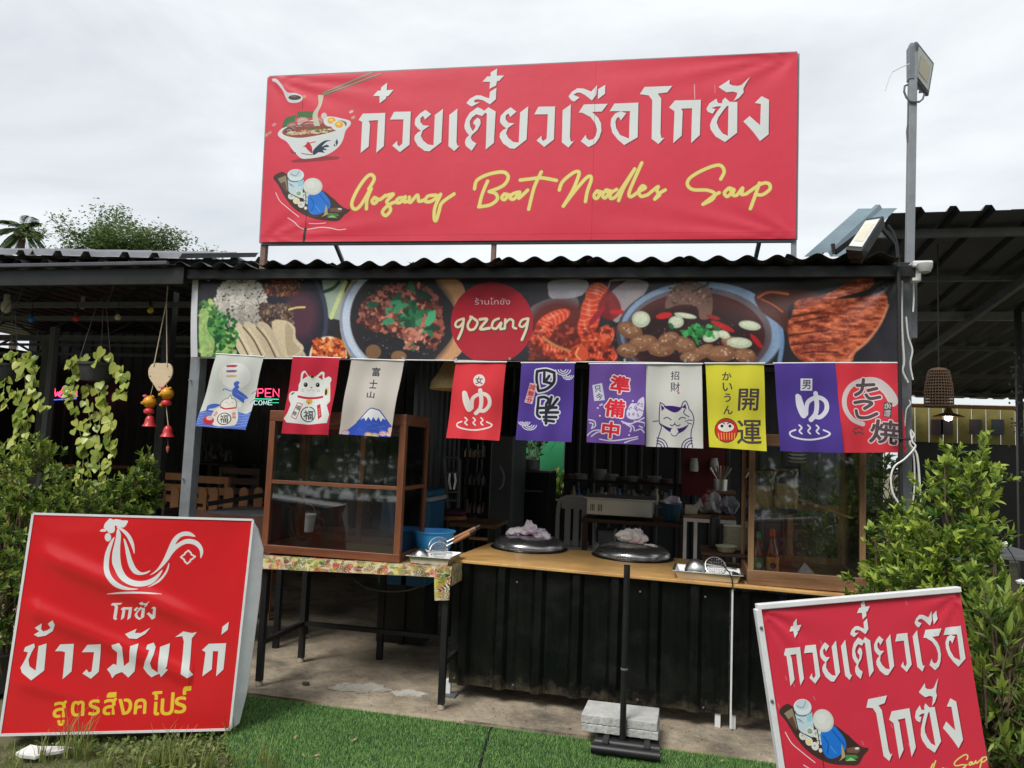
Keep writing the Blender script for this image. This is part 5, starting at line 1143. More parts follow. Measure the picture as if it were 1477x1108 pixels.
cable([(1301,405),(1301,470),(1304,520),(1302,535),(1310,552)], .0, .008, 'straight pale cable against the banner side of the right post')
cable([(1311,577),(1313,583),(1307,592),(1305,615)], -.01, .005, 'short curling cable beside the red cloth on the right post')
cable([(1313,620),(1318,628),(1312,640),(1322,655),(1326,690),(1328,738)], -.02, .008, 'longest white cable beside the right post, bending to the right')
cable([(1313,622),(1316,637),(1320,645),(1305,662),(1290,673),(1285,690),(1288,712),(1297,730),(1298,765),(1296,790)], -.14, .007, 'white cable crossing in front of the right post to the left')
cable([(1311,640),(1318,660),(1319,700),(1316,730)], .0, .006, 'white cable close against the right post behind the leaves')
cable([(1286,800),(1274,820),(1268,840)], -.25, .006, 'white cable end lying among the shrub leaves')

# ================================================================== COUNTER
YCF = .2; 
a_ = P(651,806,YCF-.03); b_ = P(1056,843,YCF-.03); c_ = P(1240,859,YCF-.03)
ztop = lambda x: a_.z+(c_.z-a_.z)*(x-a_.x)/(c_.x-a_.x)
counter = thing('serving_counter', 'long counter clad in black ribbed sheet under a yellow plywood top', 'counter', (0,YCF,0))
YCB = 1.05
def topboard(x0, x1, name='counter_top', ybk=YCB, y0=YCF-.05, xl=None):
    mb = MB(); z0, z1 = ztop(x0), ztop(x1); t = .018; xb = xl if xl is not None else x0
    mb.add([(x0,y0,z0-t),(x1,y0,z1-t),(x1,ybk,z1-t),(xb,ybk,z0-t),(x0,y0,z0),(x1,y0,z1),(x1,ybk,z1),(xb,ybk,z0)], [(0,3,2,1),(4,5,6,7),(0,1,5,4),(1,2,6,5),(2,3,7,6),(3,0,4,7)])
    return mb.build(name, M_board, counter, bevel=.003)
xm = b_.x; topboard(a_.x-.02, xm-.001, xl=a_.x+.04); topboard(xm+.002, 1.32)
def ztb(x): return ztop(x)
mb = MB(); corr(mb, (a_.x+.01, YCF, .085), (xm-.02-a_.x, 0, 0), (0,0,ztop(a_.x)-.105), (0,-1,0), .235, .034, 'trap', phase=.1); mb.build('front_panel', M_ribbed, counter)
mb = MB(); corr(mb, (xm+.012, YCF, .085), (1.32-xm, 0, 0), (0,0,ztop(xm)-.125), (0,-1,0), .205, .024, 'trap', phase=.1); mb.build('front_panel', M_ribbed, counter)
MB().box(a_.x+.01, a_.x+.03, YCF+.002, YCB-.05, .085, a_.z-.03).build('side_panel', M_ribbed, counter)
for k, (x_, y_) in enumerate([(i, j) for i in range(0,9,2) for j in (.12, .74)]):
    x = a_.x+.05+x_*.19
    if x > xm-.03: continue
    MB().lathe([(.001,-.004),(.006,-.003),(.007,0)], (x, YCF-.012, y_+.008*math.sin(k*3)), 8, axis=(0,1,0)).build('screw', M_galvd, counter)
MB().box(xm-.002, xm+.008, YCF-.03, YCF-.024, .02, ztop(xm)-.03).build('white_strip', M_white, counter)
for px in (645, 1036, 1058, 1225):
    x = P(px, 1000, YCF).x; MB().box(x-.016, x+.016, YCF+.01, YCF+.045, 0, .1).build('leg', M_white, counter, bevel=.003)
c = P(646,1020,YCF); MB().box(c.x-.03, c.x+.05, YCF-.03, YCF+.05, .001, .014).build('foot_plate', M_galvd, counter)

def lid(px, py, w, label, grp):
    c = P(px, py, 0); 
    # centre on the counter top plane
    c = G(px, py, ztop(P(px,py,.5).x)+.01); x, y = c.x, c.y; z = ztop(x)+.001; R = w
    rim = thing('stock_pot', label, 'stock pot', (x,y,z), grp)
    MB().lathe([(R*1.09,0),(R*1.10,.006),(R*1.04,.012),(R*1.0,.010)], (x,y,z), 48).build('rim_ring', mat('black_ring', (.012,.012,.013), .35, .3), rim, smooth=True)
    MB().lathe([(R,.006),(R*1.0,.030),(R*.985,.040),(R*.95,.052),(R*.86,.070),(R*.72,.083),(R*.5,.093),(R*.2,.099),(.001,.100)], (x,y,z), 56).build('lid', M_lid, rim, smooth=True)
    MB().lathe([(.02,.095),(.022,.11),(.03,.115),(.03,.122),(.001,.124)], (x,y,z), 16).build('knob', M_rubber, rim, smooth=True)
    for s in (-1, 1):
        MB().tube([(x+s*.05-.03,y-R*1.0,z+.014),(x+s*.05-.03,y-R*1.06,z+.02),(x+s*.05+.02,y-R*1.06,z+.02),(x+s*.05+.02,y-R*1.0,z+.014)], .003, 6).build('clip', M_steel, rim)
    return x, y, z
def rag(x, y, z, sx, sy, sz, label, seed, n=26, m=None, spots=None, name='cloth_rag', cat='rag', grp=None):
    r = np.random.default_rng(seed); v = []; nu, nv = 72, 40; ph = r.random(10)*6.28
    for j in range(nv+1):
        th = pi*j/nv
        for i in range(nu):
            a = 2*pi*i/nu; d = 1+.18*sin(3*a+ph[0]+th*2)+.14*sin(5*a+ph[1]-th*4)+.10*sin(9*a+ph[2]+th*5)+.08*sin(13*a+th*9+ph[3])+.10*abs(sin(8*a+th*7+ph[6]))+.07*abs(sin(17*a-th*11+ph[7]))
            zz = .5-.5*cos(th); zz = 1-zz; h = sz*zz*(1+.35*sin(a*2+ph[4])+.22*sin(a*4+ph[5]+th*3)-.20*abs(sin(a*7+th*6+ph[8]))-.12*abs(sin(a*13-th*9+ph[9])))
            v.append((x+sx*sin(th)*cos(a)*d, y+sy*sin(th)*sin(a)*d, z+max(.001, h)))
    f = [(j*nu+i, (j+1)*nu+i, (j+1)*nu+(i+1)%nu, j*nu+(i+1)%nu) for j in range(nv) for i in range(nu)]
    mb = MB(); mb.add(v, f); return one(mb, name, m or M_cloth, label, cat, grp, smooth='all')
M_rag1 = mat('white_purple_rag', (.88,.82,.88), .85, 0, .05, 22, bump=.3, bs=50, dirt=.7, dcol=(.34,.10,.33))
M_rag2 = mat('white_red_rag', (.88,.86,.83), .85, 0, .05, 22, bump=.3, bs=50, dirt=.6, dcol=(.62,.16,.14))
x, y, z = lid(763,789,.255,'domed dark pot lid with a purple and white rag on its knob, left of two','domed pot lids set in the counter')
rag(x, y-.02, z+0.097, .10, .07, .075, 'crumpled white and purple rag on the left pot lid', 2, m=M_rag1)
rag(x-.10, y-.03, z+0.083, .055, .04, .045, 'small folded end of white rag at the left of the left lid', 5, m=M_rag1)
rag(x+.10, y-.06, z+0.068, .05, .05, .055, 'drooping white rag end at the right side of the left lid', 6, m=M_rag1)
x, y, z = lid(912,801,.262,'domed dark pot lid with a white and red rag on its knob, right of two','domed pot lids set in the counter')
rag(x, y-.02, z+0.097, .085, .06, .08, 'crumpled white rag with red marks on the right pot lid', 3, m=M_rag2)
rag(x+.11, y-.05, z+0.070, .05, .03, .025, 'flat rag end lying on the right lid', 7, m=M_rag2)

def tray(px, py, w, d, label, h=.045, rz=0, zf=None, Y=None):
    """steel tray; px,py is the middle of its front top edge"""
    x = P(px, py, Y).x; z = zf; root = thing('steel_tray', label, 'tray', (x, Y, z), 'shallow steel trays')
    mb = MB(); c = Vector((x, Y+d/2, z)); R = Matrix.Rotation(rz, 3, 'Z')
    def ring(w_, d_, z_): return [c+R@Vector((sx*w_/2, sy*d_/2, z_)) for sx, sy in ((-1,-1),(1,-1),(1,1),(-1,1))]
    rr = [ring(w*.90,d*.88,0), ring(w,d,h), ring(w+.03,d+.03,h), ring(w+.03,d+.03,h-.003), ring(w-.004,d-.004,h-.004), ring(w*.90-.004,d*.88-.004,.003)]
    v = [p for r_ in rr for p in r_]; fs = [(3,2,1,0)]
    for k in range(5):
        for i in range(4): fs.append((k*4+i, k*4+(i+1)%4, (k+1)*4+(i+1)%4, (k+1)*4+i))
    fs.append((20,21,22,23)); mb.add(v, fs); mb.build('pan', M_steel, root, bevel=.004)
    return root, x, Y+d/2, z
def ladle(name, c, R, hd, hl, label, m=None, wood=False):
    root = thing(name, label, 'ladle', c); c = Vector(c)
    MB().lathe([(R*.999,0),(R*.98,R*.15),(R*.8,R*.55),(R*.45,R*.85),(.001,R*.97)], c, 24, axis=(-.15,-.35,1)).build('bowl', M_steel, root, smooth=True)
    MB().tube([c+Vector(hd).normalized()*R*.8+Vector((0,0,R*.5)), c+Vector(hd).normalized()*(R+hl)], [.006,.005], 8).build('handle', M_tan if wood else M_steel, root); return root
def strainer(c, R, hd, hl, label, wood=True):
    c = Vector(c); root = thing('noodle_strainer', label, 'strainer', c, 'wire noodle strainers'); hd = Vector(hd).normalized()
    ax = Vector((.1,-.75,.55)).normalized(); u = ax.cross(Vector((0,0,1))).normalized(); v = u.cross(ax)
    mb = MB(); ring = [c+(u*cos(a)+v*sin(a))*R for a in np.linspace(0,2*pi,25)]; mb.tube(ring, .0035, 6); mb.build('hoop', M_steel, root, smooth=True)
    mb = MB()
    for k in range(9):
        t = (k-4)/4.6; hw = sqrt(1-t*t)
        for A_, B_ in ((u, v), (v, u)):
            pts = [c+A_*t*R+B_*hw*R*s-ax*R*.75*sqrt(max(0, 1-t*t-(hw*s)**2)) for s in np.linspace(-1,1,9)]; mb.tube(pts, .0012, 4)
    mb.build('mesh_basket', M_steel, root)
    MB().tube([c+hd*R, c+hd*(R+.06)], .004, 6).build('shank', M_steel, root); MB().tube([c+hd*(R+.05), c+hd*(R+hl)], [.011,.014], 10).build('handle', M_tan if wood else M_rubber, root, smooth=True)
    if wood: MB().tube([c+hd*(R+hl), c+hd*(R+hl+.035)], .014, 10).build('end_cap', M_rubber, root, smooth=True)
    return root

# ================================================================== LEFT TABLE WITH FLORAL OILCLOTH
YT = -.05
t0 = P(375,802,YT); t1 = P(651,819,YT); zt_ = (t0.z+t1.z)/2; x0, x1 = t0.x, t1.x
zl = lambda x: t0.z+(t1.z-t0.z)*(x-x0)/(x1-x0)
table = thing('cloth_covered_table', 'black steel work table covered with a leafy patterned oilcloth', 'table', ((x0+x1)/2, YT+.3, 0))
TD = .62
mb = MB(); mb.add([(x0,YT,t0.z-.02),(x1,YT,t1.z-.02),(x1,YT+TD,t1.z-.02),(x0,YT+TD,t0.z-.02),(x0,YT,t0.z),(x1,YT,t1.z),(x1,YT+TD,t1.z),(x0,YT+TD,t0.z)], [(0,3,2,1),(4,5,6,7),(0,1,5,4),(1,2,6,5),(2,3,7,6),(3,0,4,7)]); mb.build('table_top', M_old, table)
# oilcloth print
co_ = Cv([(0,0),(400,0),(400,30),(0,30)], 5, rgb(214,204,176)); co_.pix(); r_ = random.Random(4)
LC = [rgb(170,45,35), rgb(196,196,70), rgb(70,100,50), rgb(205,120,95), rgb(40,45,40), rgb(215,210,110), rgb(185,60,45), rgb(110,140,50)]
def frond(cv, x, y, s, a, col, n=6):
    for k in range(n):
        for sg in (-1, 1):
            t = k/n; bx = x+cos(a)*s*t; by = y+sin(a)*s*t; aa = a+sg*(.9-.4*t); l = s*.5*(1-.6*t); cv.poly([(bx,by),(bx+cos(aa-.22)*l*.55,by+sin(aa-.22)*l*.55),(bx+cos(aa)*l,by+sin(aa)*l),(bx+cos(aa+.22)*l*.55,by+sin(aa+.22)*l*.55)], col, smooth=2)
    cv.stroke([(x,y),(x+cos(a)*s*1.1,y+sin(a)*s*1.1)], 3, col, smooth=0)
for k in range(210):
    x_ = k*9.7+r_.uniform(-8,8); y_ = (k*61)%170-10
    frond(co_, x_, y_, r_.uniform(45,105), r_.uniform(0,6.28), LC[r_.randrange(8)], r_.choice((4,5,6)))
co_.unit(); co_.stroke([(0,.985),(1,.985)], .006, rgb(190,160,110), smooth=0)
M_oil = printmat('oilcloth_print', co_, .35, .5, dirt=.08)
H_o = .058
skirt = sheet([(x0-.004,YT-.006,t0.z+.003),(x1+.004,YT-.006,t1.z+.003),(x1+.004,YT-.012,t1.z-H_o),(x0-.004,YT-.012,t0.z-H_o-.02)], 60, 6, lambda u, v: .006*sin(u*30)*v+.003*sin(u*71)*v)
skirt.build('oilcloth_front', M_oil, table, smooth='all')
sheet([(x0-.004,YT+TD,t0.z+.0035),(x1+.004,YT+TD,t1.z+.0035),(x1+.004,YT-.006,t1.z+.0035),(x0-.004,YT-.006,t0.z+.0035)], 4, 4).build('oilcloth_top', M_oil, table)
cr = P(626,836,YT-.02); sk = sheet([(cr.x,YT-.018,t1.z-H_o+.02),(x1+.006,YT-.018,t1.z-H_o+.022),(x1+.004,YT-.024,P(646,864,YT).z),(cr.x+.012,YT-.024,P(632,866,YT).z)], 10, 12, lambda u, v: .006*sin(u*6+v*3))
sk.uv = [(.8+u*.055, (v*3.2)%1.0 if v < .33 else min(.98, v)) for u, v in sk.uv]; sk.build('oilcloth_flap', M_oil, table, smooth='all')
sheet([(x1+.005,YT-.006,t1.z+.003),(x1+.005,YT+TD,t1.z+.003),(x1+.008,YT+TD,t1.z-H_o-.05),(x1+.008,YT-.006,t1.z-H_o-.05)], 20, 6).build('oilcloth_side', M_oil, table, smooth='all')
lg = [(x0+.03,YT+.04),(x1-.03,YT+.02),(x0+.03,YT+TD-.04),(x1-.03,YT+TD-.04)]
for k, (lx, ly) in enumerate(lg): MB().box(lx-.019,lx+.019,ly-.019,ly+.019,.03,zt_-.02).build('leg', M_black, table, bevel=.002)
for k, (lx, ly) in enumerate(lg): MB().lathe([(.02,0),(.024,.004),(.022,.028),(.012,.04)], (lx,ly,0), 12).build('caster', mat('worn_caster', (.33,.28,.22), .9, 0, .3, 30), table, smooth=True)
for z in (.27,):
    MB().bar((lg[0][0],lg[2][1],z), (lg[1][0],lg[3][1],z), .03).build('rail', M_black, table); MB().bar((lg[0][0],lg[0][1],z), (lg[2][0],lg[2][1],z), .03).build('rail', M_black, table); MB().bar((lg[1][0],lg[1][1],z), (lg[3][0],lg[3][1],z), .03).build('rail', M_black, table)
MB().bar((lg[0][0],YT+.04,zt_-.045), (lg[1][0],YT+.02,zt_-.045), .03).build('rail', M_black, table)
MB().tube([P(x, y, .4) for x, y in cat_([(510,835),(530,848),(560,853),(590,851),(615,842)], 4)], .006, 6).build('hose', M_galvd, table)

# ================================================================== GLASS CABINETS
def cabinet(name, label, X0, X1, Y0, D, Z0, Z1, mw, mr, base=.06, postw=.04, shelf=None, back=(2,), toprail=.07, skirt=None, glassm=None, slid=None):
    root = thing(name, label, 'display cabinet', ((X0+X1)/2, Y0+D/2, Z0))
    Y1 = Y0+D
    for i, (x, y) in enumerate(((X0,Y0),(X1-postw,Y0),(X0,Y1-postw),(X1-postw,Y1-postw))): MB().box(x, x+postw, y, y+postw, Z0, Z1-toprail).build('corner_post', mw, root, bevel=.003)
    MB().box(X0-.004, X1+.004, Y0-.003, Y0+postw, Z0, Z0+base).build('bottom_rail', mr, root, bevel=.003)
    MB().box(X0, X0+postw, Y0+postw, Y1-postw, Z0, Z0+base).build('bottom_rail', mr, root, bevel=.003); MB().box(X1-postw, X1, Y0+postw, Y1-postw, Z0, Z0+base).build('bottom_rail', mr, root, bevel=.003)
    MB().box(X0, X1, Y1-postw, Y1, Z0, Z0+base).build('bottom_rail', mr, root, bevel=.003)
    MB().box(X0, X1, Y0-.002, Y0+postw, Z1-toprail, Z1).build('top_rail', mr, root, bevel=.003); MB().box(X0, X1, Y1-postw, Y1, Z1-toprail, Z1).build('top_rail', mr, root, bevel=.003)
    MB().box(X0, X0+postw, Y0+postw, Y1-postw, Z1-toprail, Z1).build('top_rail', mr, root, bevel=.003); MB().box(X1-postw, X1, Y0+postw, Y1-postw, Z1-toprail, Z1).build('top_rail', mr, root, bevel=.003)
    MB().box(X0+.01, X1-.01, Y0+.01, Y1-.01, Z0+.02, Z0+.034).build('floor_board', mr, root)
    if shelf:
        MB().box(X0+.002, X1-.002, Y0+.003, Y0+.03, shelf-.012, shelf+.012).build('shelf_rail', mr, root, bevel=.002); MB().box(X1-.03, X1-.004, Y0+.03, Y1-.03, shelf-.012, shelf+.012).build('shelf_rail', mr, root)
        MB().box(X0+.004, X0+.03, Y0+.03, Y1-.03, shelf-.012, shelf+.012).build('shelf_rail', mr, root); MB().box(X0+.03, X1-.03, Y1-.04, Y1-.015, shelf-.012, shelf+.012).build('shelf_rail', mr, root)
        MB().box(X0+.03, X1-.03, Y0+.03, Y1-.04, shelf+.013, shelf+.018).build('shelf_glass', M_glassb, root)
    g = glassm or M_glass
    MB().box(X0+postw, X1-postw, Y0+.012, Y0+.016, Z0+base, Z1-toprail).build('front_pane', g, root)
    for x in (X0+.012, X1-.016): MB().box(x, x+.004, Y0+postw, Y1-postw, Z0+base, Z1-toprail).build('side_pane', M_glassb, root)
    W_ = X1-X0
    for f in back:   # sliding back doors: frame + pane
        a, b = X0+W_*f[0], X0+W_*f[1]; y = Y1-.03+f[2]*.012; t = .035; z0, z1 = Z0+base, (f[3] if len(f) > 3 else Z1-toprail)
        dr = MB(); dr.box(a, a+t, y, y+.012, z0, z1); dr.box(b-t, b, y, y+.012, z0, z1); dr.box(a+t, b-t, y, y+.012, z0, z0+t); dr.box(a+t, b-t, y, y+.012, z1-t, z1)
        o = dr.build('back_door', mw, root); p_ = MB().box(a+t, b-t, y+.004, y+.008, z0+t, z1-t); p_.build('pane', M_glassb, o)
    return root
cl = P(374,797,YT+.02); cr_ = P(574,810,YT+.02); ct = P(392,590,YT+.02); ct2 = P(588,600,YT+.02)
Z0 = zl(cl.x)+.006; Z0 = max(Z0, zl(cr_.x)+.006)
cabinet('display_cabinet', 'tall empty reddish wooden display cabinet with glass on the leafy table', (cl.x+ct.x)/2, (cr_.x+ct2.x)/2, YT+.02, .46, Z0, (ct.z+ct2.z)/2, M_wood, M_woodr, base=.05, postw=.042, shelf=P(480,700,YT).z, back=((.03,.52,0),(.48,.97,1)))
# right cabinet
YR = YCF+.0; rl = P(1082,836,YR); rr_ = P(1246,850,YR); rt = P(1250,655,YR)
Zr0 = ztop((rl.x+rr_.x)/2)+.004
cabinet('display_cabinet', 'honey brown wooden display cabinet holding noodles and sauce bottles', P(1080,740,YR).x, P(1249,740,YR).x, YR, .52, Zr0, P(1160,628,YR).z, M_woodl, M_woodh, base=.085, postw=.032, back=((.02,.5,0,P(1160,735,YR).z),(.42,.98,1,P(1160,735,YR).z)))
cbx0 = P(1080,740,YR).x
# noodles in bags hung inside, bottles, stick, paper
def bag(px, py, w, h, label):
    c = P(px, py, YR+.16); root = thing('noodle_bag', label, 'noodle bag', (c.x, YR+.16, c.z-h/2), 'clear bags of dry noodles in the right cabinet')
    def pil(w, h, t, z0=0):
        mb = MB(); nu, nv = 12, 14; v = []; 
        for s in (-1, 1):
            for j in range(nv+1):
                for i in range(nu+1):
                    u = i/nu*2-1; q = j/nv*2-1; th = t*sqrt(max(0,(1-u**4)*(1-q**4)))*(1+.2*sin(u*9+q*7)); v.append((c.x+u*w/2*(1-.06*q*q), YR+.16+s*th/2, z0+c.z+q*h/2))
        k = (nu+1)*(nv+1); f = []
        for s in (0, 1):
            for j in range(nv):
                for i in range(nu):
                    a = s*k+j*(nu+1)+i; q = (a, a+1, a+nu+2, a+nu+1); f.append(q if s == 0 else q[::-1])
        mb.add(v, f); return mb
    pil(w*.84, h*.62, .075, -h*.16).build('noodles', M_noodle, root, smooth='all'); pil(w, h, .09).build('bag_film', M_bag, root, smooth='all')
    MB().box(c.x-w/2, c.x+w/2, YR+.155, YR+.165, c.z+h*.48, c.z+h*.53).build('seal', mat('navy_print', (.03,.03,.10), .5), root)
    MB().box(c.x-w*.42, c.x+w*.42, YR+.12, YR+.124, c.z-h*.46, c.z-h*.38).build('printed_band', mat('navy_print', (.03,.03,.10), .5), root)
bag(1101,710,.125,.27,'clear noodle bag at the left side of the right cabinet'); bag(1133,708,.15,.28,'fuller clear noodle bag, second from the left in the right cabinet')
def bottle(px, py, h, r, capm, labm, label, capn='cap'):
    c = P(px, py, YR+.10); zb = Zr0+.036; x, y = c.x, YR+.10; root = thing('sauce_bottle', label, 'sauce bottle', (x,y,zb), 'sauce bottles in the right cabinet')
    MB().lathe([(r*.9,0),(r,.008),(r,h*.5),(r*.92,h*.56),(r*.5,h*.74),(r*.36,h*.86),(r*.36,h*.92),(.001,h*.92)], (x,y,zb), 20).build('glass_body', M_bottle, root, smooth=True)
    MB().lathe([(r*.42,h*.90),(r*.44,h*1.0),(r*.3,h*1.06),(.001,h*1.06)], (x,y,zb), 16).build('cap', capm, root, smooth=True)
    lb_ = MB().lathe([(r*1.02,h*.06),(r*1.02,h*.46)], (x,y,zb), 20); lb_.f = lb_.f[:-2]; o = lb_.build('label', labm, root, smooth=True)
    MB().lathe([(.001,-.002),(r*.5,-.001),(r*.5,0)], (x,y-r*1.03,zb+h*.28), 14, axis=(0,1,0)).build('emblem', mat('dark_emblem', (.06,.04,.16), .5) if labm is M_lab1 else M_white, o)
bottle(1094,800,.25,.032,mat('green_cap',(.05,.35,.12),.4),M_lab2,'brown sauce bottle with green cap and green label at the cabinet edge')
bottle(1114,800,.27,.037,mat('orange_cap',(.7,.12,.03),.4),M_lab1,'brown sauce bottle with red cap and orange label')
mb = MB(); mb.bar(P(1148,718,YR+.3), P(1238,751,YR+.3), .012, .012); mb.bar(P(1150,721,YR+.31), P(1228,747,YR+.31), .010, .010)
one(mb, 'bamboo_sticks', mat('bamboo', (.55,.36,.14), .5), 'pair of bamboo sticks slanting inside the right cabinet', 'sticks')
mb = MB(); c = P(1163,806,YR+.2); zb = Zr0+.036; mb.add([(c.x-.06,YR+.2,zb),(c.x+.07,YR+.2,zb),(c.x+.05,YR+.28,zb),(c.x-.05,YR+.28,zb),(c.x-.005,YR+.23,zb+.085)], [(0,1,4),(1,2,4),(2,3,4),(3,0,4),(3,2,1,0)])
one(mb, 'folded_paper', M_white, 'folded white paper lying in the right cabinet', 'paper')
c = P(1150,660,YR+.25); mb = MB()
for k in range(4): mb.lathe([(.03,0),(.055,.012),(.057,.014),(.03,.004)], (c.x, YR+.25, P(1150,668,YR+.25).z+k*.022), 20)
one(mb, 'foam_cups', M_white, 'small stack of pale bowls near the top of the right cabinet', 'bowls')

# trays, ladles and bowl on the table and counter
zc = ztop(P(1030,820,.25).x)
r1, tx, ty, tz = tray(1022, 826, .38, .26, 'steel tray at the right end of the counter with ladle and strainer', .05, radians(-3), zc+.002, .18)
ladle('soup_ladle', (tx-.07, ty-.02, tz+.045), .068, (.9,.2,.05), .18, 'round steel ladle turned upside down in the right tray')
strainer((tx+.045, ty-.03, tz+.075), .062, (.8,.25,-.28), .16, 'wire strainer with black handle lying in the right tray', wood=False)
zt1 = t1.z
r2, tx, ty, tz = tray(618, 812, .26, .26, 'steel tray on the leafy table corner with strainers', .05, 0, zt1+.004, YT+.01)
ladle('soup_ladle', (tx-.075, ty-.06, tz+.035), .05, (.9,.3,.12), .15, 'small steel ladle upside down in the left tray')
strainer((tx+.02, ty+.0, tz+.075), .055, (.86,.10,.50), .17, 'wooden handled wire strainer pointing right out of the left tray')
strainer((tx-.01, ty+.08, tz+.09), .06, (.80,.35,.42), .20, 'second wooden handled wire strainer behind in the left tray')
c = P(626,785,YT+.42); bz = zt1+.004; rb = thing('plastic_bowl', 'bright blue plastic bowl behind the left steel tray', 'bowl', (c.x, YT+.42, bz))
hb = P(626,765,YT+.42).z-bz; MB().lathe([(.075,0),(.10,.01),(.125,hb*.7),(.135,hb),(.142,hb),(.142,hb-.008),(.132,hb-.008),(.12,hb*.65),(.09,.014),(.001,.012)], (c.x, YT+.42, bz), 36).build('bowl_shell', M_blue, rb, smooth=True)
c = P(573,790,YT+.30)
strainer((cr_.x-.085, YT+.33, Z0+.12), .065, (-.2,.3,-1), .05, 'round wire strainer seen through the left cabinet glass', wood=False)
mb = MB(); mb.tube([P(x, y, YCF-.06) for x, y in ((1040,812),(1052,826),(1056,836),(1057,845))], .004, 6); one(mb, 'power_cable', M_rubber, 'short black cord hanging over the counter edge', 'cord')
mb = MB(); c = G(690,779,ztop(a_.x)); mb.prism([(-.07,-.02),(.06,-.03),(.075,.0),(.04,.028),(-.06,.02)], (c.x,c.y,ztop(a_.x)+.002), (1,0,0), (0,1,0), (0,0,.018)); one(mb, 'wood_block', M_tan, 'flat brown board scrap at the left end of the counter top', 'board')

# ================================================================== STAND WITH CONCRETE SLABS
s0 = G(852,1088,0); s1 = G(952,1097,0); sx0, sx1, sy = s0.x, s1.x, (s0.y+s1.y)/2
stand = thing('pole_stand', 'black steel pole stand made of parallel tubes', 'pole stand', ((sx0+sx1)/2, sy, 0))
for k, yy in enumerate((0, .085, .17, .25)): MB().tube([(sx0+.01*k, sy+yy, .026), (sx1-.004*k, sy+yy, .026)], .026, 12).build('base_tube', M_black, stand, smooth=True)
for xx in (sx0+.07, sx1-.07): MB().box(xx-.015, xx+.015, sy+.0, sy+.26, .052, .058).build('cross_bar', M_black, stand)
pb = P(898,1062,sy+.10); pt = P(905,815,sy+.10); MB().tube([(pb.x, sy+.10, .055), (pb.x, sy+.10, pt.z)], .017, 12).build('pole', M_black, stand, smooth=True)
MB().lathe([(.019,-.006),(.021,0),(.019,.006)], (pb.x, sy+.10, P(900,965,sy+.1).z), 14).build('collar', M_galvd, stand)
def slab_(label, z, sh, ang, t=.042):
    mb = MB(); xa, xb, xc = P(840,1030,sy+.12).x, P(950,1040,sy+.12).x, pb.x; r = np.random.default_rng(int(z*1000)); y0, y1 = sy+.118, sy+.36
    pts = []
    for i in range(25): f = i/24; pts.append((xa+(xb-xa)*f, y0+r.normal(0,.002)))
    pts += [(xb+.006, y1), (xa+.01, y1)]
    ca = Matrix.Rotation(ang, 3, 'Z'); mb.prism(pts, (sh,0,z), (1,0,0), (0,1,0), (0,0,t)); o = one(mb, 'concrete_slab', M_conc, label, 'concrete slab', 'concrete slabs weighing down the pole stand', bevel=.004); return o
slab_('lower rough grey concrete slab resting on the black stand', .060, 0, 0); slab_('upper grey concrete slab on top of the other slab', .104, -.006, .02, .046)

# ================================================================== LEFT BOARD SIGN
nl_ = nrm(25.5,6); lq = plane(LB_Q, 2, 4.6, nl_); TL, TR, BR, BL = lq
lsign = thing('board_sign', 'square red board sign with white rooster emblem leaning at the left', 'board sign', tr_(BR, BL))
def lw(u, v):
    d = .019*math.exp(-((v-.16-.42*u)/.05)**2)*min(1, u*6)*min(1,(1-u)*3)+.015*math.exp(-((v-.42-.42*u)/.045)**2)*(u < .8)+.005*sin(u*5+v*3)+.011*math.exp(-((v-.75-.3*u)/.04)**2)*max(0, 1-u*1.6)
    k = min(1, min(u, 1-u, v, 1-v)*12); return d*k
sheet([p+nl_*.003 for p in lq], 90, 90, lw).build('vinyl_face', printmat('left_board_print', cvl, .24, .6, dirt=.08), lsign, smooth='all')
th_ = .11
back = [p-nl_*th_ for p in lq]
of_ = TR-nl_*.05; FP = [PL(x, y, of_, nl_) for x, y in ((372,762),(380,792),(376,850),(366,930),(356,1000),(345,1044))]; FE = [TR.lerp(BR, f) for f in (0,.12,.33,.6,.83,1)]
mb = MB(); mb.add(FE+FP+[p-nl_*.02 for p in FP], [(i,i+1,i+7,i+6) for i in range(5)]+[(i+6,i+7,i+13,i+12) for i in range(5)]); mb.build('side_flap', mat('white_vinyl', (.70,.71,.73), .45, 0, .08, 6, bump=.1, bs=6, dirt=.2, dcol=(.4,.38,.34)), lsign)
for nme, (a, b, c, d) in ( ('side_wrap', (TL, BL, back[3], back[0])), ('top_wrap', (TL, back[0], back[1], TR)), ('bottom_wrap', (BL, BR, back[2], back[3]))):
    mb = MB(); mb.add([a, b, c, d], [(0,1,2,3)]); mb.build(nme, mat('white_vinyl', (.70,.71,.73), .45, 0, .08, 6, bump=.1, bs=6, dirt=.2, dcol=(.4,.38,.34)), lsign)
for a, b in ((TL,TR),(TR,BR),(BR,BL),(BL,TL)): MB().bar(a+nl_*.004, b+nl_*.004, .012, .006, up=nl_).build('edge_strip', M_white, lsign)
_cl = sum(lq, Vector())/4; frame(lsign, [_cl+(p-_cl)*.965-nl_*th_ for p in lq], nl_, .03, M_galvd, .03, mids=1)
bx_ = (TR-nl_*(th_+.05)); ft = BR-nl_*.42; ft.z = .01
MB().bar(bx_-Vector((0,0,.10)), ft, .03).build('rear_leg', M_galvd, lsign); MB().bar(BR-nl_*(th_+.02), ft, .03).build('base_bar', M_galvd, lsign)
bx2 = (TL-nl_*(th_+.05)); ft2 = BL-nl_*.42; ft2.z = .01; MB().bar(bx2-Vector((0,0,.10)), ft2, .03).build('rear_leg', M_galvd, lsign); MB().bar(BL-nl_*(th_+.02), ft2, .03).build('base_bar', M_galvd, lsign)

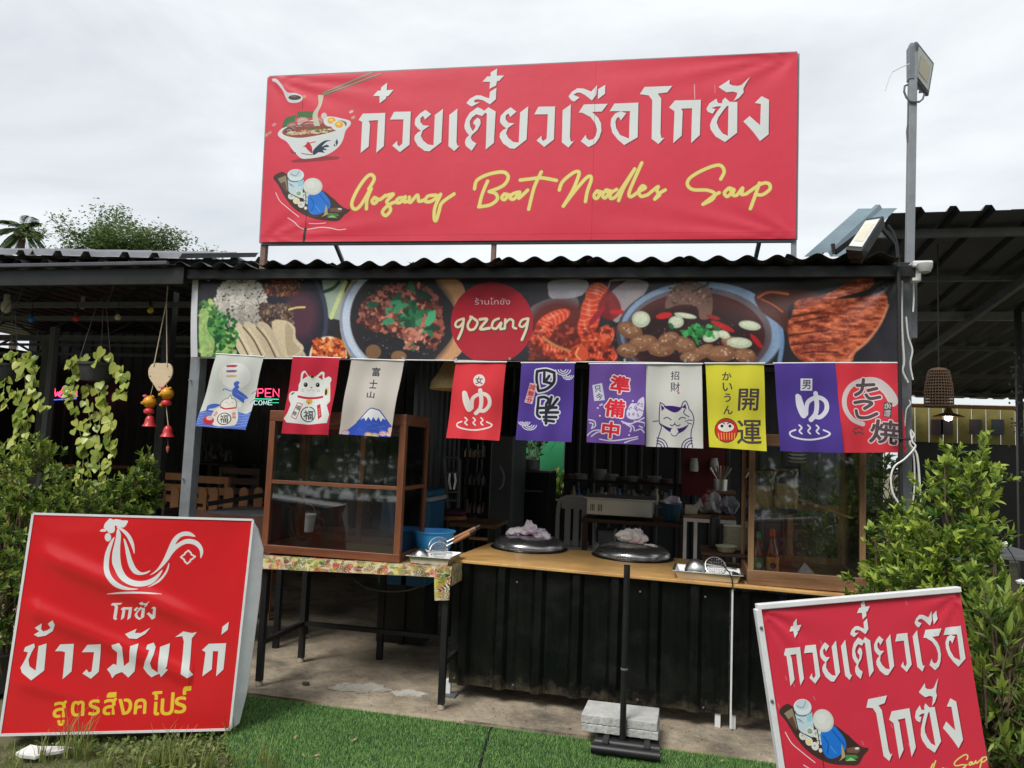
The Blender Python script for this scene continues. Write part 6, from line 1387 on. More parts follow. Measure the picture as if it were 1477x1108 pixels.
# ================================================================== RIGHT BOARD SIGN
nr_ = nrm(15,3); rq = plane(RB_Q, 0, 3.0, nr_); TL, TR, BR, BL = rq
rsign = thing('board_sign', 'tilted red board sign with boat drawing standing at the right in the shrubs', 'board sign', tr_(BR, BL))
sheet([p+nr_*.003 for p in rq], 60, 90, wr(9,.0022,3,4,.008)).build('vinyl_face', printmat('right_board_print', cvr, .4, .5, dirt=.1), rsign, smooth='all')
th_ = .03; back = [p-nr_*th_ for p in rq]
lf = (BL-TL).normalized(); li = (TL-TR).normalized()
MB().bar(TL+li*.010+nr_*.0, BL+li*.010, .022, .03, up=nr_).build('side_wrap', M_white, rsign, bevel=.003)
MB().bar(TR+li*.006-nr_*.014, BR+li*.006-nr_*.014, .010, .02, up=nr_).build('side_wrap', mat('red_vinyl_edge', (.55,.03,.06), .4), rsign)
MB().bar(TL-lf*.008+li*.012, TR-lf*.008, .02, .03, up=nr_).build('top_wrap', M_white, rsign, bevel=.003)
_cr = sum(back, Vector())/4; frame(rsign, [_cr+(p-_cr)*.93 for p in back], nr_, .03, M_galvd, .025, mids=1)
for f in (.06,.30,.55): MB().lathe([(.001,-.005),(.006,-.003),(.006,0)], TL.lerp(BL,f)+li*.012+nr_*.018, 8, axis=nr_*-1).build('screw', M_galvd, rsign)

# ================================================================== HANGING POTS AND VINES (left)
def potmesh(root, x, y, zt, r, h):
    MB().lathe([(r*.74,0),(r*.76,.004),(r*.94,h*.84),(r*1.02,h*.86),(r*1.03,h),(r*.96,h),(r*.9,h*.84),(.001,h*.84)], (x,y,zt-h), 28).build('pot', M_pot, root, smooth=True)
    MB().lathe([(.001,h*.88),(r*.5,h*.90),(r*.9,h*.84)][::-1], (x,y,zt-h), 20).build('soil', M_soil, root, smooth=True)
hm = None
def heart(m, tint):
    me = bpy.data.meshes.new('leaf'); out = [(0,0),(.16,-.10),(.34,-.12),(.48,.02),(.52,.22),(.44,.48),(.28,.74),(.10,.93),(0,1.04)]
    pts = [(x, y, .10*abs(x)-.12*(y*y)) for x, y in out]; l = [(-x, y, z) for x, y, z in pts[1:-1]]; mid = [(0,.0,0),(0,.35,-.03),(0,.7,-.07)]
    v = pts+l+mid; n = len(pts); k = len(l); m1, m2 = n+k+1, n+k+2
    f = [(0,1,2,m1),(m1,2,3,4),(m1,4,5,m2),(m2,5,6,7),(m2,7,8)]
    L_ = lambda i: n+i-1
    f += [(m1,L_(2),L_(1),0),(L_(4),L_(3),L_(2),m1),(m2,L_(5),L_(4),m1),(L_(7),L_(6),L_(5),m2),(8,L_(7),m2)]
    me.from_pydata(v, [], f); me.materials.append(m); at = me.attributes.new('tint','FLOAT','POINT'); at.data.foreach_set('value', np.full(len(v), tint, dtype=np.float32)); me.polygons.foreach_set('use_smooth', [True]*len(me.polygons)); return me
HM = [heart(M_poth, t) for t in (.05,.3,.55,.8,1.0)]
def potplant(px, py, r, label, vines, loose, seed, Y=.22):
    rr = random.Random(seed); c = P(px, py, Y); h = r*1.05; root = thing('hanging_pothos', label, 'hanging plant', (c.x, Y, c.z-h), 'pothos plants in hanging black pots')
    potmesh(root, c.x, Y, c.z, r, h); top = Vector((c.x+.03, Y+.08, P(px, 405, Y).z))
    for a in (0, 2.1, 4.2): MB().tube([Vector((c.x+r*.98*cos(a), Y+r*.98*sin(a), c.z-.01)), Vector((c.x+r*.3*cos(a), Y+r*.3*sin(a), c.z+.42)), top], .0022, 5).build('hanger_wire', M_galvd, root)
    def leaf(p, s):
        a = rr.uniform(-.9,.9); d = Vector((sin(a)*.7, rr.uniform(-.55,.1), -rr.uniform(.35,1.0))).normalized(); n = Vector((rr.uniform(-.5,.5), -1, rr.uniform(0,.7))); o = leafobj(0, rr.choice(HM[1:] if rr.random() < .8 else HM[:2]), p, d, n, s, root, M_poth); return o
    for v in vines:
        w = cat_(v, 5); pts = [P(x, y, Y-.03-.10*min(1, i/len(w)*2)+rr.uniform(-.01,.01)) for i, (x, y) in enumerate(w)]
        MB().tube(pts, .0028, 5).build('vine', mat('vine_stem', (.28,.30,.10), .6), root)
        for i in range(1, len(pts)):
            for k in range(2 if rr.random() < .15 else 1): leaf(pts[i].lerp(pts[i-1], rr.random())+Vector((rr.uniform(-.03,.03), rr.uniform(-.04,.02), rr.uniform(-.01,.03))), rr.uniform(.045,.078)*(1-.25*i/len(pts)))
    for x, y in loose:
        for k in range(2): leaf(P(x, y, Y-.04)+Vector((rr.uniform(-.05,.05), rr.uniform(-.06,.04), rr.uniform(-.02,.03))), rr.uniform(.05,.082))
potplant(8, 525, .125, 'hanging black pot of trailing yellow green pothos cut by the left photo edge', [[(22,520),(35,540),(38,580),(40,610),(36,640),(30,665)],[(30,515),(48,530),(50,560),(35,590),(30,620),(24,650),(20,672)],[(8,545),(5,570),(12,590)],[(45,540),(55,575),(66,592)],[(25,560),(28,600),(22,640),(18,690)]], [(20,512),(32,510),(48,515),(10,515)], 4)
potplant(140, 524, .128, 'hanging black pot with long yellow green pothos vines, the fuller one beside the post', [[(118,525),(110,545),(100,565),(104,580),(112,610),(120,650),(118,690),(116,710)],[(125,553),(125,580),(130,610),(122,640),(128,670),(126,700)],[(150,556),(148,580),(160,600),(158,630),(162,650),(155,680),(150,700)],[(140,556),(145,600),(138,640),(144,675),(138,712)],[(168,530),(177,545),(176,565),(170,575)],[(112,525),(102,520),(106,545)]], [(135,512),(150,508),(162,512),(128,518),(150,520),(110,520),(175,530)], 9)

# ================================================================== WIND CHIME
hc = P(231.5,541,.12); wch = thing('wind_chime', 'hanging wooden heart with yellow and red ceramic figures and bells', 'wind chime', hc)
S_ = (P(249,541,.12).x-P(214,541,.12).x)/2
hp = [(-.0,-1.18),(-.45,-.72),(-.86,-.25),(-1,.18),(-.93,.55),(-.68,.82),(-.35,.86),(0,.84),(.35,.86),(.68,.82),(.93,.55),(1,.18),(.86,-.25),(.45,-.72)]
hp = [tuple(p) for p in cat_(hp, 3, True)]
MB().prism([(x*S_, y*S_) for x, y in hp], (hc.x,.115,hc.z), (1,0,0), (0,0,1), (0,.012,0)).build('heart_plate', M_heart, wch, bevel=.002)
for dx, dz in ((-.55,.62),(.55,.62),(-.78,-.1),(.78,-.1),(0,-.86)): MB().lathe([(.001,-.001),(.004,-.001),(.004,.001)], (hc.x+dx*S_, .113, hc.z+dz*S_), 8, axis=(0,1,0)).build('hole', M_rubber, wch)
ap = P(240,436,.12)
for dx in (-.55,.55): MB().tube([Vector((hc.x+dx*S_, .112, hc.z+.62*S_)), ap], .0035, 6).build('rope', M_rope, wch)
MB().tube([ap, Vector((ap.x, .12, P(240,405,.12).z))], .0035, 6).build('rope', M_rope, wch)
def fig(px, py, bellpy, tail, sgn, short):
    c = P(px, py, .12); k = .046
    MB().tube([Vector((hc.x+sgn*.5*S_, .12, hc.z-.5*S_)), c+Vector((0,0,k*.7))], .0018, 5).build('string', M_rope, wch)
    hd = MB().lathe([(.001,-k),(k*.6,-k*.8),(k*.95,-k*.25),(k,.0),(k*.85,k*.5),(k*.5,k*.86),(.001,k)], c, 20); h_ = hd.build('figure_head', M_yel, wch, smooth=True)
    for s in (-1, 1): MB().lathe([(.001,-.014),(.012,-.006),(.013,.004),(.001,.013)], c+Vector((s*.028,-.01,.036)), 10).build('ear', M_yel, h_, smooth=True)
    MB().lathe([(.001,-.012),(.017,-.003),(.014,.007),(.001,.012)], c+Vector((-.026,-.02,.040)), 10).build('bow', M_pink, h_, smooth=True)
    MB().lathe([(.001,-.014),(.016,-.008),(.018,.004),(.001,.014)], c+Vector((-.022,-.036,-.008)), 10).build('muzzle', M_yel, h_, smooth=True)
    MB().lathe([(.022,-.022),(.034,-.014),(.036,.004),(.026,.018),(.012,.024)], c+Vector((.0,0,-.064)), 16).build('figure_body', M_red, wch, smooth=True)
    if not short: MB().lathe([(.001,-.012),(.015,-.004),(.014,.008),(.001,.014)], c+Vector((-.03,-.01,-.082)), 10).build('foot', M_yel, wch, smooth=True)
    b = P(px+(0 if short else 1), bellpy, .12)
    MB().tube([c+Vector((0,0,-.085)), b+Vector((0,0,.04))], .003 if not short else .008, 6).build('string', M_rope, wch)
    MB().lathe([(.048,-.040),(.046,-.034),(.034,-.018),(.031,.006),(.024,.028),(.010,.040),(.001,.042)], b, 20).build('bell', M_red, wch, smooth=True)
    if tail: t_ = P(px+1, tail, .12); MB().tube([b, t_+Vector((0,0,.02))], .0012, 4).build('string', M_rope, wch); MB().lathe([(.001,-.032),(.010,-.008),(.012,.010),(.001,.018)], t_, 10).build('clapper_tag', mat('coral_ceramic', (.6,.16,.12), .4), wch, smooth=True)
fig(216,580,607,None,-1,True); fig(241,568,622,647,1,False)

# ================================================================== COLOURED BULBS
def bulb(px, py, Y, col, label, r=.024, led=False):
    c = P(px, py, Y); root = thing('light_bulb', label, 'light bulb', c, 'unlit bulbs hanging in the dining shelter'); m = mat('bulb_'+'_'.join(str(int(q*99)) for q in col), col, .25, 0, .04)
    if led: MB().lathe([(.001,-r*1.2),(r*.8,-r*.85),(r*1.05,0),(r*.9,r*.9),(r*.6,r*1.7)], c, 20).build('globe', m, root, smooth=True); MB().lathe([(r*.6,r*1.7),(r*.62,r*2.8),(r*.4,r*3.1),(.001,r*3.1)], c, 14).build('socket', M_plastic, root, smooth=True)
    else: MB().lathe([(.001,-r*.95),(r*.65,-r*.72),(r,0),(r*.72,r*.7),(r*.4,r)], c, 20).build('globe', m, root, smooth=True); MB().lathe([(r*.4,r*.9),(r*.62,r*1.2),(r*.55,r*2.6),(r*.2,r*3)], c, 14).build('socket', M_black, root, smooth=True)
    MB().tube([c+Vector((0,0,r*2.9)), Vector((c.x, Y, P(px, 408, Y).z))], .003, 5).build('flex', M_galvd if led else M_rubber, root)
bulb(9,444,.35,(.62,.58,.46),'large white bulb at the left edge of the hanging row',.036,True); bulb(45,461,.32,(.02,.20,.62),'blue bulb in the row under the left roof'); bulb(110,460,.32,(.62,.04,.06),'red bulb in the row under the left roof')
bulb(119,441,1.6,(.42,.36,.32),'small pale bulb behind the red bulb',.030,True); bulb(170,458,.32,(.62,.56,.34),'cream bulb between the red and yellow bulbs'); bulb(217,448,.32,(.70,.48,.02),'yellow bulb in the row nearest the dark post')

# ================================================================== DINING AREA
def neon(root, pts, m, r=.008): MB().tube(pts, r, 6).build('neon_tube', m, root, smooth=True)
NR = mat('neon_red', (.5,.03,.05), .4, emit=(1,.06,.16), es=1.30); NB = mat('neon_blue', (.03,.05,.5), .4, emit=(.08,.16,1), es=0.80); NG = mat('neon_green', (.03,.5,.2), .4, emit=(.05,.9,.45), es=0.70); NW = mat('neon_white', (.6,.6,.6), .4, emit=(.6,1,.9), es=0.50)
w1 = thing('neon_sign', 'red script neon sign reading Welcome with a blue underline', 'neon sign', P(92,568,4.3))
WEL = [[(262,972),(275,965),(280,1005),(290,985),(296,1005),(318,958)],[(300,1000),(312,985),(300,982),(298,1005),(312,1006),(322,990),(330,962),(322,1004),(330,1006)],[(346,985),(336,990),(334,1006),(348,1004)],[(356,988),(350,1002),(360,1006),(366,992),(356,988)],[(368,988),(366,1006),(374,988),(376,1006),(384,990)]]
for s_ in WEL: neon(w1, [P(75+(x-262)/3.4, 558+(y-958)/3.46+6*(0), 4.3) for x, y in cat_(s_, 3)], NR)
for s_ in ([(376,990),(384,984),(380,980),(374,1004),(386,1004)],): neon(w1, [P(75+(x-262)/3.4, 558+(y-958)/3.46, 4.3) for x, y in cat_(s_, 3)], NR)
neon(w1, [P(74,577,4.3), P(110,575,4.3)], NB)
w2 = thing('neon_sign', 'neon sign reading OPEN in red over WELCOME in white and green', 'neon sign', P(390,575,4.3))
def L2(s, x, y, w, h): 
    D_ = {'O':[[(0,.5),(.2,0),(.8,0),(1,.5),(.8,1),(.2,1),(0,.5)]],'P':[[(0,1),(0,0),(.8,0),(1,.25),(.8,.5),(0,.5)]],'E':[[(1,0),(0,0),(0,1),(1,1)],[(0,.5),(.8,.5)]],'N':[[(0,1),(0,0),(1,1),(1,0)]],'W':[[(0,0),(.25,1),(.5,.2),(.75,1),(1,0)]],'L':[[(0,0),(0,1),(1,1)]],'C':[[(1,.1),(.3,0),(0,.5),(.3,1),(1,.9)]],'M':[[(0,1),(.1,0),(.5,.8),(.9,0),(1,1)]]}
    return [[(x+a*w, y+b*h) for a, b in q] for q in D_[s]]
for i, ch in enumerate('OPEN'):
    for q in L2(ch, 360.5+i*11.2, 561, 8.2, 11.5): neon(w2, [P(a, b, 4.3) for a, b in q], NR)
for i, ch in enumerate('WELCOME'):
    for q in L2(ch, 345+i*7, 578, 5.3, 6): neon(w2, [P(a, b, 4.3) for a, b in q], NW, .005)
neon(w2, [P(345,575,4.3), P(402,576,4.3)], NG, .006); neon(w2, [P(392,581,4.3), P(402,581,4.3)], NG, .004)
# picket fence of rounded boards
pf = thing('picket_fence', 'low fence of round topped brown boards beyond the left post', 'fence', (P(330,720,1.5).x,1.5,0))
for i, px in enumerate((232,253,274,286+7,309,331,352,373,394)):
    c = P(px, 703, 1.5); w = .042; pts = [(-w,0),(w,0)]+[(w*cos(a), c.z-w+w*sin(a)) for a in np.linspace(0,pi,9)]
    MB().prism(pts, (c.x,1.5,0), (1,0,0), (0,0,1), (0,.018,0)).build('picket', M_tan, pf)
for z in (.35,.78): MB().box(P(228,700,1.53).x, P(405,700,1.53).x, 1.52, 1.545, z, z+.05).build('rail', M_tan, pf)
def chair(px, py, Y, w, label, m=M_tan, rz=0, h=.9):
    c = P(px, py, Y); root = thing('wooden_chair', label, 'chair', (c.x, Y, 0), 'wooden chairs in the dining area'); zt = c.z; x = c.x; zs = zt-.42
    for sx in (-1, 1):
        MB().box(x+sx*w/2-.02, x+sx*w/2+.02, Y-.02, Y+.02, 0, zt).build('leg', m, root); MB().box(x+sx*w/2-.02, x+sx*w/2+.02, Y+.36, Y+.40, 0, zs).build('leg', m, root)
    MB().box(x-w/2-.02, x+w/2+.02, Y-.01, Y+.42, zs, zs+.03).build('seat', m, root)
    for k in range(3): MB().box(x-w/2, x+w/2, Y-.012, Y+.01, zt-.07-k*.11, zt-.0-k*.11).build('back_slat', m, root)
chair(247,682,2.2,.34,'wooden slat back chair partly hidden by the left grey post'); chair(303,687,2.1,.40,'wooden chair right of the left grey post'); chair(347,675,2.9,.46,'wooden bench chair farther back under the neon sign', M_old)
def tab(px0, px1, py, Y, d, label, m, lm, h=None):
    a = P(px0, py, Y); b = P(px1, py, Y); z = (a.z+b.z)/2; root = thing('table', label, 'table', ((a.x+b.x)/2, Y, 0)); MB().box(a.x, b.x, Y, Y+d, z-.03, z).build('table_top', m, root, bevel=.003)
    for x in (a.x+.03, b.x-.03):
        for y in (Y+.03, Y+d-.03): MB().box(x-.02, x+.02, y-.02, y+.02, 0, z-.03).build('leg', lm, root)
    return root, a, b, z
tab(60,118,672,2.2,.7,'dark table with a pale wooden edge behind the left shrub',M_tan,M_black)
tab(-40,20,684,1.6,.6,'brown wooden table cut by the left photo edge',M_tan,M_tan)
c = P(80,655,2.6); 
bc = thing('side_counter', 'brown curved side counter panel with a black rail beside the left cabinet', 'counter', P(330,730,.75))
pp = cat_([(262,728),(300,740),(345,744),(395,745)], 4); pts = [P(x, y, .75) for x, y in pp]; lo_ = [Vector((p.x, p.y, .25)) for p in pts]; n_ = len(pts)
mb = MB(); mb.add(pts+lo_+[p+Vector((0,.02,0)) for p in pts]+[p+Vector((0,.02,0)) for p in lo_], [(i,n_+i,n_+i+1,i+1) for i in range(n_-1)]+[(2*n_+i,2*n_+i+1,3*n_+i+1,3*n_+i) for i in range(n_-1)]+[(i,i+1,2*n_+i+1,2*n_+i) for i in range(n_-1)]); mb.build('panel', M_terra, bc)
MB().bar(P(262,727,.75), P(290,729,1.3), .03).build('rail', M_black, bc); MB().bar(P(300,727,1.0), P(386,713,1.3), .035).build('rail', M_black, bc); MB().box(P(300,740,1.0).x, P(420,740,1.0).x, .9, 1.5, P(340,735,1.0).z-.04, P(340,735,1.0).z-.02).build('shelf', M_galvd, bc)
for i in range(16):
    px = 280+i*3.6+random.uniform(-1,1); c = P(px, 655+random.uniform(-12,10), 4.3); h = random.uniform(.06,.15)
    if i % 2: one(MB().lathe([(.03,0),(.033,h*.6),(.014,h*.85),(.014,h)], c, 10), 'bottle', mat('dark_bottle_%d'%(i%3), [(.02,.03,.02),(.10,.10,.11),(.06,.03,.02)][i%3], .25), 'small dark bottle, '+ORD[i//2]+' of the bottles on the far dining shelf', 'bottle', 'bottles on the far dining shelf', smooth=True)
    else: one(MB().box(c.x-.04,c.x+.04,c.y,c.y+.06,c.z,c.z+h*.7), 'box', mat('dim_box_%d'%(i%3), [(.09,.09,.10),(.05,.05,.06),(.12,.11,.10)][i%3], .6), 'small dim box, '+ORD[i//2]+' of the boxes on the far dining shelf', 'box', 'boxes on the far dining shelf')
sh_ = thing('wall_shelf', 'black wall shelf at the back of the dining area', 'shelf', P(310,670,4.3)); MB().box(P(275,670,4.3).x, P(345,670,4.3).x, 4.2, 4.6, P(300,668,4.3).z-.02, P(300,668,4.3).z).build('board', M_black, sh_)
MB().box(P(278,670,4.3).x-.02, P(278,670,4.3).x+.02, 4.25, 4.6, 0, P(300,668,4.3).z-.02).build('leg', M_black, sh_); MB().box(P(343,670,4.3).x-.02, P(343,670,4.3).x+.02, 4.25, 4.6, 0, P(300,668,4.3).z-.02).build('leg', M_black, sh_)

# ================================================================== KITCHEN BEHIND THE COUNTER
# cooler
c0 = P(546,765,1.2); c1 = P(619,765,1.2); zt3 = P(580,706,1.2).z; zl3 = P(580,722,1.2).z
ck = thing('cooler_box', 'blue cooler box with a white lid rim behind the left cabinet', 'cooler', ((c0.x+c1.x)/2,1.4,0))
MB().box(c0.x+.01, c1.x-.01, 1.2, 1.62, .45, zl3).build('body', M_bluec, ck, bevel=.02); MB().box(c0.x, c1.x, 1.19, 1.63, zl3, zl3+.035).build('lid_rim', M_plastic, ck, bevel=.008); MB().box(c0.x+.01, c1.x-.01, 1.2, 1.62, zl3+.035, zt3).build('lid', M_bluec, ck, bevel=.015); MB().box(c0.x+.02, c1.x-.02, 1.22, 1.6, 0, .45).build('stand', M_black, ck)
c = P(440,765,.85); bk_ = thing('bucket', 'white plastic bucket seen through the left cabinet', 'bucket', (c.x,.85,c.z-.04)); MB().lathe([(.06,0),(.075,.15),(.082,.155),(.082,.165),(.072,.165),(.055,.01),(.001,.01)], (c.x,.85,c.z-.04), 24).build('shell', M_white, bk_, smooth=True)
MB().tube([(c.x+.08*cos(a), .85, c.z+.115+.09*sin(a)) for a in np.linspace(0,pi,12)], .003, 5).build('bail', M_steel, bk_)
tab(400,560,772,.75,.5,'low dark side table behind the left cabinet',M_old,M_black)
# hand truck
htx = P(652,700,2.0); ht = thing('hand_truck', 'grey tubular hand truck leaning in the dark kitchen', 'hand truck', (htx.x,2,0))
for a, b in (((641,664),(647,733)),((663,664),(661,733))): MB().tube([P(*a,2.0), P(*b,2.05)], .013, 8).build('side_tube', M_galvd, ht, smooth=True)
MB().tube([P(x,y,2.0) for x, y in cat_([(641,666),(643,661),(652,660),(661,661),(663,666)],4)], .013, 8).build('top_tube', M_galvd, ht, smooth=True)
MB().tube([P(x,y,1.97) for x, y in ((649,683),(648,695),(650,706))], .009, 8).build('grip', M_steel, ht); MB().tube([P(x,y,1.97) for x, y in ((656,683),(657,695),(655,706))], .009, 8).build('grip', M_steel, ht)
for py in (682,710,722): MB().bar(P(642,py,2.0), P(662,py,2.0), .015).build('cross_bar', M_galvd, ht)
c = P(652,744,1.75); st = thing('round_stool', 'round wooden stool with a purple cushion behind the blue bowl', 'stool', (c.x,1.75,0))
MB().lathe([(.12,0),(.13,.01),(.13,.025),(.12,.035),(.001,.035)], (c.x,1.75,c.z-.03), 28).build('seat', M_tan, st, smooth=True); MB().lathe([(.10,0),(.125,.015),(.115,.035),(.05,.042),(.001,.04)], (c.x,1.75,c.z+.006), 24).build('cushion', mat('plum_fabric', (.10,.02,.05), .9, 0, .3, 30), st, smooth=True)
for a in (.6,2.2,3.8,5.4): MB().tube([(c.x+.08*cos(a),1.75+.08*sin(a),c.z-.03),(c.x+.14*cos(a),1.75+.14*sin(a),0)], .014, 8).build('leg', M_galvd, st)
# rack
rk = thing('kitchen_rack', 'black open rack with bottles against the kitchen partition', 'rack', P(688,740,2.7)); ra = P(670,740,2.7).x; rb_ = P(704,740,2.7).x
for x in (ra, rb_):
    for y in (2.7, 3.05): MB().box(x-.012,x+.012,y,y+.024,0,P(688,640,2.7).z).build('upright', M_black, rk)
for py in (660,700,742): z = P(688,py,2.7).z; MB().box(ra,rb_,2.7,3.07,z-.015,z).build('shelf', M_black, rk)
gi = 0
for py in (659,699,741):
    for k in range(5):
        px = 674+k*6.2; c = P(px, py, 2.85); z = P(688,py+1,2.7).z; h = random.uniform(.07,.14); cc_ = random.choice([(.40,.40,.40),(.48,.34,.20),(.14,.14,.16),(.22,.09,.05),(.55,.53,.48)]); gi += 1
        one(MB().lathe([(.022,0),(.024,h*.6),(.011,h*.8),(.011,h),(.001,h)], (c.x,2.82,z), 12), 'bottle', mat('rack_bottle_%d'%int(cc_[0]*100), cc_, .35), ['leftmost','second','middle','fourth','rightmost'][k]+' small bottle on the '+{659:'top',699:'middle',741:'bottom'}[py]+' shelf of the black rack', 'bottle', 'bottles on the kitchen rack', smooth=True)
fx0, fx1 = P(706,700,2.5).x, P(738,700,2.5).x; fz = P(720,628,2.5).z; fg = thing('refrigerator', 'tall dark grey refrigerator with a curved handle', 'refrigerator', ((fx0+fx1)/2,2.8,0)); M_fr = mat('dark_grey_fridge', (.09,.095,.105), .35, .3)
MB().box(fx0,fx1,2.56,3.15,.03,fz).build('body', M_fr, fg, bevel=.01); MB().box(fx0,fx1,2.5,2.555,.05,fz).build('door', M_fr, fg, bevel=.01); MB().tube([P(x,y,2.46) for x, y in cat_([(721,672),(726,682),(727,690),(725,700),(720,706)],4)], .008, 8).build('handle', M_galv, fg, smooth=True)
tab(648,714,756,1.55,.5,'small table with a pale plywood edge in front of the fridge',M_woodh,M_black)
# cooker and worktop by the door
ox0, ox1 = P(737,700,3.6).x, P(792,700,3.6).x; oz = P(760,668,3.6).z; ov = thing('gas_cooker', 'black kitchen cooker beside the doorway', 'cooker', ((ox0+ox1)/2,3.8,0)); M_ov = mat('cooker_black', (.012,.012,.014), .3)
MB().box(ox0,ox1,3.6,4.1,.02,oz-.1).build('body', M_ov, ov, bevel=.008); MB().box(ox0+.02,ox1-.02,3.58,3.6,.2,oz-.25).build('oven_door', M_ov, ov, bevel=.004); MB().tube([(ox0+.06,3.55,oz-.3),(ox1-.06,3.55,oz-.3)], .008, 8).build('handle', M_galv, ov); MB().box(ox0,ox1,3.6,4.1,oz-.1,oz-.08).build('hob', M_galvd, ov)
one(MB().lathe([(.11,0),(.12,.01),(.12,.12),(.001,.125)], (ox0+.16,3.8,oz-.08), 20), 'cooking_pot', M_galvd, 'dim cooking pot on the black cooker', 'pot', smooth=True)
wt = thing('work_table', 'dark open work table in the yard doorway', 'table', P(775,740,4.2)); wa, wb = P(768,700,4.2), P(793,700,4.2); wz = P(780,680,4.2).z; MB().box(wa.x-.3,wb.x,4.2,4.6,wz-.03,wz).build('table_top', M_black, wt)
for x in (wa.x-.28, wb.x-.03): MB().box(x,x+.03,4.22,4.25,0,wz-.03).build('leg', M_galvd, wt); MB().box(x,x+.03,4.54,4.57,0,wz-.03).build('leg', M_galvd, wt)
c = P(803,722,4.3); one(MB().box(P(791,722,4.3).x, P(817,722,4.3).x, 4.3, 4.6, 0, c.z), 'dark_crate', M_black, 'dark crate standing at the foot of the kitchen doorway', 'crate', bevel=.01)
# yard behind the door: net fence, creeper, bright shrubs
nf = thing('green_net_fence', 'green shade net fence in the yard beyond the kitchen doorway', 'fence', P(785,700,6.6)); M_net = leafmat('shade_net', (.06,.42,.19), (.06,.42,.19), .8)
na, nb = P(720,700,6.6).x, P(850,700,6.6).x; z1_ = P(785,695,6.6).z
MB().box(na,nb,6.6,6.604,z1_,2.6).build('net', M_net, nf)
for x in (na+.35, na+1.0): MB().tube([(x,6.58,0),(x,6.58,2.6)], .02, 8).build('post', M_galvd, nf)
for z in (z1_, 1.75, 2.2): MB().tube([(na,6.59,z),(nb,6.59,z-.02)], .006, 6).build('wire', M_galvd, nf)
yc = P(800,715,6.3)
bush('yard_shrub', 'sunlit yellow green shrub outside the kitchen doorway', 'shrub', [((yc.x+.1,6.3,yc.z+.08),(.42,.2,.22))], 260, .09, M_lf1, 6, 21, parts=0)
yc = P(775,655,6.0); bush('creeper', 'dark climbing creeper against the green net', 'creeper', [((yc.x-.1,6.1,yc.z+.05),(.22,.1,.38)),((yc.x,6.1,yc.z+.4),(.3,.1,.25))], 90, .09, M_lf3, 5, 22, parts=0, stems=4)
# plastic chair
def pchair(px, py, Y, label):
    c = P(px, py, Y); x = c.x; zt = c.z; root = thing('plastic_chair', label, 'chair', (x,Y,0)); w = .155
    pts = [(x-w,Y,zt-.42),(x-w*.98,Y,zt-.1),(x-w*.75,Y,zt-.02),(x,Y,zt),(x+w*.75,Y,zt-.02),(x+w*.98,Y,zt-.1),(x+w,Y,zt-.42)]
    MB().tube([Vector(p) for p in cat_([(a, c_) for a, b, c_ in pts], 4) for p in [(p[0], Y, p[1])]], .018, 8).build('back_frame', M_plastic, root, smooth=True)
    for k in (-1, 0, 1): MB().box(x+k*.07-.024, x+k*.07+.024, Y-.006, Y+.006, zt-.40, zt-.09).build('back_slat', M_plastic, root)
    MB().box(x-w*.8, x+w*.8, Y-.01, Y+.01, zt-.10, zt-.015).build('top_panel', M_plastic, root); MB().box(x-w, x+w, Y, Y+.42, zt-.44, zt-.41).build('seat', M_plastic, root, bevel=.01)
    for sx in (-1, 1):
        MB().tube([(x+sx*w*.9,Y,zt-.43),(x+sx*w*1.05,Y-.05,0)], [.022,.016], 8).build('leg', M_plastic, root); MB().tube([(x+sx*w*.9,Y+.4,zt-.43),(x+sx*w*1.05,Y+.45,0)], [.022,.016], 8).build('leg', M_plastic, root)
pchair(832,717,1.75,'pale grey plastic chair standing behind the counter')
# steamer box on a brown table
r_, a, b, z = tab(838,992,752,1.45,.55,'heavy dark brown kitchen table behind the pot lids',M_old,M_old)
g0, g1 = P(845,740,1.42), P(941,740,1.42); gz0 = z+.002; gz1 = P(890,722,1.42).z
gr = thing('gas_griddle', 'long stainless steel gas griddle on the brown table', 'griddle', ((g0.x+g1.x)/2,1.6,gz0)); MB().box(g0.x,g1.x,1.46,1.9,gz0+.03,gz1).build('body', M_steel, gr, bevel=.004); MB().box(g0.x-.02,g1.x+.02,1.44,1.92,gz1,gz1+.015).build('top_plate', M_steel, gr, bevel=.003)
for i in range(6): x = g0.x+.03+i*.013+(.02 if i > 2 else 0); MB().box(x,x+.006,1.456,1.459,gz0+.06,gz1-.04).build('vent_slot', M_rubber, gr)
for x in (g0.x+.03, g1.x-.03): MB().box(x-.015,x+.015,1.5,1.53,gz0,gz0+.03).build('foot', M_rubber, gr)
for i in range(2): pass
# white drawer / shelf clutter under the brown table
c = P(876,775,1.7); one(MB().box(c.x-.07,c.x+.06,1.65,1.9,c.z-.05,c.z+.06), 'storage_tub', M_galv, 'grey storage tub under the brown table', 'tub', bevel=.01)
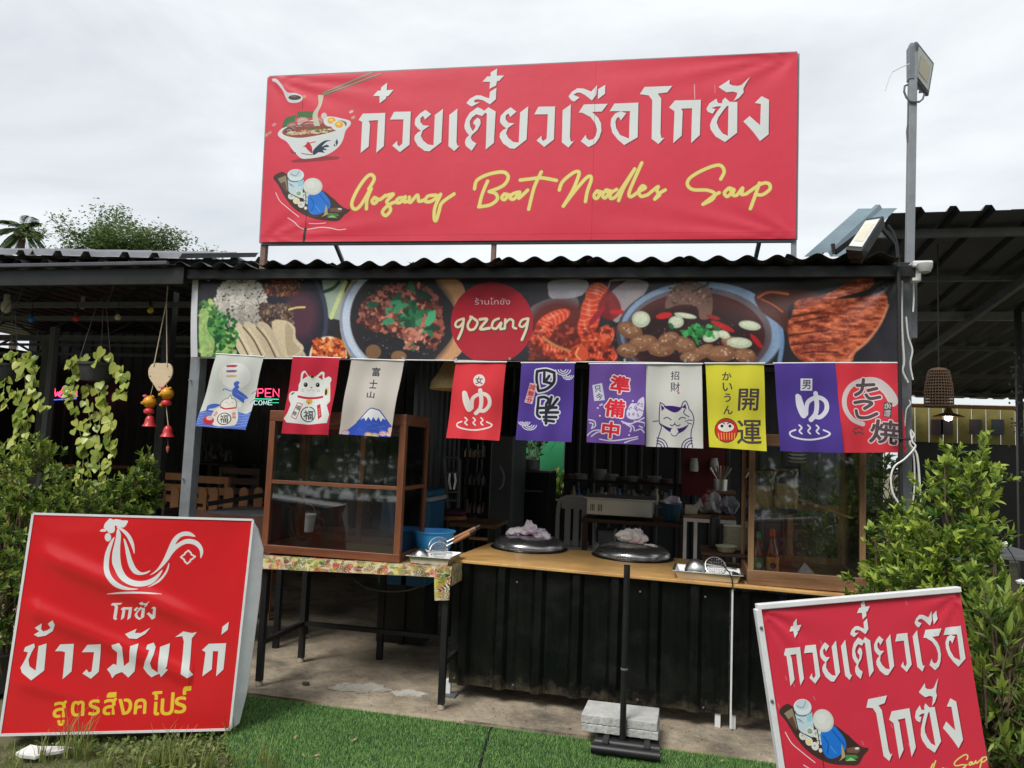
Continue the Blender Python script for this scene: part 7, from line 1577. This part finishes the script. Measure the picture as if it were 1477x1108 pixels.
# back shelf with plates, jars, bottles
s0_, s1_ = P(812,694,2.9), P(985,700,2.9); zs1 = P(870,694,2.9).z; sf = thing('dish_shelf', 'long dark shelf of dishes along the kitchen back wall', 'shelf', ((s0_.x+s1_.x)/2,3,0)); MB().box(s0_.x,s1_.x,2.9,3.2,zs1-.02,zs1).build('shelf', M_black, sf); zs2 = P(870,724,2.9).z; MB().box(s0_.x,s1_.x,2.9,3.3,zs2-.03,zs2).build('shelf', M_galvd, sf)
for x in (s0_.x+.02, s1_.x-.02): MB().box(x-.015,x+.015,2.92,2.95,0,zs1).build('upright', M_black, sf)
def plates(px, Y, z, n, R, label, m=None):
    c = P(px, 690, Y); root = thing('plate_stack', label, 'plates', (c.x,Y,z), 'stacks of plates in the kitchen')
    for k in range(n): MB().lathe([(R*.6,0),(R,.010),(R,.013),(R*.6,.004),(.001,.004)], (c.x+random.uniform(-.003,.003),Y,z+k*.011), 20).build('plate', m or M_plastic, root, smooth=True)
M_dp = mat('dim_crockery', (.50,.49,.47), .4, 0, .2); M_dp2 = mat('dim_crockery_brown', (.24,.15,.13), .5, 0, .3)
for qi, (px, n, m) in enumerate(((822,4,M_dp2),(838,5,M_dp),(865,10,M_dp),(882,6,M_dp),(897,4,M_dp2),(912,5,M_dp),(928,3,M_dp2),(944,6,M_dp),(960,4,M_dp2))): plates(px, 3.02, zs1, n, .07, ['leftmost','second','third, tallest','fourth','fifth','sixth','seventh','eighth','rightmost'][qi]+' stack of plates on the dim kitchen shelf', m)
for i in range(22):
    px = 828+i*6.6; c = P(px, 720, 3.05); h = random.uniform(.07,.15); col = random.choice([(.50,.50,.50),(.30,.20,.13),(.08,.18,.36),(.62,.60,.55),(.40,.08,.06),(.16,.16,.16)])
    one(MB().lathe([(.026,0),(.028,h*.55),(.016,h*.75),(.016,h*.9),(.020,h),(.001,h)], (c.x,2.98+random.uniform(-.03,.1),zs2), 12), 'condiment_bottle', mat('cond_%d'%int(col[0]*100), col, .4), ORD[i]+' condiment bottle from the left on the lower kitchen shelf', 'bottle', 'condiment bottles on the lower kitchen shelf', smooth=True)
for i in range(12):
    px = 903+i*5.2; c = P(px, 712, 2.6); 
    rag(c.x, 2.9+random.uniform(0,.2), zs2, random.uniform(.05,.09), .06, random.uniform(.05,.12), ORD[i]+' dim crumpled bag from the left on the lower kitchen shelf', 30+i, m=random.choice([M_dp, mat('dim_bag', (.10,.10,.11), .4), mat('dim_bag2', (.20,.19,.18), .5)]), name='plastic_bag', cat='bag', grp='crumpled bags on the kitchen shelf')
# blue basket and cloth heap
c = P(968,755,1.5); bz_ = z+.002; bb = thing('plastic_basket', 'dull blue plastic basket filled with white cloth on the brown table', 'basket', (c.x,1.5,bz_)); MB().lathe([(.05,0),(.055,.005),(.078,.13),(.083,.135),(.083,.142),(.074,.14),(.05,.01),(.001,.01)], (c.x,1.6,bz_), 28).build('shell', M_teal, bb, smooth=True)
for k in range(10): a = k*.628; MB().tube([(c.x+.056*cos(a),1.6+.056*sin(a),bz_+.02),(c.x+.077*cos(a),1.6+.077*sin(a),bz_+.12)], .003, 4).build('rib', M_teal, bb)
rag(c.x, 1.6, bz_+.13, .065, .06, .05, 'white cloth heaped in the blue basket', 12, m=M_rag1)
# white framed table
wf = thing('white_frame_table', 'white steel frame table with a wooden top near the right cabinet', 'table', P(1020,800,1.0)); wA, wB = P(986,745,1.1), P(1062,748,1.1); zz = wA.z
MB().box(wA.x,wB.x,1.12,1.7,zz-.01,zz+.01).build('table_top', M_woodh, wf)
for x in (wA.x+.012, P(1003,780,1.1).x): MB().box(x-.012,x+.012,1.1,1.125,0,zz-.035).build('leg', M_white, wf)
MB().box(wA.x,wB.x,1.1,1.125,zz-.035,zz-.011).build('rail', M_white, wf); MB().box(wB.x-.02,wB.x,1.1,1.125,0,zz-.036).build('leg', M_white, wf)
c = P(997,742,1.2); one(MB().box(c.x-.045,c.x+.045,1.2,1.27,zz+.011,zz+.075), 'cream_box', M_cream, 'cream box on the white framed table', 'box', bevel=.004)
for i, (px, col) in enumerate(((1008,(.55,.53,.52)),(1018,(.40,.05,.07)),(1029,(.45,.42,.45)),(1040,(.35,.04,.08)),(1050,(.25,.25,.28)))):
    c = P(px, 738, 1.35); rag(c.x, 1.35+.05*(i%2), zz+.011, .06, .06, .08+.02*(i%3), 'crumpled cloth number of a heap on the white framed table' if 0 else ['grey white','deep red','pale violet','crimson','slate grey'][i]+' cloth in the heap on the white framed table', 40+i, m=mat('heap_cloth_%d'%i, col, .85, 0, .2, 30), cat='cloth')
# knife rack / utensil jar
c = P(1034,700,1.9); uj = thing('utensil_rack', 'steel rack of kitchen utensils before the dark red board', 'utensil rack', (c.x,1.9,c.z-.05))
MB().lathe([(.05,0),(.055,.11),(.052,.11),(.047,.005),(.001,.005)], (c.x+.03,1.9,c.z-.06), 20).build('holder', M_steel, uj, smooth=True)
for k in range(7): a = -.5+k*.16; MB().tube([(c.x+.03,1.9,c.z), (c.x+.03+.18*sin(a),1.88,c.z+.16*cos(a))], [.005,.008], 6).build('utensil', [M_steel,M_tan,M_galv][k%3], uj)
mb = MB(); mb.box(P(1020,705,1.8).x, P(1062,705,1.8).x, 1.8, 2.1, P(1030,712,1.8).z, P(1030,708,1.8).z); one(mb, 'wooden_shelf', M_woodh, 'short wooden shelf under the utensil rack', 'shelf')
rc0, rc1 = P(984,690,2.6), P(1046,650,2.6); rc = thing('red_board', 'dark red board with two pale jars behind the kitchen', 'board', P(1015,690,2.6)); MB().box(rc0.x,rc1.x,2.6,2.64,1.2,P(1015,645,2.6).z+.1).build('board', mat('dark_red', (.10,.008,.012), .4), rc)
for px in (1001,1030): c = P(px,680,2.55); MB().lathe([(.035,0),(.04,.02),(.036,.09),(.028,.10),(.03,.12),(.001,.12)], (c.x,2.54,c.z), 16).build('jar', M_dp, rc, smooth=True)
# thermos, plates, bowl, brown shelf
c0 = P(1005,772,.78); c1 = P(1072,772,.78); bs_ = thing('side_bench', 'low brown bench beside the right cabinet', 'bench', (c1.x,.9,0)); MB().box(P(1012,780,.7).x,P(1110,780,.7).x,.62,1.0,P(1040,796,.7).z-.02,P(1040,796,.7).z).build('bench_top', M_old, bs_); zbn = P(1040,796,.7).z
for x in (P(1014,780,.7).x, P(1100,780,.7).x): MB().box(x,x+.03,.64,.67,0,zbn-.02).build('leg', M_old, bs_)
c = P(1031,776,.85); one(MB().lathe([(.033,0),(.035,.005),(.035,.20),(.030,.215),(.024,.22),(.001,.22)], (c.x,.85,zbn), 22), 'thermos_flask', M_rubber, 'black cylindrical flask standing on the low bench', 'flask', smooth=True)
c = P(1060,780,.8); root = thing('plate_stack', 'tall stack of cream plates beside the right cabinet', 'plates', (c.x,.8,zbn))
for k in range(14): MB().lathe([(.05,0),(.075,.012),(.075,.015),(.05,.004),(.001,.004)], (c.x+random.uniform(-.003,.003),.82,zbn+k*.0115), 24).build('plate', M_cream, root, smooth=True)
c = P(1048,793,.68); one(MB().lathe([(.03,0),(.05,.006),(.068,.04),(.072,.042),(.070,.045),(.06,.035),(.04,.012),(.001,.012)], (c.x,.68,zbn), 28), 'patterned_bowl', mat('green_print_bowl', (.45,.44,.36), .4, 0, .3, 60, col2=(.2,.25,.12)), 'small patterned bowl in front of the plate stack', 'bowl', smooth=True)
# woven lamp shade behind the cloths
c = P(652,560,.3); lsd = thing('woven_lampshade', 'straw cone lampshade hanging behind the bright red cloth', 'lampshade', c); zt_l = P(650,515,.3).z; R1 = P(683,563,.3).x-P(652,563,.3).x
mb = MB(); n_ = 40
pr = [(.03,zt_l),(.07,zt_l-.05),(R1*.7,zt_l-.12),(R1*.95,c.z+.04),(R1,c.z-.01),(R1*.93,c.z-.012),(R1*.88,c.z+.03),(R1*.62,zt_l-.14)]
mb.lathe([(r, zz_) for r, zz_ in pr], (c.x,.3,0), 40); mb.f = mb.f[:-2]; mb.build('shade', M_wick, lsd, smooth=True); MB().tube([(c.x,.3,zt_l-.02),(c.x,.3,e0.z-.1)], .004, 6).build('flex', M_rubber, lsd)
for k in range(8): r0 = .07+(R1-.07)*k/8; MB().lathe([(r0,-.003),(r0+.004,0),(r0,.003)], (c.x,.3,zt_l-.055-(zt_l-.05-c.z)*k/8), 40).build('weave_ring', M_wick, lsd)

# ================================================================== RIGHT SHED
shed = thing('neighbour_shed', 'large dark open shed with a high ribbed roof on the right', 'shed', (4.5,5,0))
fa = P(1285,309,1.6); fb = P(1640,296,1.6); zf = (fa.z+fb.z)/2; 
for i in range(5):
    x_a = fa.x+(fb.x+2.5-fa.x)*i/5; x_b = fa.x+(fb.x+2.5-fa.x)*(i+1)/5+.03
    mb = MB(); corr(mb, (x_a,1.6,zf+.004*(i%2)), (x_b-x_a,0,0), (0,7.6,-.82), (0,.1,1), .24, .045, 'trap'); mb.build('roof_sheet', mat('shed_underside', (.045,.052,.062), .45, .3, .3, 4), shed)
u_ = P(1290,306,1.6)-P(1238,300,1.6); mb = MB(); corr(mb, P(1160,370,.9), P(1222,370,.9)-P(1160,370,.9), P(1238,301,1.6)-P(1160,370,.9), (-.1,-.6,.8), .17, .03, 'trap'); mb.build('roof_sheet', M_roofblue, shed)
for k, (py, Y, w) in enumerate(((329,1.9,.06),(400,3.0,.04),(449,4.2,.09),(490,5.6,.05),(528,7.2,.05),(560,8.6,.05))):
    zz_ = zf-.82*(Y-1.6)/7.6-.05; MB().bar((fa.x-.2,Y,zz_), (fb.x+2.5,Y,zz_), .05, w).build('purlin', M_galvd if k != 2 else M_galv, shed)
for x in (3.0, 5.5): MB().bar((x,1.6,zf-.1), (x,9.1,zf-.92), .05, .09).build('rafter', M_galvd, shed)
pS = P(1472,600,4.0); MB().box(pS.x-.025,pS.x+.025,4.0,4.05,0,3.2).build('post', M_black, shed)
# stripes of light sheet beyond, yellow wall, dark lower wall
YW = 9.6; wa = P(1300,600,YW).x; wb = P(1640,600,YW).x; zy1 = P(1400,584,YW).z; zy0 = P(1400,640,YW).z
nP = 16; M_yw = mat('yellow_board_wall', (.20,.17,.045), .7, 0, .25, 5)
for i in range(nP): a = wa+(wb-wa)*i/nP; MB().box(a+.008,a+(wb-wa)/nP-.008,YW,YW+.03,zy0,zy1).build('wall_board', M_yw, shed)
MB().box(wa,wb,YW+.02,YW+.06,0,zy0).build('lower_wall', M_black, shed)
xa_ = P(1312,585,YW-1).x
for i in range(16):
    a = xa_+i*.36; mb = MB(); mb.obox((a,8.9,P(1400,572,8.9).z), (.10,0,0), (.25,.42,.05), (0,0,.006)); mb.build('light_roof_strip', mat('pale_translucent_sheet', (.5,.52,.52), .5), shed)
MB().box(xa_-.2,wb,8.42,8.46,P(1400,590,8.44).z,P(1400,585,8.44).z).build('orange_trim', mat('orange_trim', (.50,.24,.10), .7), shed)
for px in (1352,1366,1408,1440): c = P(px,616,YW-.05); MB().box(c.x-.09,c.x+.09,YW-.04,YW-.01,c.z-.13,c.z+.13).build('wall_picture', mat('dark_picture_%d'%px, (.03+.02*(px%3),.04,.05), .5), shed)
bsd = P(1354,560,2.2); bk2 = thing('basket_lampshade', 'tall dark wicker basket lampshade hanging in the right shed', 'lampshade', bsd); Rb = (P(1377,580,2.2).x-P(1336,580,2.2).x)/2; zb1, zb0 = P(1354,535,2.2).z, P(1354,586,2.2).z
for k in range(13):
    t = k/12; r = Rb*(.72+.28*sin(min(1,t*1.3)*pi/2)); MB().lathe([(r-.004,-.006),(r+.003,0),(r-.004,.006),(r-.008,0)], (bsd.x,2.2,zb1+(zb0-zb1)*t), 32).build('weave_ring', M_basket, bk2)
mb = MB()
for k in range(30): a = k*2*pi/30; mb.tube([(bsd.x+Rb*(.72+.28*sin(min(1,t*1.3)*pi/2))*cos(a), 2.2+Rb*(.72+.28*sin(min(1,t*1.3)*pi/2))*sin(a), zb1+(zb0-zb1)*t) for t in np.linspace(0,1,6)], .0035, 4)
mb.build('weave_stakes', M_basket, bk2); MB().lathe([(.001,.03),(Rb*.5,.02),(Rb*.74,0)][::-1], (bsd.x,2.2,zb1), 24).build('cap', M_basket, bk2); MB().tube([(bsd.x,2.2,zb1+.02),(bsd.x,2.2,3.4)], .005, 6).build('flex', M_rubber, bk2)
lc = P(1368,601,6.5); pl_ = thing('pendant_lamp', 'lit pendant lamp glowing against the yellow wall', 'pendant lamp', lc); MB().lathe([(.20,0),(.06,.05),(.03,.12),(.001,.13)], lc, 24).build('shade', mat('lamp_shade_brown', (.14,.08,.04), .6), pl_, smooth=True)
MB().lathe([(.001,-.06),(.045,-.04),(.05,0),(.02,.02)], lc, 14).build('bulb', mat('lit_bulb', (.8,.6,.3), .4, emit=(1,.62,.22), es=9), pl_, smooth=True); MB().tube([lc+Vector((0,0,.12)), lc+Vector((0,0,1.0))], .006, 6).build('flex', M_rubber, pl_)
# dark furniture edges in the shed seen over the shrub
for (x0p,x1p,py,Y,lab) in ((1440,1520,803,1.2,'pale edged low table at the right photo edge'),(1446,1530,878,.6,'dark table with red edge at the right photo edge')):
    tab(x0p,x1p,py,Y,.7,lab,M_galvd if py < 850 else mat('dark_red_edge', (.12,.02,.02), .4),M_black)
for k, (px, py) in enumerate(((1451,785),(1473,839))):
    c = P(px, py, .3); one(MB().lathe([(.001,-.016),(.024,-.010),(.028,.002),(.001,.016)], c, 14), 'white_cup', M_white, ['small white cup hanging right of the tall shrub top','small white cup at the right photo edge'][k], 'cup', smooth=True)
MB_ = MB(); MB_.tube([P(x,y,.3) for x, y in cat_([(1430,745),(1440,765),(1450,785),(1465,810),(1473,838)],3)], .003, 5); one(MB_, 'string_line', M_rubber, 'thin dark string holding the white cups', 'string')
# string of fairy-light cluster at right post
cl_ = P(1470,575,3.2); mb = MB(); r = random.Random(3)
for i in range(60): c = cl_+Vector((r.uniform(-.08,.08), r.uniform(-.05,.05), r.uniform(-.75,.45))); mb.lathe([(.001,-.012),(.012,0),(.001,.012)], c, 6)
one(mb, 'fairy_lights', mat('dim_fairy_bulb', (.12,.14,.14), .25), 'cluster of unlit fairy lights round the far right post', 'fairy lights', kind='stuff', smooth=True)

# ================================================================== SHRUBS
rp_ = lambda px, py, Y: tuple(P(px, py, Y))
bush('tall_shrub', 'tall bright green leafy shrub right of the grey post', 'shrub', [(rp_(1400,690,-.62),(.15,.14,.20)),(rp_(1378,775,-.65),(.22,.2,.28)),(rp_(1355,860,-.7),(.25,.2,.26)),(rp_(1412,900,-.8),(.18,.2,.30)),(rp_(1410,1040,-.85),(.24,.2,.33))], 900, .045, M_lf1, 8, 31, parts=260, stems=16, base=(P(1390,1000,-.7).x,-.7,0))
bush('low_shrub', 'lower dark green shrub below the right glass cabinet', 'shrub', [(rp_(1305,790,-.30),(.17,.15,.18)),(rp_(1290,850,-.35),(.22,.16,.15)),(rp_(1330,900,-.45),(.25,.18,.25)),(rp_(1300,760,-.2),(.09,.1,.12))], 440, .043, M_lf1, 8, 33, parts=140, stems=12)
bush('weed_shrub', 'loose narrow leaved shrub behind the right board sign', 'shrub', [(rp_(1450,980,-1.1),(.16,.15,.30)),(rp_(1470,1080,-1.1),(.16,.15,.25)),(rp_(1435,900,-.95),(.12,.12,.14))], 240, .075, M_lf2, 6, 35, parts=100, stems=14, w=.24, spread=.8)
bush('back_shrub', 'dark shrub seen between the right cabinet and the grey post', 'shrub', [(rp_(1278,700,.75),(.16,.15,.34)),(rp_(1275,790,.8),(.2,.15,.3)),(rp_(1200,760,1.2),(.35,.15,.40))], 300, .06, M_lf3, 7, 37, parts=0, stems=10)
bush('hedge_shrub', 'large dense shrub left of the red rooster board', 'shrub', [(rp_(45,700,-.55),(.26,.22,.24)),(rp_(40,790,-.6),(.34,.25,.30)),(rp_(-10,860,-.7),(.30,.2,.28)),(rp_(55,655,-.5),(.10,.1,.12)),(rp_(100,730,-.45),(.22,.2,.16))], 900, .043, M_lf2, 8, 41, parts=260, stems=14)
bush('hedge_shrub', 'small shrub between the hanging pots and the dark post', 'shrub', [(rp_(165,735,-.1),(.30,.18,.13)),(rp_(200,705,-.05),(.16,.14,.16)),(rp_(212,672,0),(.06,.06,.10))], 300, .05, M_lf2, 8, 43, parts=120, stems=10)

# ================================================================== WEEDS, LITTER, STONE (foreground left)
M_weed = leafmat('weed_leaf', (.05,.12,.02), (.32,.36,.11), .55)
r9 = np.random.default_rng(5)
n = 9000; x = r9.uniform(-3.6,-1.15,n); y = r9.uniform(-1.75,-.62,n); k = ~inpoly(x, y, TB) & (y < -1.22+(x+3.31)*.42+.05); dn = fbm(80,80,10,4,8)[((y+2)*30).astype(int)%80, ((x+4)*22).astype(int)%80]; k &= dn > .40
x, y = x[k], y[k]; a = r9.random(len(x))*2*pi; e = r9.uniform(-.1,.9,len(x)); D = np.stack([np.cos(a)*np.cos(e), np.sin(a)*np.cos(e), np.sin(e)], 1); LL = r9.uniform(.015,.038,len(x))
V, F = leafquads(np.stack([x, y, -.025+r9.random(len(x))*.05*dn[k]], 1), D, np.tile([[0,0,1.]], (len(x),1))+r9.normal(0,.2,(len(x),3)), LL, LL*.55)
tag(fast('ground_weeds', V, F, np.repeat(np.clip(r9.normal(.35,.22,len(x)),0,1), 8), M_weed), 'low green weeds in front of the left board sign', 'weeds', kind='stuff')
n = 16000; x = r9.uniform(-3.6,-1.1,n); y = r9.uniform(-1.8,-.62,n); k = ~inpoly(x, y, TB) & (y < -1.22+(x+3.31)*.42+.06); x, y = x[k], y[k]
V, F, t = blades(0, x, y, np.full(len(x), -.03), .012, .045, .004, 1.4, r9.random(len(x))*.8, r9); tag(fast('wild_grass', V, F, t, M_weed), 'short wild grass on bare soil at the lower left', 'grass', kind='stuff')
def tuft(px, py, n, hmax, label, seed, spread=.5):
    r = random.Random(seed); c = G(px, py, 0); root = thing('grass_tuft', label, 'grass tuft', (c.x, c.y, -.02), 'tall grass stalks in front of the left sign'); mb = MB(); T = []
    for i in range(n):
        a = r.uniform(0, 2*pi); h = hmax*r.uniform(.35,1); l = spread*h*r.uniform(.2,1); b = Vector((c.x+r.uniform(-.03,.03), c.y+r.uniform(-.03,.03), -.02)); w = .0022+.0018*r.random(); s = Vector((-sin(a), cos(a), 0))
        if i % 3 == 0: s = Vector((1,0,0))
        prev = None; k0 = len(mb.v)
        for k in range(6):
            t = k/5; p = b+Vector((cos(a)*l*t*t, sin(a)*l*t*t, h*(t-.25*t*t))); ww = w*(1-t*.85); mb.v += [tuple(p-s*ww), tuple(p+s*ww)]
        for k in range(5): q = k0+2*k; mb.f.append((q,q+1,q+3,q+2))
        T += [r.uniform(.2,1)]*12
    mb.t = T; mb.build('blades', M_weed, root)
for i, (px, py, n_, h_) in enumerate(((95,1085,26,.30),(118,1090,30,.34),(62,1092,18,.20),(228,1095,26,.24),(245,1100,22,.26),(262,1104,24,.28),(330,1058,14,.18),(345,1102,16,.20),(380,1100,24,.22),(395,1112,22,.24),(300,1108,26,.2),(150,1105,26,.18),(200,1108,24,.2),(20,1105,24,.16))):
    tuft(px, py, n_, h_, ['tuft of grass before the left sign bottom','tallest grass tuft left of the sign middle','short tuft beside the white litter','thin grass stalks near the sign centre','grass stalks at the sign right half','spreading stalks below the yellow lettering end','grass tuft at the sign right corner','grass tuft on the turf edge','long blades fallen on the turf','bright blades at the lower edge by the turf','dense tuft at the lower edge, middle','dense tuft right of the litter','tuft at the lower edge below the sign','tuft in the lower left corner'][i], 60+i)
mb = MB(); c = G(62,1088,0); r = np.random.default_rng(8); o_ = []
pl2 = [(-.10,-.03),(-.085,.015),(-.05,.03),(.0,.022),(.05,.04),(.085,.055),(.06,.02),(.02,-.005),(.0,-.03),(-.05,-.045)]
top_ = [(c.x+x*1.15, c.y+y*1.5, -.012+.016+r.uniform(0,.022)) for x, y in pl2]; ctr2 = (c.x-.03, c.y, .035); bot = [(x, y, z-.014) for x, y, z in top_]
mb.add(top_+[ctr2]+bot, [(i,(i+1)%10,10) for i in range(10)]+[tuple(range(20,10,-1))]+[(i,11+i,11+(i+1)%10,(i+1)%10) for i in range(10)])
one(mb, 'paper_litter', mat('white_litter', (.68,.68,.66), .7, 0, .1, 30), 'crumpled white scrap lying on the ground at the lower left', 'litter')
c = G(441,988,0); one(MB().lathe([(.012,0),(.02,.006),(.018,.016),(.001,.02)], c, 9, sx=1.3), 'pebble', mat('dark_stone', (.06,.05,.04), .9), 'small dark pebble on the bare concrete under the table', 'pebble', smooth=True)
rr = random.Random(12)
for i in range(16):
    px, py = rr.uniform(420,1050), rr.uniform(1040,1100); c = G(px, py, .004); a = rr.uniform(0,6.28); l = rr.uniform(.012,.024); mb = MB(); d = Vector((cos(a)*l, sin(a)*l, .004)); s = Vector((-sin(a)*l*.35, cos(a)*l*.35, .002)); mb.add([c-d, c+s, c+d, c-s, c+Vector((0,0,.004))], [(0,3,4),(3,2,4),(2,1,4),(1,0,4)])
    one(mb, 'dry_leaf', mat('dry_leaf', (.34,.24,.12), .8, 0, .3, 30), 'tiny dry leaf lying on the artificial turf', 'dry leaf', 'dry leaves on the turf')
# things below the left shrubs
c = G(15,960,0); 
one(MB().lathe([(.15,0),(.17,.01),(.20,.22),(.21,.23),(.21,.24),(.18,.24),(.001,.2)], (P(5,930,-.55).x,-.55,0), 28), 'plant_tub', M_pot, 'black plastic tub at the left edge behind the rooster board', 'tub', smooth=True)
mb = MB(); sa = G(709,1047,0); sb = G(690,1108,0); d = (sb-sa); mb.bar(Vector((sa.x,sa.y,-.008)), Vector((sa.x,sa.y,-.008))+d*1.8, .013, .004); struct(mb, 'turf_seam', M_rubber)

# ================================================================== TREES ACROSS THE ROAD (behind the viewer; the cabinet glass mirrors them)
rT = np.random.default_rng(77); n = 52000; x = rT.uniform(-26,26,n); zt_ = 6.2+1.6*np.sin(x*.5)+1.1*np.sin(x*1.3+1); z = rT.random(n)**.8*zt_; y = -15+rT.normal(0,1.0,n)
D = rT.normal(0,1,(n,3)); D /= np.linalg.norm(D, axis=1, keepdims=True); LL = rT.uniform(.3,.6,n); V, F = leafquads(np.stack([x,y,z],1), D, np.tile([[0,0,1.]],(n,1))+rT.normal(0,.3,(n,3)), LL, LL*.6)
tag(fast('roadside_trees', V, F, np.repeat(np.clip(rT.normal(.35,.2,n),0,1), 8), M_lf3), 'row of dark trees across the road, mirrored in the cabinet glass', 'trees', kind='stuff')
mb = MB(); mb.box(-60,60,-12.5,-6.5,-.029,-.024); struct(mb, 'road', mat('asphalt', (.06,.06,.058), .9, 0, .2, 8, bump=.3, bs=60))

r3 = np.random.default_rng(31); n = 1300; x = r3.uniform(-2.7,1.2,n); y = -.13+np.abs(r3.normal(0,.32,n)); s_ = r3.uniform(.0012,.004,n)
V = (np.stack([x,y,np.full(n,.004)],1)[:,None]+r3.normal(0,1,(n,4,3))*s_[:,None,None]*np.array([1,1,.6])).reshape(-1,3); F = (np.arange(n)*4)[:,None,None]+np.array([[0,1,2],[0,1,3],[0,2,3],[1,2,3]])[None]
tag(fast('grit', V, F.reshape(-1,3), np.repeat(r3.random(n),4), leafmat('grit', (.14,.12,.09), (.46,.41,.33), .9)), 'grit and crumbs scattered on the concrete before the counter', 'grit', kind='stuff')

def patch(px, py, rx, ry, m, name, label, seed):
    c = G(px, py, .006); r = np.random.default_rng(seed); ph = r.random(4)*6.28; pts = []
    for i in range(40): a = i*2*pi/40; d = 1+.22*sin(2*a+ph[0])+.14*sin(5*a+ph[1])+.10*sin(11*a+ph[2]); pts.append((rx*d*cos(a), ry*d*sin(a)))
    mb = MB(); mb.prism(pts, (c.x,c.y,.002), (1,0,0), (0,1,0), (0,0,.005)); o = mb.build(name, m); tag(o, kind='structure'); return o
patch(520, 992, .16, .10, mat('cement_patch', (.38,.36,.31), .95, 0, .2, 14, bump=.8, bs=70, dirt=.8, dcol=(.22,.18,.13)), 'cement_patch', '', 3)
patch(590, 1000, .12, .05, mat('pale_cement', (.50,.48,.43), .95, 0, .2, 20, bump=.8, bs=70, dirt=.9, dcol=(.26,.21,.15)), 'cement_patch', '', 5)
